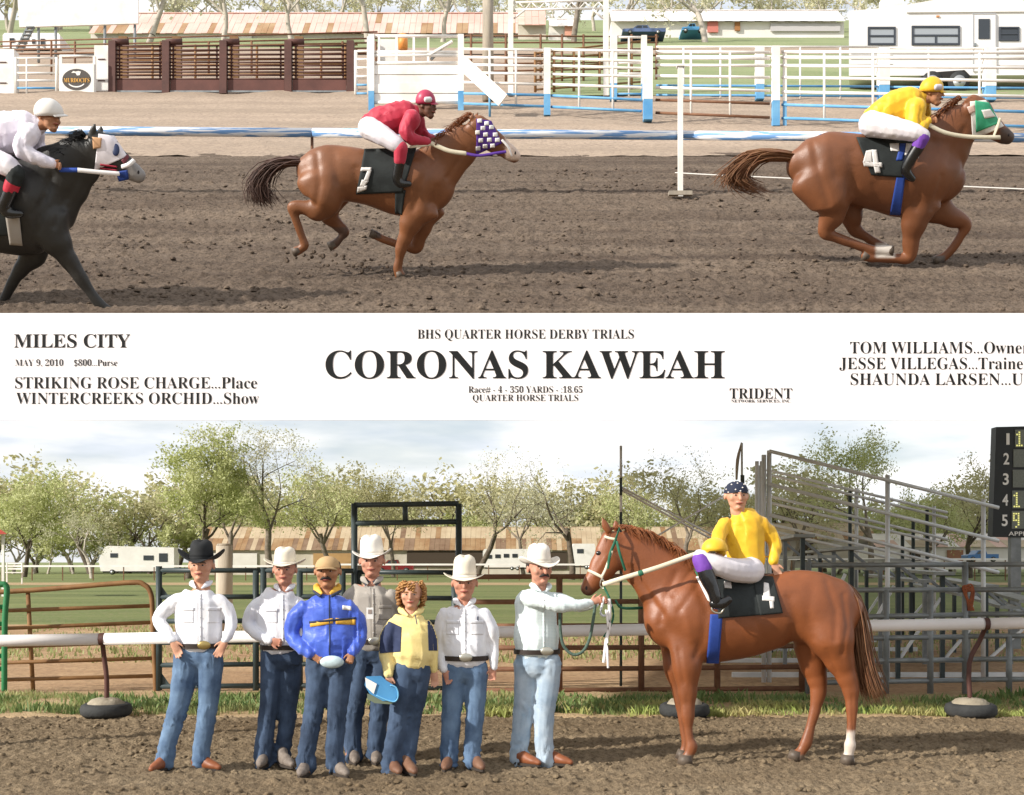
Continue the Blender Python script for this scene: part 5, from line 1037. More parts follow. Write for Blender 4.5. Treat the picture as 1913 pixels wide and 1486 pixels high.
def shirt_trim(th, pl, cx, top, bot, pk, m):
    sh = kid(th, 'shirt'); bv = bvh_of(sh)
    drape(bv, pl, [(cx - 2.2, top), (cx + 2.2, top), (cx + 3, bot), (cx - 1.4, bot)], .003, m, 'placket', sh, 2, thick=.002, clip=True)
    for x0, y0, x1, y1 in pk:
        drape(bv, pl, [(x0, y0), (x1, y0), (x1, y1), (x0, y1)], .003, m, 'pocket', sh, 2, thick=.002, clip=True); drape(bv, pl, [(x0 - 1, y0 - 1), (x1 + 1, y0 - 1), (x1 + 1, y0 + 5), (x0 - 1, y0 + 5)], .006, m, 'pocket_flap', sh, 2, thick=.002, clip=True)
    for k in range(5):
        y = top + (bot - top) * (k + .5) / 5; o = pl(cx + .6, y, -1.2); dr = (pl(cx + .6, y, 1.2) - o).normalized(); h = bv.ray_cast(o, dr, 3)
        if h[0] is not None: MB().ell(h[0] - dr * .006, (.006, .004, .006), None, 8, 6).build('button', mat('shirt_button', 'b9b6b4', .4), sh, True)
def kid(th, nm): return [c for c in th.children if c.name.split('.')[0] == nm][0]
def drape(bv, pl, outline_px, off, m, name, parent, step=4.0, back=.5, thick=.006, clip=False):
    """a piece of cloth laid on the near side of a body: every point of the outline's grid is dropped onto the skin along the depth axis"""
    q = outline_px; nx, ny = 2, 2
    P4 = [np.array(p, float) for p in q]; w = max(np.linalg.norm(P4[1] - P4[0]), np.linalg.norm(P4[2] - P4[3])); h = max(np.linalg.norm(P4[3] - P4[0]), np.linalg.norm(P4[2] - P4[1]))
    nx = max(2, int(w / step) + 1); ny = max(2, int(h / step) + 1); V = []; last = None
    for j in range(ny):
        for i in range(nx):
            s, t = i / (nx - 1), j / (ny - 1); c = P4[0] * (1 - s) * (1 - t) + P4[1] * s * (1 - t) + P4[2] * s * t + P4[3] * (1 - s) * t
            o = pl(c[0], c[1], -1.2); e = pl(c[0], c[1], 1.2); dr = (e - o).normalized(); hit = bv.ray_cast(o, dr, 3.0)
            V.append((o, dr, hit[0]))
    dep = [(h - o).length if h is not None else None for o, dr, h in V]; known = [x for x in dep if x is not None]
    if not known: return None
    D2 = np.array([x if x is not None else np.nan for x in dep]).reshape(ny, nx)
    for _ in range(60):
        if not np.isnan(D2).any(): break
        pad = np.pad(D2, 1, constant_values=np.nan); st = np.stack([pad[:-2, 1:-1], pad[2:, 1:-1], pad[1:-1, :-2], pad[1:-1, 2:]])
        with np.errstate(all='ignore'):
            import warnings; warnings.simplefilter('ignore'); mn = np.nanmean(st, 0)
        D2 = np.where(np.isnan(D2), mn + .004, D2)
    pts = [o + dr * (D2.ravel()[i] - off) for i, (o, dr, h) in enumerate(V)]
    ob = MB().add(pts, [(j * nx + i, j * nx + i + 1, (j + 1) * nx + i + 1, (j + 1) * nx + i) for j in range(ny - 1) for i in range(nx - 1) if not clip or all(dep[q_] is not None for q_ in (j * nx + i, j * nx + i + 1, (j + 1) * nx + i + 1, (j + 1) * nx + i))]).build(name, m, parent, True)
    sm = ob.modifiers.new('s', 'SOLIDIFY'); sm.thickness = thick; sm.offset = 1; return ob
jk = kid(th, 'jacket'); bv = bvh_of(jk)
drape(bv, pl, [(579, 1163), (622, 1155), (622, 1165), (579, 1172)], .006, YEL, 'stripe', jk); drape(bv, pl, [(627, 1155), (664, 1158), (664, 1168), (627, 1166)], .006, YEL, 'stripe', jk); drape(bv, pl, [(577, 1161), (664, 1153), (664, 1157), (577, 1165)], .008, NAVY, 'stripe', jk)
drape(bv, pl, [(640, 1131), (656, 1133), (656, 1141), (640, 1139)], .006, M_WP, 'chest_logo', jk, 3); drape(bv, pl, [(614, 1112), (616, 1112), (617, 1224), (615, 1224)], .006, NAVY, 'zipper', jk, 4)
for sx in (-1, 1):
    MB().loft([H.p(sx * .28, .1, -.42), H.p(sx * .33, -.1, -.5), H.p(sx * .14, -.3, -.66)], [.10 * H.h, .12 * H.h, .05 * H.h], [.03 * H.h] * 3, n=8).build('collar', YEL, jk, True)
    MB().loft([H.p(sx * .36, .1, -.5), H.p(sx * .41, -.1, -.58), H.p(sx * .18, -.33, -.74)], [.05 * H.h] * 3, [.03 * H.h] * 3, n=8).build('collar_lining', NAVY, jk, True)
MB().ell(pl(620, 1237, -.17), (.095, .035, .05), None, 18, 10).build('tucked_cap', mat('pale_cloth', 'c4d8dc', .8, 'aebfc4', 20), th, True)
# ---- 5: woman
WYEL = mat('pale_yellow_fleece', 'e6cf86', .85, 'ecd898', 6, bump=.15, bscale=90)
pl, th, H = person(9.92, 'woman with curly blond hair in yellow and navy jacket', (768, 1112, 52), [(768, 1146, 28, 0, .7), (766, 1162, 43), (770, 1195, 41, 0, .72), (771, 1222, 38, 0, .72), (770, 1234, 33, 0, .72)],
    [[(731, 1160, 20), (726, 1190, 22), (723, 1222, 19), (725, 1245, 15, -.05), (726, 1260, 11, -.08)], [(803, 1160, 15, .04), (807, 1195, 14, .06), (809, 1230, 12, .05), (811, 1252, 10, .04)]],
    [[(757, 1250, 24), (752, 1295, 22), (744, 1345, 19), (736, 1390, 18), (732, 1415, 19), (731, 1440, 20)], [(785, 1250, 22, .03), (778, 1295, 21, .04), (770, 1345, 18, .05), (764, 1390, 17, .05), (760, 1412, 17, .05), (759, 1432, 18, .05)]],
    WYEL, DENM, [(726, 1262, -.09, -88, 34, .7, 1), (811, 1254, .03, -86, 34, .4, -1)], [(733, .35, .9), (760, .4, .9)], SKIN, shoes=BOOTB, seed=9, shirt_name='jacket', legw=1.0)
H.face(th, HAIRB, lips='a8504c')
g = random.Random(5); q = MB()
for i in range(190):
    a = g.uniform(0, 2 * math.pi); zz = g.uniform(-.5, .52); fr_ = math.sin(a) < -.25
    if fr_ and zz < .3 and abs(math.cos(a)) < .86: continue
    rr = math.sqrt(max(.05, 1 - ((zz - .1) / .62) ** 2)); x, y = .50 * rr * math.cos(a), .05 + .48 * rr * math.sin(a); pts = []
    for k in range(6): pts.append(H.p(x + .06 * math.sin(k * 2.1 + i), y + .06 * math.cos(k * 2.1 + i), zz - .035 * k))
    q.loft(pts, [.03 * H.h] * 6, n=5, sub=2)
q.ell(H.p(0, .09, .1), (.40 * H.h, .42 * H.h, .42 * H.h)); q.build('hair', HAIRB, th, True)
jk = kid(th, 'jacket'); bv = bvh_of(jk)
NAV2 = mat('navy_panel', '2a3350', .8, '333d5c', 6)
drape(bv, pl, [(704, 1150), (750, 1172), (748, 1218), (698, 1222)], .004, NAV2, 'sleeve_panel', jk, 1.6, thick=.002, clip=True); drape(bv, pl, [(799, 1160), (822, 1162), (824, 1216), (801, 1216)], .004, NAV2, 'sleeve_panel', jk, 1.6, thick=.002, clip=True)
for sx in (-1, 1): MB().loft([H.p(sx * .34, .1, -.46), H.p(sx * .36, -.1, -.54), H.p(sx * .1, -.34, -.72)], [.09 * H.h, .12 * H.h, .05 * H.h], [.03 * H.h] * 3, n=8).build('collar', WYEL, jk, True)
MB().sweep([pl(776, 1150, -.15), pl(779, 1166, -.165)], .004).build('zipper', NAV2, jk)
# the folded blue cap she holds
BCAP = mat('sky_blue_plastic', '4f93c4', .5, '3f7fb0', 5); ct = thing('blue_visor_cap', pl(716, 1290, -.16), 'light blue open cap held in the woman hand', 'cap')
V = [];
for t in (0, 1):
    for (x, r) in ((684, 1264), (712, 1263), (722, 1272), (742, 1284), (743, 1297), (738, 1310), (715, 1310), (690, 1296), (681, 1280)): V.append(pl(712 + (x - 712) * (1 - .12 * t), 1288 + (r - 1288) * (1 - .12 * t), -.2 + .13 * t))
MB().add(V, [tuple(range(9))] + [(i, (i + 1) % 9, 9 + (i + 1) % 9, 9 + i) for i in range(9)]).build('shell', BCAP, ct)
MB().add([pl(x, r, -.21) for x, r in ((682, 1266), (704, 1278), (698, 1297), (684, 1284))], [(0, 1, 2, 3)]).build('white_panel', M_WP, ct)
MB().sweep([pl(x, r, -.205) for x, r in ((704, 1300), (722, 1308), (738, 1311), (744, 1299), (740, 1285), (730, 1281))], .006).build('rim', mat('rim_blue', '6db0d8', .4), ct, True)
MB().add([pl(x, r, -.195 + .02 * i) for i in (0, 1) for x, r in ((686, 1296), (740, 1312), (728, 1316), (700, 1314), (686, 1306))], [(0, 1, 2, 3, 4), (9, 8, 7, 6, 5)]).build('underside', mat('olive_lining', '6a7460', .8), ct)
# ---- 6: white shirt, white hat
pl, th, H = person(10.12, 'man in tall white cowboy hat and white shirt with oval buckle', (868, 1091, 58), [(868, 1128, 28, 0, .75), (867, 1145, 47), (868, 1180, 47), (869, 1212, 42, 0, .7), (869, 1228, 40, 0, .72)],
    [[(826, 1140, 18), (822, 1175, 16), (820, 1210, 14), (824, 1235, 12, -.05), (829, 1250, 10, -.08)], [(909, 1140, 18), (918, 1175, 16), (921, 1205, 14, .02), (922, 1230, 12, -.02), (922, 1246, 10, -.03)]],
    [[(849, 1250, 24), (846, 1295, 21), (843, 1340, 19), (841, 1380, 18), (839, 1403, 18), (839, 1424, 18)], [(890, 1250, 23), (889, 1295, 20), (887, 1340, 18), (884, 1380, 17), (882, 1403, 17), (883, 1422, 18)]],
    WSH, DEN, [(830, 1251, -.08, -68, 34, .5, 1), (922, 1247, -.03, -98, 34, .8, -1)], [(838, -.1, 1), (888, .3, .9)], SKINR, shoes=BOOTB, seed=11)
H.face(th, BROWG); H.hair(th, HAIRG, -.1, -.02, 1.02, .3, 9); cowboy_hat(th, H, FELTC, FELTW, .72, .68, .16, .1, .2, tall=1.05); belt(th, pl, 829, 909, 1229, .125, BELT, SILV, bx=870)
sh = kid(th, 'shirt'); bv = bvh_of(sh); drape(bv, pl, [(892, 1152), (894, 1152), (894, 1160), (892, 1160)], .006, NAVY, 'pen', sh, 2)
# ---- 7: handler
CHK = bpy.data.materials.new('pale_blue_check'); CHK.use_nodes = True; t = CHK.node_tree; pb = t.nodes['Principled BSDF']; pb.inputs['Roughness'].default_value = .85
tcn = t.nodes.new('ShaderNodeTexCoord'); mxn = None; prev = None
for ax, rot in (('X', (0, 0, 0)), ('Z', (0, 0, 0))):
    wv = t.nodes.new('ShaderNodeTexWave'); wv.bands_direction = ax; wv.inputs['Scale'].default_value = 26.0; wv.inputs['Distortion'].default_value = .4; t.links.new(tcn.outputs['Object'], wv.inputs['Vector'])
    if prev is None: prev = wv
    else:
        mm = t.nodes.new('ShaderNodeMath'); mm.operation = 'ADD'; t.links.new(prev.outputs['Fac'], mm.inputs[0]); t.links.new(wv.outputs['Fac'], mm.inputs[1])
rp = t.nodes.new('ShaderNodeValToRGB'); rp.color_ramp.elements[0].position = .35; rp.color_ramp.elements[1].position = 1.0; rp.color_ramp.elements[0].color = (*lin('c2d6d8'), 1); rp.color_ramp.elements[1].color = (*lin('e2ebea'), 1)
t.links.new(mm.outputs[0], rp.inputs[0]); t.links.new(rp.outputs[0], pb.inputs['Base Color'])
pl, th, H = person(10.3, 'mustached man in white hat and pale checked shirt holding the bridle', (1008, 1064, 58, 24), [(1003, 1100, 28, 0, .75), (1000, 1118, 42, 0, .7), (1001, 1155, 41, 0, .78), (1002, 1190, 41, 0, .8), (1003, 1216, 38, 0, .78)],
    [[(982, 1108, 21, -.1), (1010, 1122, 18, -.2), (1042, 1131, 17, -.26), (1075, 1132, 14, -.24), (1102, 1127, 11, -.2)], [(1028, 1108, 17, .05), (1056, 1122, 14, .02), (1084, 1134, 12, -.02), (1112, 1128, 10, -.05)]],
    [[(984, 1240, 25, .02), (983, 1285, 23, .03), (978, 1330, 20, .04), (973, 1375, 18, .04), (970, 1400, 18, .04), (971, 1420, 18, .04)], [(1025, 1240, 25, -.02), (1023, 1285, 22, -.02), (1017, 1330, 20, -.02), (1016, 1375, 18, -.02), (1017, 1400, 18, -.02), (1019, 1422, 18, -.02)]],
    CHK, DENL, [(1103, 1126, -.2, 18, 34, 1.1, 1), (1113, 1127, -.05, 20, 34, 1.2, 1)], [(973, .75, .65), (1028, .85, .5)], SKINR, shoes=BOOT, seed=13, tw=.75)
H.face(th, HAIRD, HAIRD); H.hair(th, HAIRD, -.12, -.02, 1.02, .3, 9); cowboy_hat(th, H, FELTW, FELTW, .68, .62, .22, .14, .2); belt(th, pl, 963, 1043, 1217, .14, BELT, SILV, bx=1022)

# ---- pockets, plackets and buttons
PP = [o for o in bpy.data.objects if o.parent is None and o.get('category') == 'person']
for lab, dd, args in (('man in black cowboy hat', 10.05, (374, 1110, 1198, ((337, 1136, 361, 1164), (388, 1136, 411, 1164)))), ('older man in cream', 10.25, (528, 1112, 1202, ((497, 1138, 518, 1164),))), ('tall man in white', 10.45, (697, 1100, 1192, ((708, 1132, 731, 1158),))), ('man in tall white', 10.12, (868, 1138, 1222, ((834, 1160, 857, 1186), (880, 1160, 903, 1186)))), ('mustached', 10.3, (1016, 1112, 1210, ()))):
    t_ = [o for o in PP if o['label'].startswith(lab)][0]; shirt_trim(t_, Plane(dd), *args, kid(t_, 'shirt').data.materials[0])

# ================================================================== horses
def horse_mat(name, rough=.47): return mat(name, 'ffffff', rough, scale=9, attr=True, spec=.5, bump=.10, bscale=70, detail=7)
CH1, CH2 = np.array(lin('7c4523')), np.array(lin('6e3d22'))
def groove(px, py, line, w, depth):
    """relief along a line drawn on the flank: how far each skin point sinks"""
    out = np.full(len(px), 1e9); L_ = [np.array(p, float) for p in line]
    for a_, b_ in zip(L_[:-1], L_[1:]):
        ab = b_ - a_; t_ = np.clip(((px - a_[0]) * ab[0] + (py - a_[1]) * ab[1]) / (ab @ ab), 0, 1); out = np.minimum(out, np.hypot(px - a_[0] - t_ * ab[0], py - a_[1] - t_ * ab[1]))
    return depth * np.exp(-(out / w) ** 2)
def horse(name, label, d, tilt, trunk, neck, head, legs, ears, colf, smooth_where, grooves=(), wn=.40, wt=.70):
    pl = Plane(d, tilt); base = pl(trunk[len(trunk) // 2][0], trunk[len(trunk) // 2][1]); base = Vector((base.x, d, zdeck(d) if tilt else 0))
    th = thing(name, base, label, 'horse'); mb = MB()
    limb(mb, pl, trunk, 1, wt, 44, 7); limb(mb, pl, neck, 1, wn, 36, 7); limb(mb, pl, head, 1, .62, 28, 7)
    for l in legs: limb(mb, pl, [(*p[:3], l[0][3], p[3] if (i and len(p) > 3) else (.45 if i == 0 else .8)) for i, p in enumerate(l)], 1, .9, 24, 6)
    for e in ears: limb(mb, pl, e, 1, .5, 8)
    me = mb.fuse(.0105, 5, .48); V = verts(me); px, py = projpx(V)
    wgt = smooth_where(px, py)[:, None]; ed = np.empty(2 * len(me.edges), dtype=np.int32); me.edges.foreach_get('vertices', ed); ed = ed.reshape(-1, 2)
    cnt = np.bincount(ed.ravel(), minlength=len(V))[:, None]; W2 = V.copy()
    for _ in range(34):                                # long muscles flow into each other above the legs
        acc = np.zeros_like(W2)
        for c_ in range(3): acc[:, c_] = np.bincount(ed[:, 0], W2[ed[:, 1], c_], len(V)) + np.bincount(ed[:, 1], W2[ed[:, 0], c_], len(V))
        W2 += wgt * .6 * (acc / cnt - W2)
    setv(me, W2); Nn = norms(me); dep = .009 * (fbm(W2[:, 0] * 7 + 3, W2[:, 2] * 7 + W2[:, 1] * 3, 3) - .42); qx, qy = projpx(W2)
    for ln, w_, dp in grooves: dep = dep - groove(qx, qy, ln, w_, dp)
    setv(me, W2 + Nn * dep[:, None])
    colour(me, colf(px, py, V)); o = link('body', me, horse_mat('horse_coat'), th, True)
    for l in legs:
        p0, p1 = l[-2], l[-1]; A, B_ = pl(p0[0], p0[1], l[0][3]), pl(p1[0], p1[1], l[0][3]); t_ = (B_ - A).normalized(); r_ = p1[2] * pl.k(p1[0], p1[1])
        if not tilt: t_ = Vector((t_.x * .5, 0, -1)).normalized(); B_ = Vector((B_.x, B_.y, .045))
        mb_ = MB(); mb_.cyl(B_ - t_ * .045, B_ + t_ * .032, r_ * .74, r_ * .98, n=18); mb_.build('hoof', mat('hoof_horn', '4f443b', .55, '665a4e', 12), th, True)
    return pl, th, o, bvh_of(o)
def strands(name, pl, roots, path, n, m, parent, seed, r=2.2, jit=10, dyj=.05, tipj=14, n_=4, taper=.15):
    """hair as many thin tapering locks"""
    g = random.Random(seed); mb = MB()
    for i in range(n):
        t = g.random(); a = roots(t); pts = []; rad = []; ox, oy, od = g.gauss(0, 1), g.gauss(0, 1), g.gauss(0, dyj); K = len(path(t))
        for j, (dx, dy) in enumerate(path(t)):
            f = j / (K - 1); px, py = a[0] + dx + ox * (jit * (.35 + f)) + g.gauss(0, tipj * .12) * f, a[1] + dy + oy * (jit * .5 * (.3 + f)) + g.gauss(0, tipj * .2) * f
            pts.append(pl(px, py, (a[2] if len(a) > 2 else 0) + od * (.4 + f))); rad.append(r * pl.k(px, py) * (1 - (1 - taper) * f ** 1.5))
        mb.loft(pts, rad, n=n_, sub=2, cap=False)
    return mb.build(name, m, parent, True)
def strap(name, m, parent, pl, pts, r, n=6): return MB().loft([pl(*p) for p in pts], [r * .35] * len(pts), [r] * len(pts), ydir=(0, 0, 1), n=n, sub=4).build(name, m, parent, True)
def eye(pl, bv, parent, px, py, r=.022):
    o = pl(px, py, -1.2); dr = (pl(px, py, 1) - o).normalized(); h = bv.ray_cast(o, dr, 3)
    if h[0] is not None: MB().ell(h[0] + dr * r * .45, (r * 1.2, r, r), None, 14, 10).build('eye', mat('horse_eye', '120b08', .12, spec=.9), parent, True)
def nostril(pl, bv, parent, px, py, r=.016):
    o = pl(px, py, -1.2); dr = (pl(px, py, 1) - o).normalized(); h = bv.ray_cast(o, dr, 3)
    if h[0] is not None: MB().ell(h[0] + dr * r * .3, (r * .8, r * .5, r * 1.2), None, 10, 8).build('nostril', mat('nostril', '1c1210', .6), parent, True)
def ss(a, b, x): t = np.clip((x - a) / (b - a), 0, 1); return t * t * (3 - 2 * t)
BLKC = mat('black_cloth', '1e2222', .8, '2a2f2f', 7, bump=.1, bscale=90); BLUEG = mat('blue_web', '24408c', .7, '2d4ca0', 8); REIN = mat('rein_cream', 'd8cfb8', .7, 'c8bda4', 6); LEA = mat('dark_leather', '241b17', .45); GRN = mat('green_web', '1d5a40', .7, '2f6f58', 9)
BOOTK = mat('boot_black', '121315', .25, spec=.6, coat=.3); WPANT = mat('white_breeches', 'e6e0e2', .8, 'd6d0d8', 5); PURP = mat('purple_cloth', '6a3a9c', .7, '7a4aae', 8)
MANE = mat('chestnut_hair', '7a4526', .6, '94592f', 9); TAILM = mat('tail_hair', '6a4228', .6, '7f5a3c', 9); TAILD = mat('tail_dark', '43302a', .65, '5c443a', 9)

# ---- standing winner
def col_stand(px, py, V):
    n = fbm(V[:, 0] * 3, V[:, 2] * 3, 3)[:, None]; c = CH1 * (.85 + .5 * n)
    mz = (ss(1090, 1112, py) * ss(1125, 1100, px) * (px < 1130))[:, None]; c = c * (1 - .75 * mz) + np.array(lin('3a2a24')) * .75 * mz
    leg = ss(1250, 1330, py)[:, None]; c = c * (1 - .35 * leg) + np.array(lin('7a4c34')) * .35 * leg
    wh = (ss(1362, 1370, py) * (px > 1568))[:, None]; c = c * (1 - wh) + np.array(lin('cfc0b2')) * wh
    hf = ss(1408, 1413, py)[:, None] * (1 - .6 * wh); c = c * (1 - hf) + np.array(lin('6f5c4c')) * hf
    return c
pl, th, hb, bv = horse('horse', 'chestnut racehorse standing with rider beside the handler', 10.4, False,
    [(1238, 1168, 50), (1258, 1158, 72), (1290, 1152, 86), (1330, 1154, 86), (1380, 1154, 78), (1430, 1146, 71), (1480, 1131, 67), (1520, 1136, 71), (1558, 1140, 60), (1580, 1148, 44)],
    [(1275, 1125, 72, 0, .5), (1245, 1090, 61, 0, .42), (1212, 1056, 51, 0, .36), (1182, 1030, 43, 0, .34), (1160, 1014, 34, 0, .36)],
    [(1150, 1006, 27, 0, .5), (1143, 1036, 33, 0, .46), (1128, 1058, 27, 0, .52), (1110, 1084, 18.5, 0, .7), (1098, 1101, 14, 0, .85)],
    [[(1283, 1190, 38, -.13), (1283, 1240, 29), (1284, 1288, 18.5), (1285, 1318, 14), (1285, 1335, 13.5), (1286, 1362, 8), (1288, 1380, 8), (1292, 1395, 11), (1287, 1410, 9.5), (1282, 1420, 13), (1280, 1427, 15)],
     [(1266, 1190, 38, .15), (1262, 1240, 24), (1270, 1288, 15.5), (1277, 1332, 12.5), (1278, 1362, 8.5), (1283, 1386, 10), (1279, 1402, 8.5), (1274, 1416, 13)],
     [(1538, 1150, 56, -.11), (1556, 1198, 44), (1567, 1230, 30), (1580, 1262, 20), (1589, 1287, 16.5), (1591, 1315, 12), (1591, 1350, 9), (1589, 1378, 8.5), (1588, 1392, 11.5), (1586, 1408, 9.5), (1584, 1418, 13), (1583, 1426, 14.5)],
     [(1520, 1150, 54, .11), (1519, 1205, 40), (1519, 1240, 27), (1526, 1268, 19.5), (1529, 1290, 16), (1523, 1325, 10.5), (1515, 1355, 9), (1506, 1388, 11.5), (1498, 1402, 9.5), (1489, 1414, 13), (1485, 1420, 14)]],
    [[(1137, 993, 7, -.05), (1131, 982, 8, -.05), (1124, 966, 2, -.05)], [(1150, 990, 7, .05), (1151, 981, 7, .05), (1149, 972, 2, .05)]], col_stand, lambda x, y: (1 - ss(1215, 1262, y)) * ss(1165, 1195, x), (([(1262, 1072), (1242, 1120), (1234, 1165)], 7, .009), ([(1302, 1088), (1320, 1140), (1313, 1195), (1300, 1228)], 8, .013), ([(1296, 1062), (1258, 1112)], 5, .008), ([(1306, 1090), (1268, 1142)], 5, .008), ([(1282, 1150), (1290, 1195)], 8, -.008), ([(1474, 1118), (1487, 1165), (1478, 1202)], 9, .015), ([(1545, 1088), (1562, 1140), (1560, 1195)], 6, .009), ([(1576, 1112), (1584, 1170), (1574, 1222)], 5, .008), ([(1518, 1085), (1512, 1140), (1520, 1190)], 10, .008), ([(1545, 1215), (1563, 1255)], 5, .007), ([(1152, 1030), (1166, 1060), (1152, 1074)], 4, .010), ([(1132, 1042), (1112, 1076)], 4, -.006), ([(1268, 1215), (1277, 1275)], 5, .008), ([(1178, 1062), (1212, 1110), (1236, 1148)], 6, .010), ([(1380, 1165), (1400, 1205)], 5, .004), ([(1410, 1160), (1430, 1200)], 5, .004), ([(1283, 1300), (1284, 1316)], 5, .004), ([(1592, 1300), (1594, 1370)], 3, .004)))
eye(pl, bv, th, 1119, 1034); nostril(pl, bv, th, 1096, 1099)
strands('mane', pl, lambda t: (1152 + 138 * t, 984 + 8 * t + 62 * t ** 2, -.01), lambda t: [(0, 4), (6, -3), (14, 6), (20, 18 + 12 * t)], 300, MANE, th, 3, 1.0, 3.5, .05, 10)
strands('forelock', pl, lambda t: (1140 + 10 * t, 986, -.02), lambda t: [(0, 0), (-8, 10), (-14, 24)], 16, MANE, th, 8, 1.5, 2, .02)
strands('tail', pl, lambda t: (1574 + 10 * t, 1092 + 6 * t, .0), lambda t: [(0, 0), (16, 22), (26, 70), (32, 120), (42, 170), (54, 200 + 10 * t)], 300, TAILM, th, 4, 1.4, 9, .05, 16)
# tack
sc_ = thing('saddle_cloth', pl(1420, 1100, -.3), 'black saddle cloth with white numeral on the standing horse', 'saddle cloth')
drape(bv, pl, [(1336, 1072), (1430, 1077), (1462, 1146), (1342, 1156)], .016, BLKC, 'cloth', sc_); drape(bv, pl, [(1405, 1074), (1444, 1077), (1463, 1146), (1420, 1150)], .0225, BLKC, 'cloth_flap', sc_, thick=.002)
NUM = mat('numeral_paint', 'e4e0dc', .7, 'cfcac6', 12)
drape(bv, pl, [(1427, 1088), (1436, 1090), (1440, 1118), (1426, 1116)], .0262, NUM, 'numeral', sc_, 3, thick=.001); drape(bv, pl, [(1424, 1113), (1447, 1115), (1447, 1124), (1424, 1122)], .0266, NUM, 'numeral', sc_, 3, thick=.001); drape(bv, pl, [(1437, 1122), (1445, 1122), (1446, 1137), (1439, 1137)], .0264, NUM, 'numeral', sc_, 3, thick=.001)
drape(bv, pl, [(1353, 1086), (1366, 1087), (1367, 1099), (1354, 1098)], .0262, NUM, 'badge', sc_, 3)
gt = thing('girth', pl(1330, 1200, -.3), 'blue girth strap round the standing horse', 'girth'); drape(bv, pl, [(1327, 1148), (1350, 1148), (1343, 1240), (1320, 1240)], .014, BLUEG, 'strap', gt)
sd = thing('saddle', pl(1340, 1080, -.2), 'small black and white race saddle under the rider', 'saddle')
drape(bv, pl, [(1300, 1078), (1320, 1068), (1338, 1132), (1322, 1122)], .02, mat('saddle_white', 'e0dcd4', .6), 'flap', sd); drape(bv, pl, [(1296, 1062), (1314, 1058), (1318, 1080), (1302, 1076)], .024, GRN, 'pommel', sd)
MB().loft([pl(1312, 1062, 0), pl(1345, 1072, 0), pl(1400, 1070, 0)], [.05, .05, .05], [.16, .17, .15], ydir=pl.away).build('seat', LEA, sd, True)
MB().sweep([pl(1326, 1085, -.37), pl(1332, 1120, -.39), pl(1330, 1140, -.40), pl(1345, 1146, -.40), pl(1352, 1138, -.40)], .008).build('stirrup', SILV, sd, True)
br = thing('bridle', pl(1130, 1050, -.15), 'green and white bridle on the standing horse head', 'bridle')
for nm, pts, m, r in (('browband', [(1130, 1003, -.10), (1140, 1006, -.13), (1152, 1008, -.14)], REIN, .012), ('headpiece', [(1158, 986, -.05), (1153, 1000, -.13), (1148, 1015, -.15), (1140, 1035, -.16), (1135, 1062, -.15)], GRN, .014), ('throat_strap', [(1152, 1012, -.15), (1158, 1035, -.16), (1168, 1066, -.14)], GRN, .013),
        ('cheek_strap', [(1143, 1030, -.16), (1132, 1062, -.145), (1124, 1078, -.13)], REIN, .012), ('noseband', [(1099, 1066, -.06), (1112, 1072, -.115), (1126, 1079, -.13)], REIN, .014), ('bit_ring', [(1124, 1082, -.13), (1121, 1092, -.12), (1126, 1100, -.12), (1131, 1092, -.13), (1125, 1082, -.13)], SILV, .007)): strap(nm, m, br, pl, pts, r)
rn = thing('rein', pl(1220, 1070, -.2), 'cream leather rein running from the bit to the rider', 'rein')
strap('strap', REIN, rn, pl, [(1127, 1092, -.14), (1165, 1080, -.22), (1230, 1060, -.28), (1297, 1036, -.3)], .022); strap('grip', GRN, rn, pl, [(1194, 1072, -.255), (1200, 1070, -.26)], .026)
lr = thing('lead_rope', pl(1080, 1180, -.2), 'braided green lead rope looping from the handler', 'rope'); LROPE = mat('green_rope', '3c5048', .9, '5a6c60', 60)
MB().sweep([pl(x, y, -.2) for x, y in ((1112, 1130), (1108, 1160), (1101, 1195), (1088, 1218), (1070, 1223), (1053, 1207), (1047, 1180), (1046, 1145))], .013, n=8).build('rope', LROPE, lr, True)
lt = thing('lead_straps', pl(1130, 1180, -.15), 'loose white and green strap ends hanging below the bit', 'straps')
for pts, m, r in (([(1128, 1096, -.14), (1140, 1122, -.15), (1146, 1150, -.15), (1138, 1175, -.15), (1128, 1190, -.15)], GRN, .010), ([(1130, 1115, -.16), (1122, 1145, -.16), (1132, 1150, -.16), (1142, 1130, -.16)], M_ALU, .012), ([(1138, 1120, -.17), (1139, 1165, -.17), (1133, 1195, -.17), (1128, 1238, -.17)], M_RAILW, .016), ([(1132, 1140, -.18), (1136, 1170, -.18), (1134, 1200, -.18), (1136, 1248, -.18)], M_RAILW, .011), ([(1150, 1122, -.12), (1162, 1136, -.05), (1200, 1136, .1)], GRN, .014)): strap('strap', m, lt, pl, pts, r)

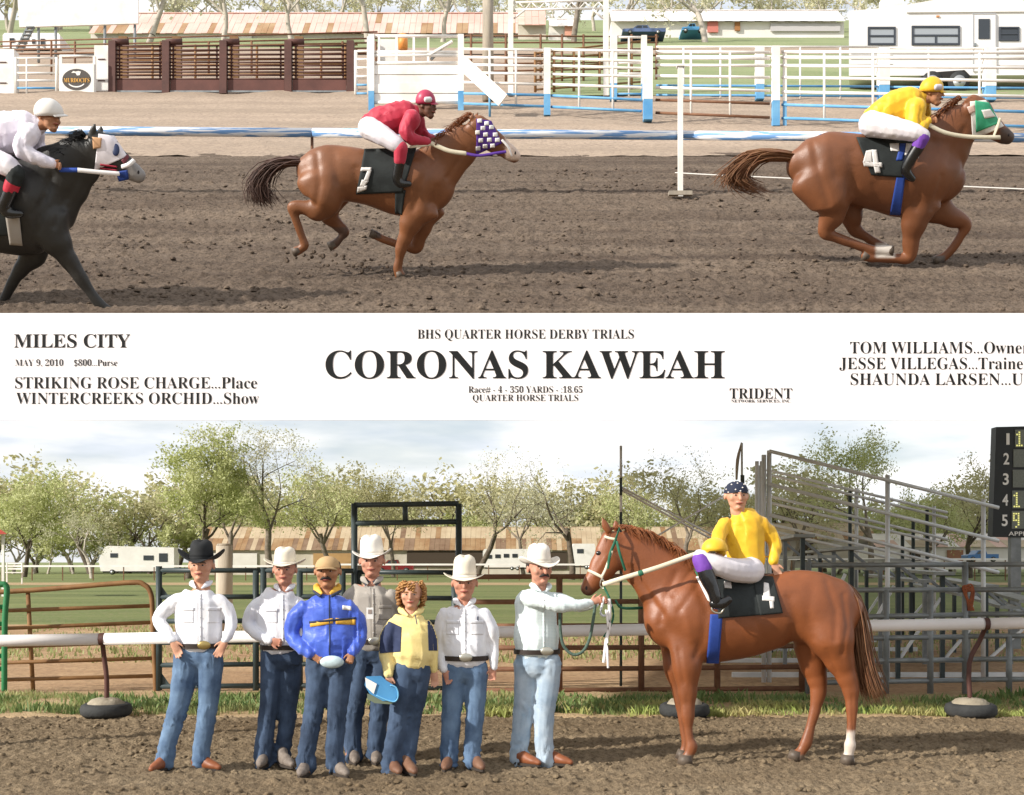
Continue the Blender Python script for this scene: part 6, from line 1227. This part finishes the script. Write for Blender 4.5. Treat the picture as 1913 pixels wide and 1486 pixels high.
# ---- rider of the winner
YELS = mat('yellow_silk', 'dba81c', .5, 'e8bb2a', 5, sheen=.2)
def rider_parts(label, d, tilt, hd, torso, arms, thighs, boots, silk, hands, knee=None, skin=SKIN, hk={}, feet=True, tw=.72, seed=1, helm=None, dyall=0.0, neckz=-.6):
    pl = Plane(d, tilt); b = pl(torso[-1][0], torso[-1][1]); th = thing('person', b, label, 'person'); H = Head(pl, *hd); H.o = H.o + pl.away * dyall; mb = MB(); H.skin(mb)
    mb.loft([H.p(0, .04, -.1), pl(torso[0][0], torso[0][1], dyall)], [.23 * H.h, .26 * H.h], ydir=pl.away, n=12)
    limb(mb, pl, torso, .84, tw)
    for a in list(arms) + list(thighs): limb(mb, pl, a, .8)
    for l in boots: limb(mb, pl, l[:3], .8)
    for h in hands: hand(mb, pl, *h[:7])
    link('body', mb.fuse(.0075, 2, .34), skin, th, True)
    cloth('silks', silk, th, pl, [[(*p[:3], p[3] if len(p) > 3 else dyall, p[4] if len(p) > 4 else tw) for p in torso]] + list(arms), 1, .011, .008, 10, seed)
    cloth('breeches', WPANT, th, pl, list(thighs), .84, .011, .003, 8, seed + 1)
    for l in boots: cloth('riding_boot', BOOTK, th, pl, [l], 1, .010, .0)
    if knee:
        for kk, m in knee: cloth('knee_cuff', m, th, pl, [kk], 1, .010, .003)
    return pl, th, H
pl, rt, H = rider_parts('jockey in yellow silks and navy bandana sitting on the standing horse', 10.4, False, (1376, 928, 55, 6), [(1379, 958, 15, 0, .8), (1384, 966, 31, 0, .6), (1387, 978, 43, 0, .56), (1390, 1000, 40, 0, .64), (1392, 1030, 37), (1396, 1050, 36)],
    [[(1354, 980, 14, -.03), (1343, 1000, 14, -.12), (1343, 1020, 12, -.2), (1350, 1032, 9, -.24)], [(1420, 980, 16), (1440, 1000, 14.5, .02), (1448, 1020, 13, .02), (1445, 1048, 10.5, -.05)]],
    [[(1404, 1066, 30, -.12), (1375, 1066, 27, -.24), (1340, 1056, 23, -.33), (1308, 1040, 17, -.36)], [(1404, 1062, 28, .12), (1370, 1060, 25, .26), (1320, 1045, 17, .34)]],
    [[(1313, 1056, 15, -.37), (1322, 1080, 15.5, -.38), (1334, 1108, 12, -.39), (1337, 1124, 11, -.39)], [(1318, 1056, 15, .36), (1328, 1090, 14, .37), (1336, 1120, 11, .37)]], YELS,
    [(1445, 1052, -.06, -68, 36, .25, 1), (1349, 1034, -.25, -150, 32, 1.1, 1)], knee=[([(1309, 1046, 16.5, -.365), (1316, 1062, 16.5, -.372)], PURP)], seed=4)
H.face(rt, HAIRD)
q = MB(); q.loft([pl(1334, 1128, -.39), pl(1348, 1128, -.40), pl(1362, 1120, -.41)], [.04, .036, .022], [.045, .045, .03], ydir=(0, 0, 1)); q.build('boot_foot', BOOTK, rt, True)
bn = MB(); V = []; Fq = []; n = 32
for j in range(9):
    ph = R(-4 + 94 * j / 8)
    for i in range(n): a = 2 * math.pi * i / n; V.append(H.p(.415 * math.cos(ph) * math.cos(a), .05 + .46 * math.cos(ph) * math.sin(a), .13 + .40 * math.sin(ph)))
for j in range(8):
    for i in range(n): Fq.append((j * n + i, j * n + (i + 1) % n, (j + 1) * n + (i + 1) % n, (j + 1) * n + i))
ban = bn.add(V, Fq).build('bandana', mat('bandana_navy', '1d2438', .8, '262e44', 9), rt, True); g = random.Random(9)
for a, ph in ((200, 15), (225, 40), (250, 12), (262, 48), (285, 22), (310, 42), (330, 14), (300, 65), (232, 68), (180, 35), (350, 40), (272, 5), (215, 0), (320, 0)):
    ra, rp_ = R(a), R(ph); c = H.p(.425 * math.cos(rp_) * math.cos(ra), .05 + .472 * math.cos(rp_) * math.sin(ra), .13 + .41 * math.sin(rp_)); MB().ell(c, (.03 * H.h, .02 * H.h, .025 * H.h), None, 8, 6).build('bandana_mark', M_WP, ban, True)
MB().loft([H.p(.25, .35, .05), H.p(.42, .42, -.1), H.p(.44, .4, -.22)], [.07 * H.h, .06 * H.h, .03 * H.h]).build('ponytail', HAIRD, rt, True)
def helmet(name, label, pl, px, py, rx, m, dy=0.0, tagit=True, parent=None, peak=1, gog=None, ry=None):
    o = pl(px, py, dy); k = pl.k(px, py); a = rx * k; b = (ry or rx * .72) * k
    ht = thing(name, o, label, 'helmet') if tagit else parent; V = []; Fq = []; n = 28
    for j in range(8):
        ph = R(-8 + 98 * j / 7)
        for i in range(n): t_ = 2 * math.pi * i / n; V.append(o + Vector((a * math.cos(ph) * math.cos(t_), 0, 0)) + pl.away * (a * .85 * math.cos(ph) * math.sin(t_)) + pl.up * (b * 1.25 * math.sin(ph)))
    for j in range(7):
        for i in range(n): Fq.append((j * n + i, j * n + (i + 1) % n, (j + 1) * n + (i + 1) % n, (j + 1) * n + i))
    sh = MB().add(V, Fq).build('shell' if tagit else name, m, ht, True); sh.modifiers.new('s', 'SOLIDIFY').thickness = .008
    pv = []
    for t_ in (0, 1):
        for i in range(9): an = R((-60 + 15 * i)); pv.append(o + Vector((peak * a * (.93 + .35 * t_) * math.cos(an), 0, 0)) + pl.away * (a * (.8 + .05 * t_) * math.sin(an)) + pl.up * (-b * .12 - b * .18 * t_))
    pk = MB().add(pv, [(i, i + 1, 10 + i, 9 + i) for i in range(8)]).build('peak', m, ht if tagit else sh, True); pk.modifiers.new('s', 'SOLIDIFY').thickness = .006
    if gog: MB().loft([o + Vector((peak * a * .1, 0, 0)) - pl.away * a * .86 + pl.up * b * .25, o + Vector((peak * a * .5, 0, 0)) - pl.away * a * .74 + pl.up * b * .25], [b * .3, b * .3], [.02, .02], ydir=pl.away).build('goggles', gog, ht if tagit else sh, True)
    return ht
helmet('riding_helmet', 'yellow covered riding helmet resting on the rider knee', pl, 1335, 1027, 24, YELS, -.32, peak=-1)

# ---- galloping horses on the hillside track
def chest(c1, white=None, hoof='6f5c4c'):
    def f(px, py, V):
        n = fbm(V[:, 0] * 3, V[:, 2] * 3 + V[:, 1], 3)[:, None]; c = np.array(lin(c1)) * (.82 + .5 * n)
        if white:
            for (x0, x1, y0, y1, col) in white:
                w = (ss(x0 - 3, x0 + 3, px) * (1 - ss(x1 - 3, x1 + 3, px)) * ss(y0 - 3, y0 + 3, py) * (1 - ss(y1 - 3, y1 + 3, py)))[:, None]; c = c * (1 - w) + np.array(lin(col)) * w
        return c
    return f
pl2, h2, b2, bv2 = horse('horse', 'galloping chestnut horse in purple checked hood with number two cloth', 12.9, True,
    [(572, 322, 30), (590, 320, 42), (615, 320, 49), (650, 325, 50), (692, 333, 50), (738, 343, 57), (778, 346, 63), (806, 352, 54), (822, 362, 36)],
    [(792, 338, 56, 0, .5), (822, 308, 47, 0, .42), (852, 280, 39, 0, .36), (876, 254, 33, 0, .36)], [(886, 236, 25, 0, .55), (900, 250, 28, 0, .5), (924, 266, 20, 0, .6), (948, 283, 15, 0, .75), (962, 293, 12, 0, .85)],
    [[(598, 335, 48, -.13), (606, 372, 36), (594, 391, 23), (568, 388, 14), (546, 386, 11.5), (552, 408, 8), (564, 442, 7.5), (569, 458, 8.5), (561, 466, 8), (553, 470, 9)],
     [(620, 365, 36, .13), (614, 398, 20), (630, 420, 11.5), (643, 433, 10), (636, 445, 7), (626, 456, 8), (620, 459, 9)],
     [(782, 385, 42, -.13), (768, 415, 22), (758, 442, 14), (750, 462, 11.5), (746, 484, 7.5), (743, 500, 8.5), (745, 509, 9), (747, 514, 10)],
     [(798, 388, 36, .13), (789, 420, 20), (782, 448, 13), (777, 464, 11), (752, 459, 7.5), (718, 448, 7.5), (704, 441, 8), (697, 438, 9)]],
    [[(880, 222, 6, -.04), (885, 211, 2, -.04)], [(888, 220, 6, .05), (893, 210, 2, .05)]], chest('7a4c2e', [(944, 985, 255, 300, 'cfb8a8'), (690, 712, 430, 446, '4a3c34'), (610, 650, 425, 462, '5a4338')]), lambda x, y: (1 - ss(385, 412, y)) * (1 - ss(862, 880, x)), (([(806, 298), (787, 345), (772, 392)], 7, .013), ([(664, 315), (670, 362)], 7, .012), ([(592, 288), (597, 345), (590, 382)], 6, .010), ([(868, 282), (836, 332)], 5, .009), ([(622, 285), (630, 340)], 8, .008), ([(815, 350), (800, 395)], 6, .010), ([(903, 240), (912, 268)], 3, .008), ([(700, 350), (715, 382)], 4, .004)))
strands('tail', pl2, lambda t: (562 + 4 * t, 300 + 8 * t, 0), lambda t: [(0, 0), (-28, -2), (-58, 8), (-82, 36 + 8 * t), (-84 + 26 * t, 78 - 8 * t)], 260, TAILD, h2, 5, 1.5, 9, .05, 16)
strands('mane', pl2, lambda t: (800 + 84 * t, 278 - 64 * t, 0), lambda t: [(0, 2), (-6, -4), (-14, 4)], 200, MANE, h2, 6, .95, 3.5, .04, 8)
eye(pl2, bv2, h2, 916, 252, .02); nostril(pl2, bv2, h2, 962, 286)
HPUR = mat('hood_purple', '4e2a86', .7, '5e3a98', 9)
hd2 = thing('racing_hood', pl2(905, 250, -.15), 'purple and white checked racing hood on the middle galloping horse', 'hood')
drape(bv2, pl2, [(890, 222), (918, 226), (938, 268), (890, 290)], .012, HPUR, 'hood', hd2, 3)
for (x, y) in ((896, 226), (909, 231), (902, 240), (918, 238), (892, 248), (907, 252), (898, 263), (914, 262), (925, 252), (893, 278), (906, 274), (920, 273), (929, 262)):
    drape(bv2, pl2, [(x - 4, y - 3.6), (x + 4.5, y - 4.4), (x + 4.5, y + 3.4), (x - 4, y + 4)], .020, M_WP, 'check', hd2, 2.5, thick=.001)
strap('hood_strap', HPUR, hd2, pl2, [(870, 287, -.12), (895, 291, -.14), (930, 286, -.11), (945, 284, -.09)], .016)
strap('noseband', M_RAILW, hd2, pl2, [(938, 262, -.07), (950, 276, -.08), (956, 292, -.07)], .014)
s2 = thing('saddle_cloth', pl2(720, 320, -.3), 'black saddle cloth with white numeral two on the galloping horse', 'saddle cloth'); drape(bv2, pl2, [(681, 278), (778, 276), (752, 360), (665, 364)], .018, BLKC, 'cloth', s2)
for qd in ([(675, 313), (694, 313), (693, 320), (673, 320)], [(687, 318), (694, 318), (688, 338), (679, 338)], [(676, 336), (689, 338), (680, 350), (672, 348)], [(668, 350), (686, 347), (684, 355), (667, 361)]): drape(bv2, pl2, qd, .03, NUM, 'numeral', s2, 3, thick=.001)
g2_ = thing('girth', pl2(745, 380, -.3), 'black girth strap on the middle galloping horse', 'girth'); drape(bv2, pl2, [(738, 356), (758, 356), (750, 402), (738, 400)], .014, BLKC, 'strap', g2_)
r2 = thing('rein', pl2(840, 280, -.2), 'cream rein on the middle galloping horse', 'rein'); strap('strap', REIN, r2, pl2, [(806, 268, -.2), (838, 282, -.22), (870, 287, -.2)], .024)
strap('strap', REIN, r2, pl2, [(766, 275, -.25), (785, 273, -.24), (806, 270, -.2)], .014)
REDS = mat('red_silk', 'a81f38', .6, 'bb2c46', 6, sheen=.2)
pj, j2, H2 = rider_parts('jockey in red silks crouching on the middle galloping horse', 12.9, True, (797, 203, 40, 66), [(780, 212, 14, 0, .8), (762, 215, 27), (735, 222, 30), (708, 232, 29), (692, 238, 24)],
    [[(770, 222, 17, -.16), (758, 248, 14, -.22), (775, 262, 11, -.22), (800, 266, 8, -.18)], [(778, 222, 15, .16), (785, 246, 12, .2), (800, 258, 10, .16), (812, 264, 8, .1)]],
    [[(690, 240, 26, -.1), (712, 252, 23, -.2), (738, 268, 19, -.28), (748, 276, 15, -.3)], [(690, 240, 24, .1), (715, 254, 20, .2), (745, 270, 15, .28)]],
    [[(749, 295, 10, -.31), (744, 318, 9.5, -.31), (742, 334, 9.5, -.31), (748, 343, 9, -.31), (764, 344, 6, -.31)], [(749, 295, 10, .3), (744, 320, 9, .3), (746, 340, 8, .3)]], REDS,
    [(800, 266, -.18, -5, 26, 1.2, 1), (812, 264, .1, -5, 26, 1.2, 1)], knee=[([(749, 277, 13.5, -.305), (747, 300, 11.5, -.31)], REDS)], skin=mat('skin_dark', '6e4a3c', .55, '60402f', 12), seed=6)
helmet('helmet', '', pj, 795, 190, 19, mat('helmet_red', 'b03a58', .4), 0, False, j2, 1, M_ALU, 17); H2.face(j2, HAIRD)
# leader
pl3, h3, b3, bv3 = horse('horse', 'leading chestnut galloping horse in green hood with number four cloth', 13.35, True,
    [(1488, 308, 30), (1508, 308, 50), (1538, 312, 65), (1588, 314, 62), (1640, 326, 65), (1690, 333, 72), (1732, 332, 70), (1760, 338, 52), (1774, 345, 36)],
    [(1738, 308, 66, 0, .48), (1762, 272, 55, 0, .42), (1784, 240, 45, 0, .38), (1800, 214, 35, 0, .38)], [(1808, 203, 27, 0, .55), (1826, 214, 29, 0, .5), (1850, 236, 20, 0, .6), (1872, 252, 15.5, 0, .75), (1884, 258, 12, 0, .85)],
    [[(1532, 328, 60, -.13), (1552, 375, 42), (1554, 402, 25), (1542, 432, 14), (1562, 444, 9.5), (1606, 460, 8.5), (1630, 468, 9.5), (1645, 468, 9), (1662, 469, 10)],
     [(1580, 365, 42, .13), (1590, 400, 22), (1597, 428, 13), (1618, 443, 8.5), (1640, 457, 8.5), (1652, 463, 9)],
     [(1716, 382, 45, -.13), (1708, 416, 25), (1702, 450, 16), (1698, 480, 12.5), (1672, 483, 8.5), (1642, 482, 8.5), (1628, 481, 9.5), (1616, 478, 10)],
     [(1742, 382, 38, .13), (1774, 404, 20), (1803, 419, 12.5), (1793, 444, 8.5), (1778, 466, 8.5), (1764, 480, 8.5), (1750, 487, 10)]],
    [[(1806, 190, 6, -.04), (1814, 180, 2, -.04)], [(1816, 190, 6, .05), (1824, 180, 2, .05)]], chest('75472b', [(1636, 1672, 455, 482, 'cfc6bc'), (1868, 1900, 240, 275, '4a3a32'), (1740, 1766, 478, 495, '5f5650')]), lambda x, y: (1 - ss(385, 412, y)) * (1 - ss(1785, 1800, x)), (([(1746, 268), (1728, 330), (1712, 388)], 8, .014), ([(1590, 285), (1596, 345), (1586, 376)], 8, .014), ([(1518, 268), (1532, 330), (1548, 382)], 7, .011), ([(1552, 260), (1562, 330)], 9, .008), ([(1802, 240), (1772, 302)], 6, .010), ([(1760, 330), (1742, 390)], 6, .010), ([(1632, 345), (1645, 390)], 5, .005)))
strands('tail', pl3, lambda t: (1480 + 4 * t, 288 + 12 * t, 0), lambda t: [(0, 0), (-38, -4), (-78, 2), (-108, 28 + 10 * t), (-138 + 84 * t, 48 + 14 * t)], 280, TAILM, h3, 15, 1.6, 10, .05, 18)
strands('mane', pl3, lambda t: (1726 + 70 * t, 246 - 62 * t, 0), lambda t: [(0, 2), (-6, -4), (-14, 4)], 200, MANE, h3, 16, 1.0, 3.5, .04, 8)
nostril(pl3, bv3, h3, 1884, 252)
hd3 = thing('racing_hood', pl3(1830, 215, -.15), 'green and white racing hood on the leading galloping horse', 'hood'); HGR = mat('hood_green', '2f9a70', .7, '46ac84', 9)
drape(bv3, pl3, [(1812, 190), (1842, 187), (1876, 236), (1818, 262)], .012, M_WP, 'hood', hd3, 3); drape(bv3, pl3, [(1822, 188), (1848, 192), (1868, 230), (1824, 248)], .020, HGR, 'hood_panel', hd3, 3); drape(bv3, pl3, [(1834, 206), (1850, 204), (1860, 218), (1840, 222)], .032, M_WP, 'eye_cup', hd3, 3)
drape(bv3, pl3, [(1806, 200), (1820, 196), (1824, 208), (1812, 214)], .018, mat('pink_ear', 'd3b4a8', .7), 'ear_cover', hd3, 3)
strap('noseband', REIN, hd3, pl3, [(1868, 222, -.06), (1862, 240, -.09), (1856, 256, -.08)], .02)
s3 = thing('saddle_cloth', pl3(1660, 300, -.3), 'black saddle cloth with white numeral four on the leading horse', 'saddle cloth'); drape(bv3, pl3, [(1600, 256), (1724, 262), (1690, 332), (1628, 328)], .018, BLKC, 'cloth', s3)
for qd in ([(1618, 282), (1628, 280), (1630, 304), (1612, 304)], [(1628, 280), (1638, 280), (1642, 310), (1632, 310)], [(1612, 302), (1648, 304), (1648, 313), (1614, 311)], [(1632, 310), (1643, 310), (1645, 323), (1635, 324)], [(1662, 268), (1679, 268), (1680, 283), (1664, 282)], [(1693, 268), (1704, 268), (1698, 290), (1690, 290)], [(1712, 272), (1724, 272), (1716, 296), (1706, 296)]): drape(bv3, pl3, qd, .03, NUM, 'numeral', s3, 3, thick=.001)
g3_ = thing('girth', pl3(1676, 365, -.3), 'blue girth strap on the leading horse', 'girth'); drape(bv3, pl3, [(1676, 326), (1692, 326), (1682, 403), (1662, 402)], .014, BLUEG, 'strap', g3_); drape(bv3, pl3, [(1682, 268), (1696, 268), (1686, 300), (1674, 300)], .024, BLUEG, 'saddle_strap', g3_)
r3 = thing('rein', pl3(1780, 245, -.2), 'cream rein on the leading galloping horse', 'rein'); strap('strap', REIN, r3, pl3, [(1733, 232, -.26), (1765, 248, -.25), (1810, 256, -.2), (1868, 257, -.12)], .024)
pj, j3, H3 = rider_parts('jockey in yellow silks crouching on the leading horse', 13.35, True, (1742, 178, 42, 60), [(1727, 186, 14, 0, .8), (1706, 192, 31), (1680, 203, 36), (1650, 217, 33), (1632, 226, 27)],
    [[(1712, 202, 19, -.16), (1708, 232, 16, -.22), (1718, 238, 13, -.24), (1733, 226, 9, -.22)], [(1722, 200, 16, .16), (1730, 222, 13, .2), (1742, 226, 9, .12)]],
    [[(1628, 232, 29, -.1), (1660, 238, 26, -.2), (1700, 246, 21, -.3), (1724, 254, 16, -.33)], [(1628, 232, 26, .1), (1670, 240, 22, .2), (1722, 252, 15, .3)]],
    [[(1716, 274, 12, -.34), (1702, 296, 11, -.34), (1692, 316, 10, -.34), (1696, 326, 9, -.34), (1704, 334, 7, -.34)], [(1716, 274, 11, .33), (1698, 305, 10, .33), (1694, 322, 8, .33)]], YELS,
    [(1733, 227, -.22, 10, 26, 1.2, 1), (1742, 227, .12, 5, 26, 1.2, 1)], knee=[([(1722, 258, 15, -.335), (1716, 272, 13, -.34)], PURP)], skin=SKINT, seed=8)
helmet('helmet', '', pj, 1740, 167, 22, YELS, 0, False, j3, 1, mat('goggles_grey', 'c9c2cc', .4), 18); H3.face(j3, HAIRD)
# black horse at the left edge
pl1, h1, b1, bv1 = horse('horse', 'black horse in white hood running in from the left edge', 11.62, True,
    [(-230, 355, 50), (-205, 360, 72), (-160, 365, 82), (-90, 378, 80), (-30, 384, 86), (30, 386, 90), (70, 390, 84), (96, 394, 62), (110, 400, 42)],
    [(78, 362, 80, 0, .46), (112, 330, 62, 0, .42), (142, 304, 48, 0, .38), (164, 284, 39, 0, .38)], [(176, 272, 30, 0, .55), (194, 284, 33, 0, .5), (222, 304, 24, 0, .6), (248, 321, 17.5, 0, .75), (260, 329, 14, 0, .85)],
    [[(84, 420, 52, -.13), (106, 452, 30), (124, 480, 19), (146, 512, 14), (168, 545, 9.5), (184, 566, 10), (196, 576, 9), (206, 584, 11)],
     [(62, 430, 46, .13), (62, 472, 26), (42, 500, 15), (26, 524, 11), (10, 555, 9), (2, 572, 9), (-6, 580, 10)],
     [(-190, 380, 70, -.13), (-205, 430, 46), (-215, 470, 26), (-235, 505, 16), (-215, 540, 10), (-200, 570, 11)], [(-170, 400, 54, .13), (-160, 450, 28), (-175, 500, 16), (-150, 545, 10), (-140, 570, 11)]],
    [[(170, 256, 8, -.04), (174, 244, 7, -.04), (178, 230, 2, -.04)], [(184, 254, 7, .05), (188, 244, 6, .05), (189, 234, 2, .05)]], chest('2a2927', [(236, 285, 300, 352, '8a8684')]), lambda x, y: (1 - ss(430, 465, y)) * (1 - ss(150, 168, x)), (([(96, 330), (76, 392), (70, 432)], 8, .014), ([(124, 362), (102, 422)], 7, .012), ([(158, 310), (128, 372)], 6, .010), ([(84, 370), (60, 400)], 6, .008), ([(30, 420), (60, 450)], 6, .006)))
strands('mane', pl1, lambda t: (108 + 52 * t, 300 - 48 * t, 0), lambda t: [(0, 2), (-8, -8), (-20, -4)], 220, mat('black_hair', '17171a', .5), h1, 26, 1.1, 4.5, .05, 10)
strands('tail', pl1, lambda t: (-250, 335, 0), lambda t: [(0, 0), (-40, 10), (-80, 40)], 40, mat('black_hair', '17171a'), h1, 27, 3, 8)
nostril(pl1, bv1, h1, 258, 322)
hd1 = thing('racing_hood', pl1(200, 285, -.15), 'white racing hood with blue eye cup and red stripes on the black horse', 'hood')
drape(bv1, pl1, [(184, 250), (214, 254), (238, 292), (176, 320)], .012, mat('hood_white', 'e6dfe4', .7), 'hood', hd1, 3)
MB().ell(pl1(217, 280, 0) + (bv1.ray_cast(pl1(217, 280, -1.2), (pl1(217, 280, 1.2) - pl1(217, 280, -1.2)).normalized(), 3)[0] - pl1(217, 280, 0)) - pl1.away * .012, (.034, .014, .056), None, 20, 10).build('eye_cup', mat('hood_navy', '232f52', .4), hd1, True)
for y in (307, 314): drape(bv1, pl1, [(187, y), (219, y + 4), (218, y + 7), (187, y + 3)], .02, mat('hood_red', '9c2338', .7), 'hood_stripe', hd1, 3)
drape(bv1, pl1, [(226, 300), (238, 288), (242, 294), (232, 308)], .02, mat('hood_maroon', '6a3038', .7), 'hood_edge', hd1, 3); drape(bv1, pl1, [(172, 256), (190, 258), (188, 276), (174, 279)], .02, mat('ear_tan', 'c79a72', .7), 'ear_cover', hd1, 3)
strap('noseband', M_RAILW, hd1, pl1, [(250, 300, -.07), (240, 308, -.10), (228, 312, -.1)], .022); drape(bv1, pl1, [(216, 322), (238, 318), (240, 336), (222, 340)], .02, BLUEG, 'chin_strap', hd1, 3)
r1 = thing('rein', pl1(150, 318, -.2), 'blue and white rein on the black horse', 'rein'); strap('strap', BLUEG, r1, pl1, [(112, 318, -.24), (145, 318, -.23)], .022); strap('strap', M_RAILW, r1, pl1, [(145, 318, -.23), (185, 322, -.19), (222, 325, -.14)], .022)
s1 = thing('saddle_cloth', pl1(0, 360, -.3), 'black saddle cloth on the black horse at the left edge', 'saddle cloth'); drape(bv1, pl1, [(-100, 300), (30, 310), (20, 440), (-90, 450)], .018, BLKC, 'cloth', s1)
g1_ = thing('girth', pl1(25, 430, -.3), 'grey girth strap on the black horse', 'girth'); drape(bv1, pl1, [(10, 405), (36, 405), (42, 460), (18, 458)], .03, mat('grey_web', 'a39c94', .8), 'strap', g1_)
LAV = mat('lavender_silk', 'ece6ee', .6, 'dfd9e6', 4)
pj, j1, H1 = rider_parts('jockey in pale silks and white helmet on the black horse', 11.62, True, (92, 224, 48, 62), [(74, 234, 16, 0, .8), (48, 240, 34), (10, 250, 40), (-35, 262, 38), (-62, 272, 32)],
    [[(56, 250, 21, -.18), (40, 276, 18, -.25), (62, 294, 14, -.26), (96, 306, 10, -.24)], [(66, 248, 18, .18), (72, 276, 14, .22), (98, 304, 9, .12)]],
    [[(-66, 280, 34, -.1), (-30, 292, 30, -.22), (10, 308, 25, -.32), (30, 322, 19, -.35)], [(-66, 280, 30, .1), (-20, 300, 24, .24), (28, 320, 18, .32)]],
    [[(22, 352, 13, -.36), (14, 372, 13, -.36), (8, 388, 12, -.36), (16, 398, 11, -.36), (38, 400, 7, -.36)], [(22, 350, 13, .35), (12, 385, 11, .35), (16, 398, 9, .35)]], LAV,
    [(96, 306, -.24, -15, 30, 1.1, 1), (98, 304, .12, -10, 30, 1.1, 1)], knee=[([(30, 324, 17, -.355), (26, 338, 15, -.36)], BLKC), ([(24, 342, 14.5, -.36), (20, 354, 14, -.36)], mat('red_cuff', 'b8283c', .6))], skin=SKINT, seed=10)
helmet('helmet', '', pj, 91, 211, 27, M_WP, 0, False, j1, 1, None, 21); H1.face(j1, HAIRD)

# clods of dirt kicked up by the galloping hooves
q = MB(); g = random.Random(12)
for (pp, cx_, cy_) in ((pl2, 585, 470), (pl2, 700, 490), (pl3, 1480, 500), (pl3, 1600, 492), (pl1, 30, 570)):
    for k in range(34):
        r = abs(g.gauss(0, .012)) + .006; p = pp(cx_ + g.gauss(-10, 34), cy_ + g.gauss(14, 12), g.gauss(0, .2)); q.ell(p, (r, r * g.uniform(.6, 1), r * g.uniform(.6, 1)), None, 5, 4)
tag(tag(q.build('dirt_clods', M_UP), kind='stuff'), 'loose clods of dirt kicked up by the galloping hooves', 'dirt')
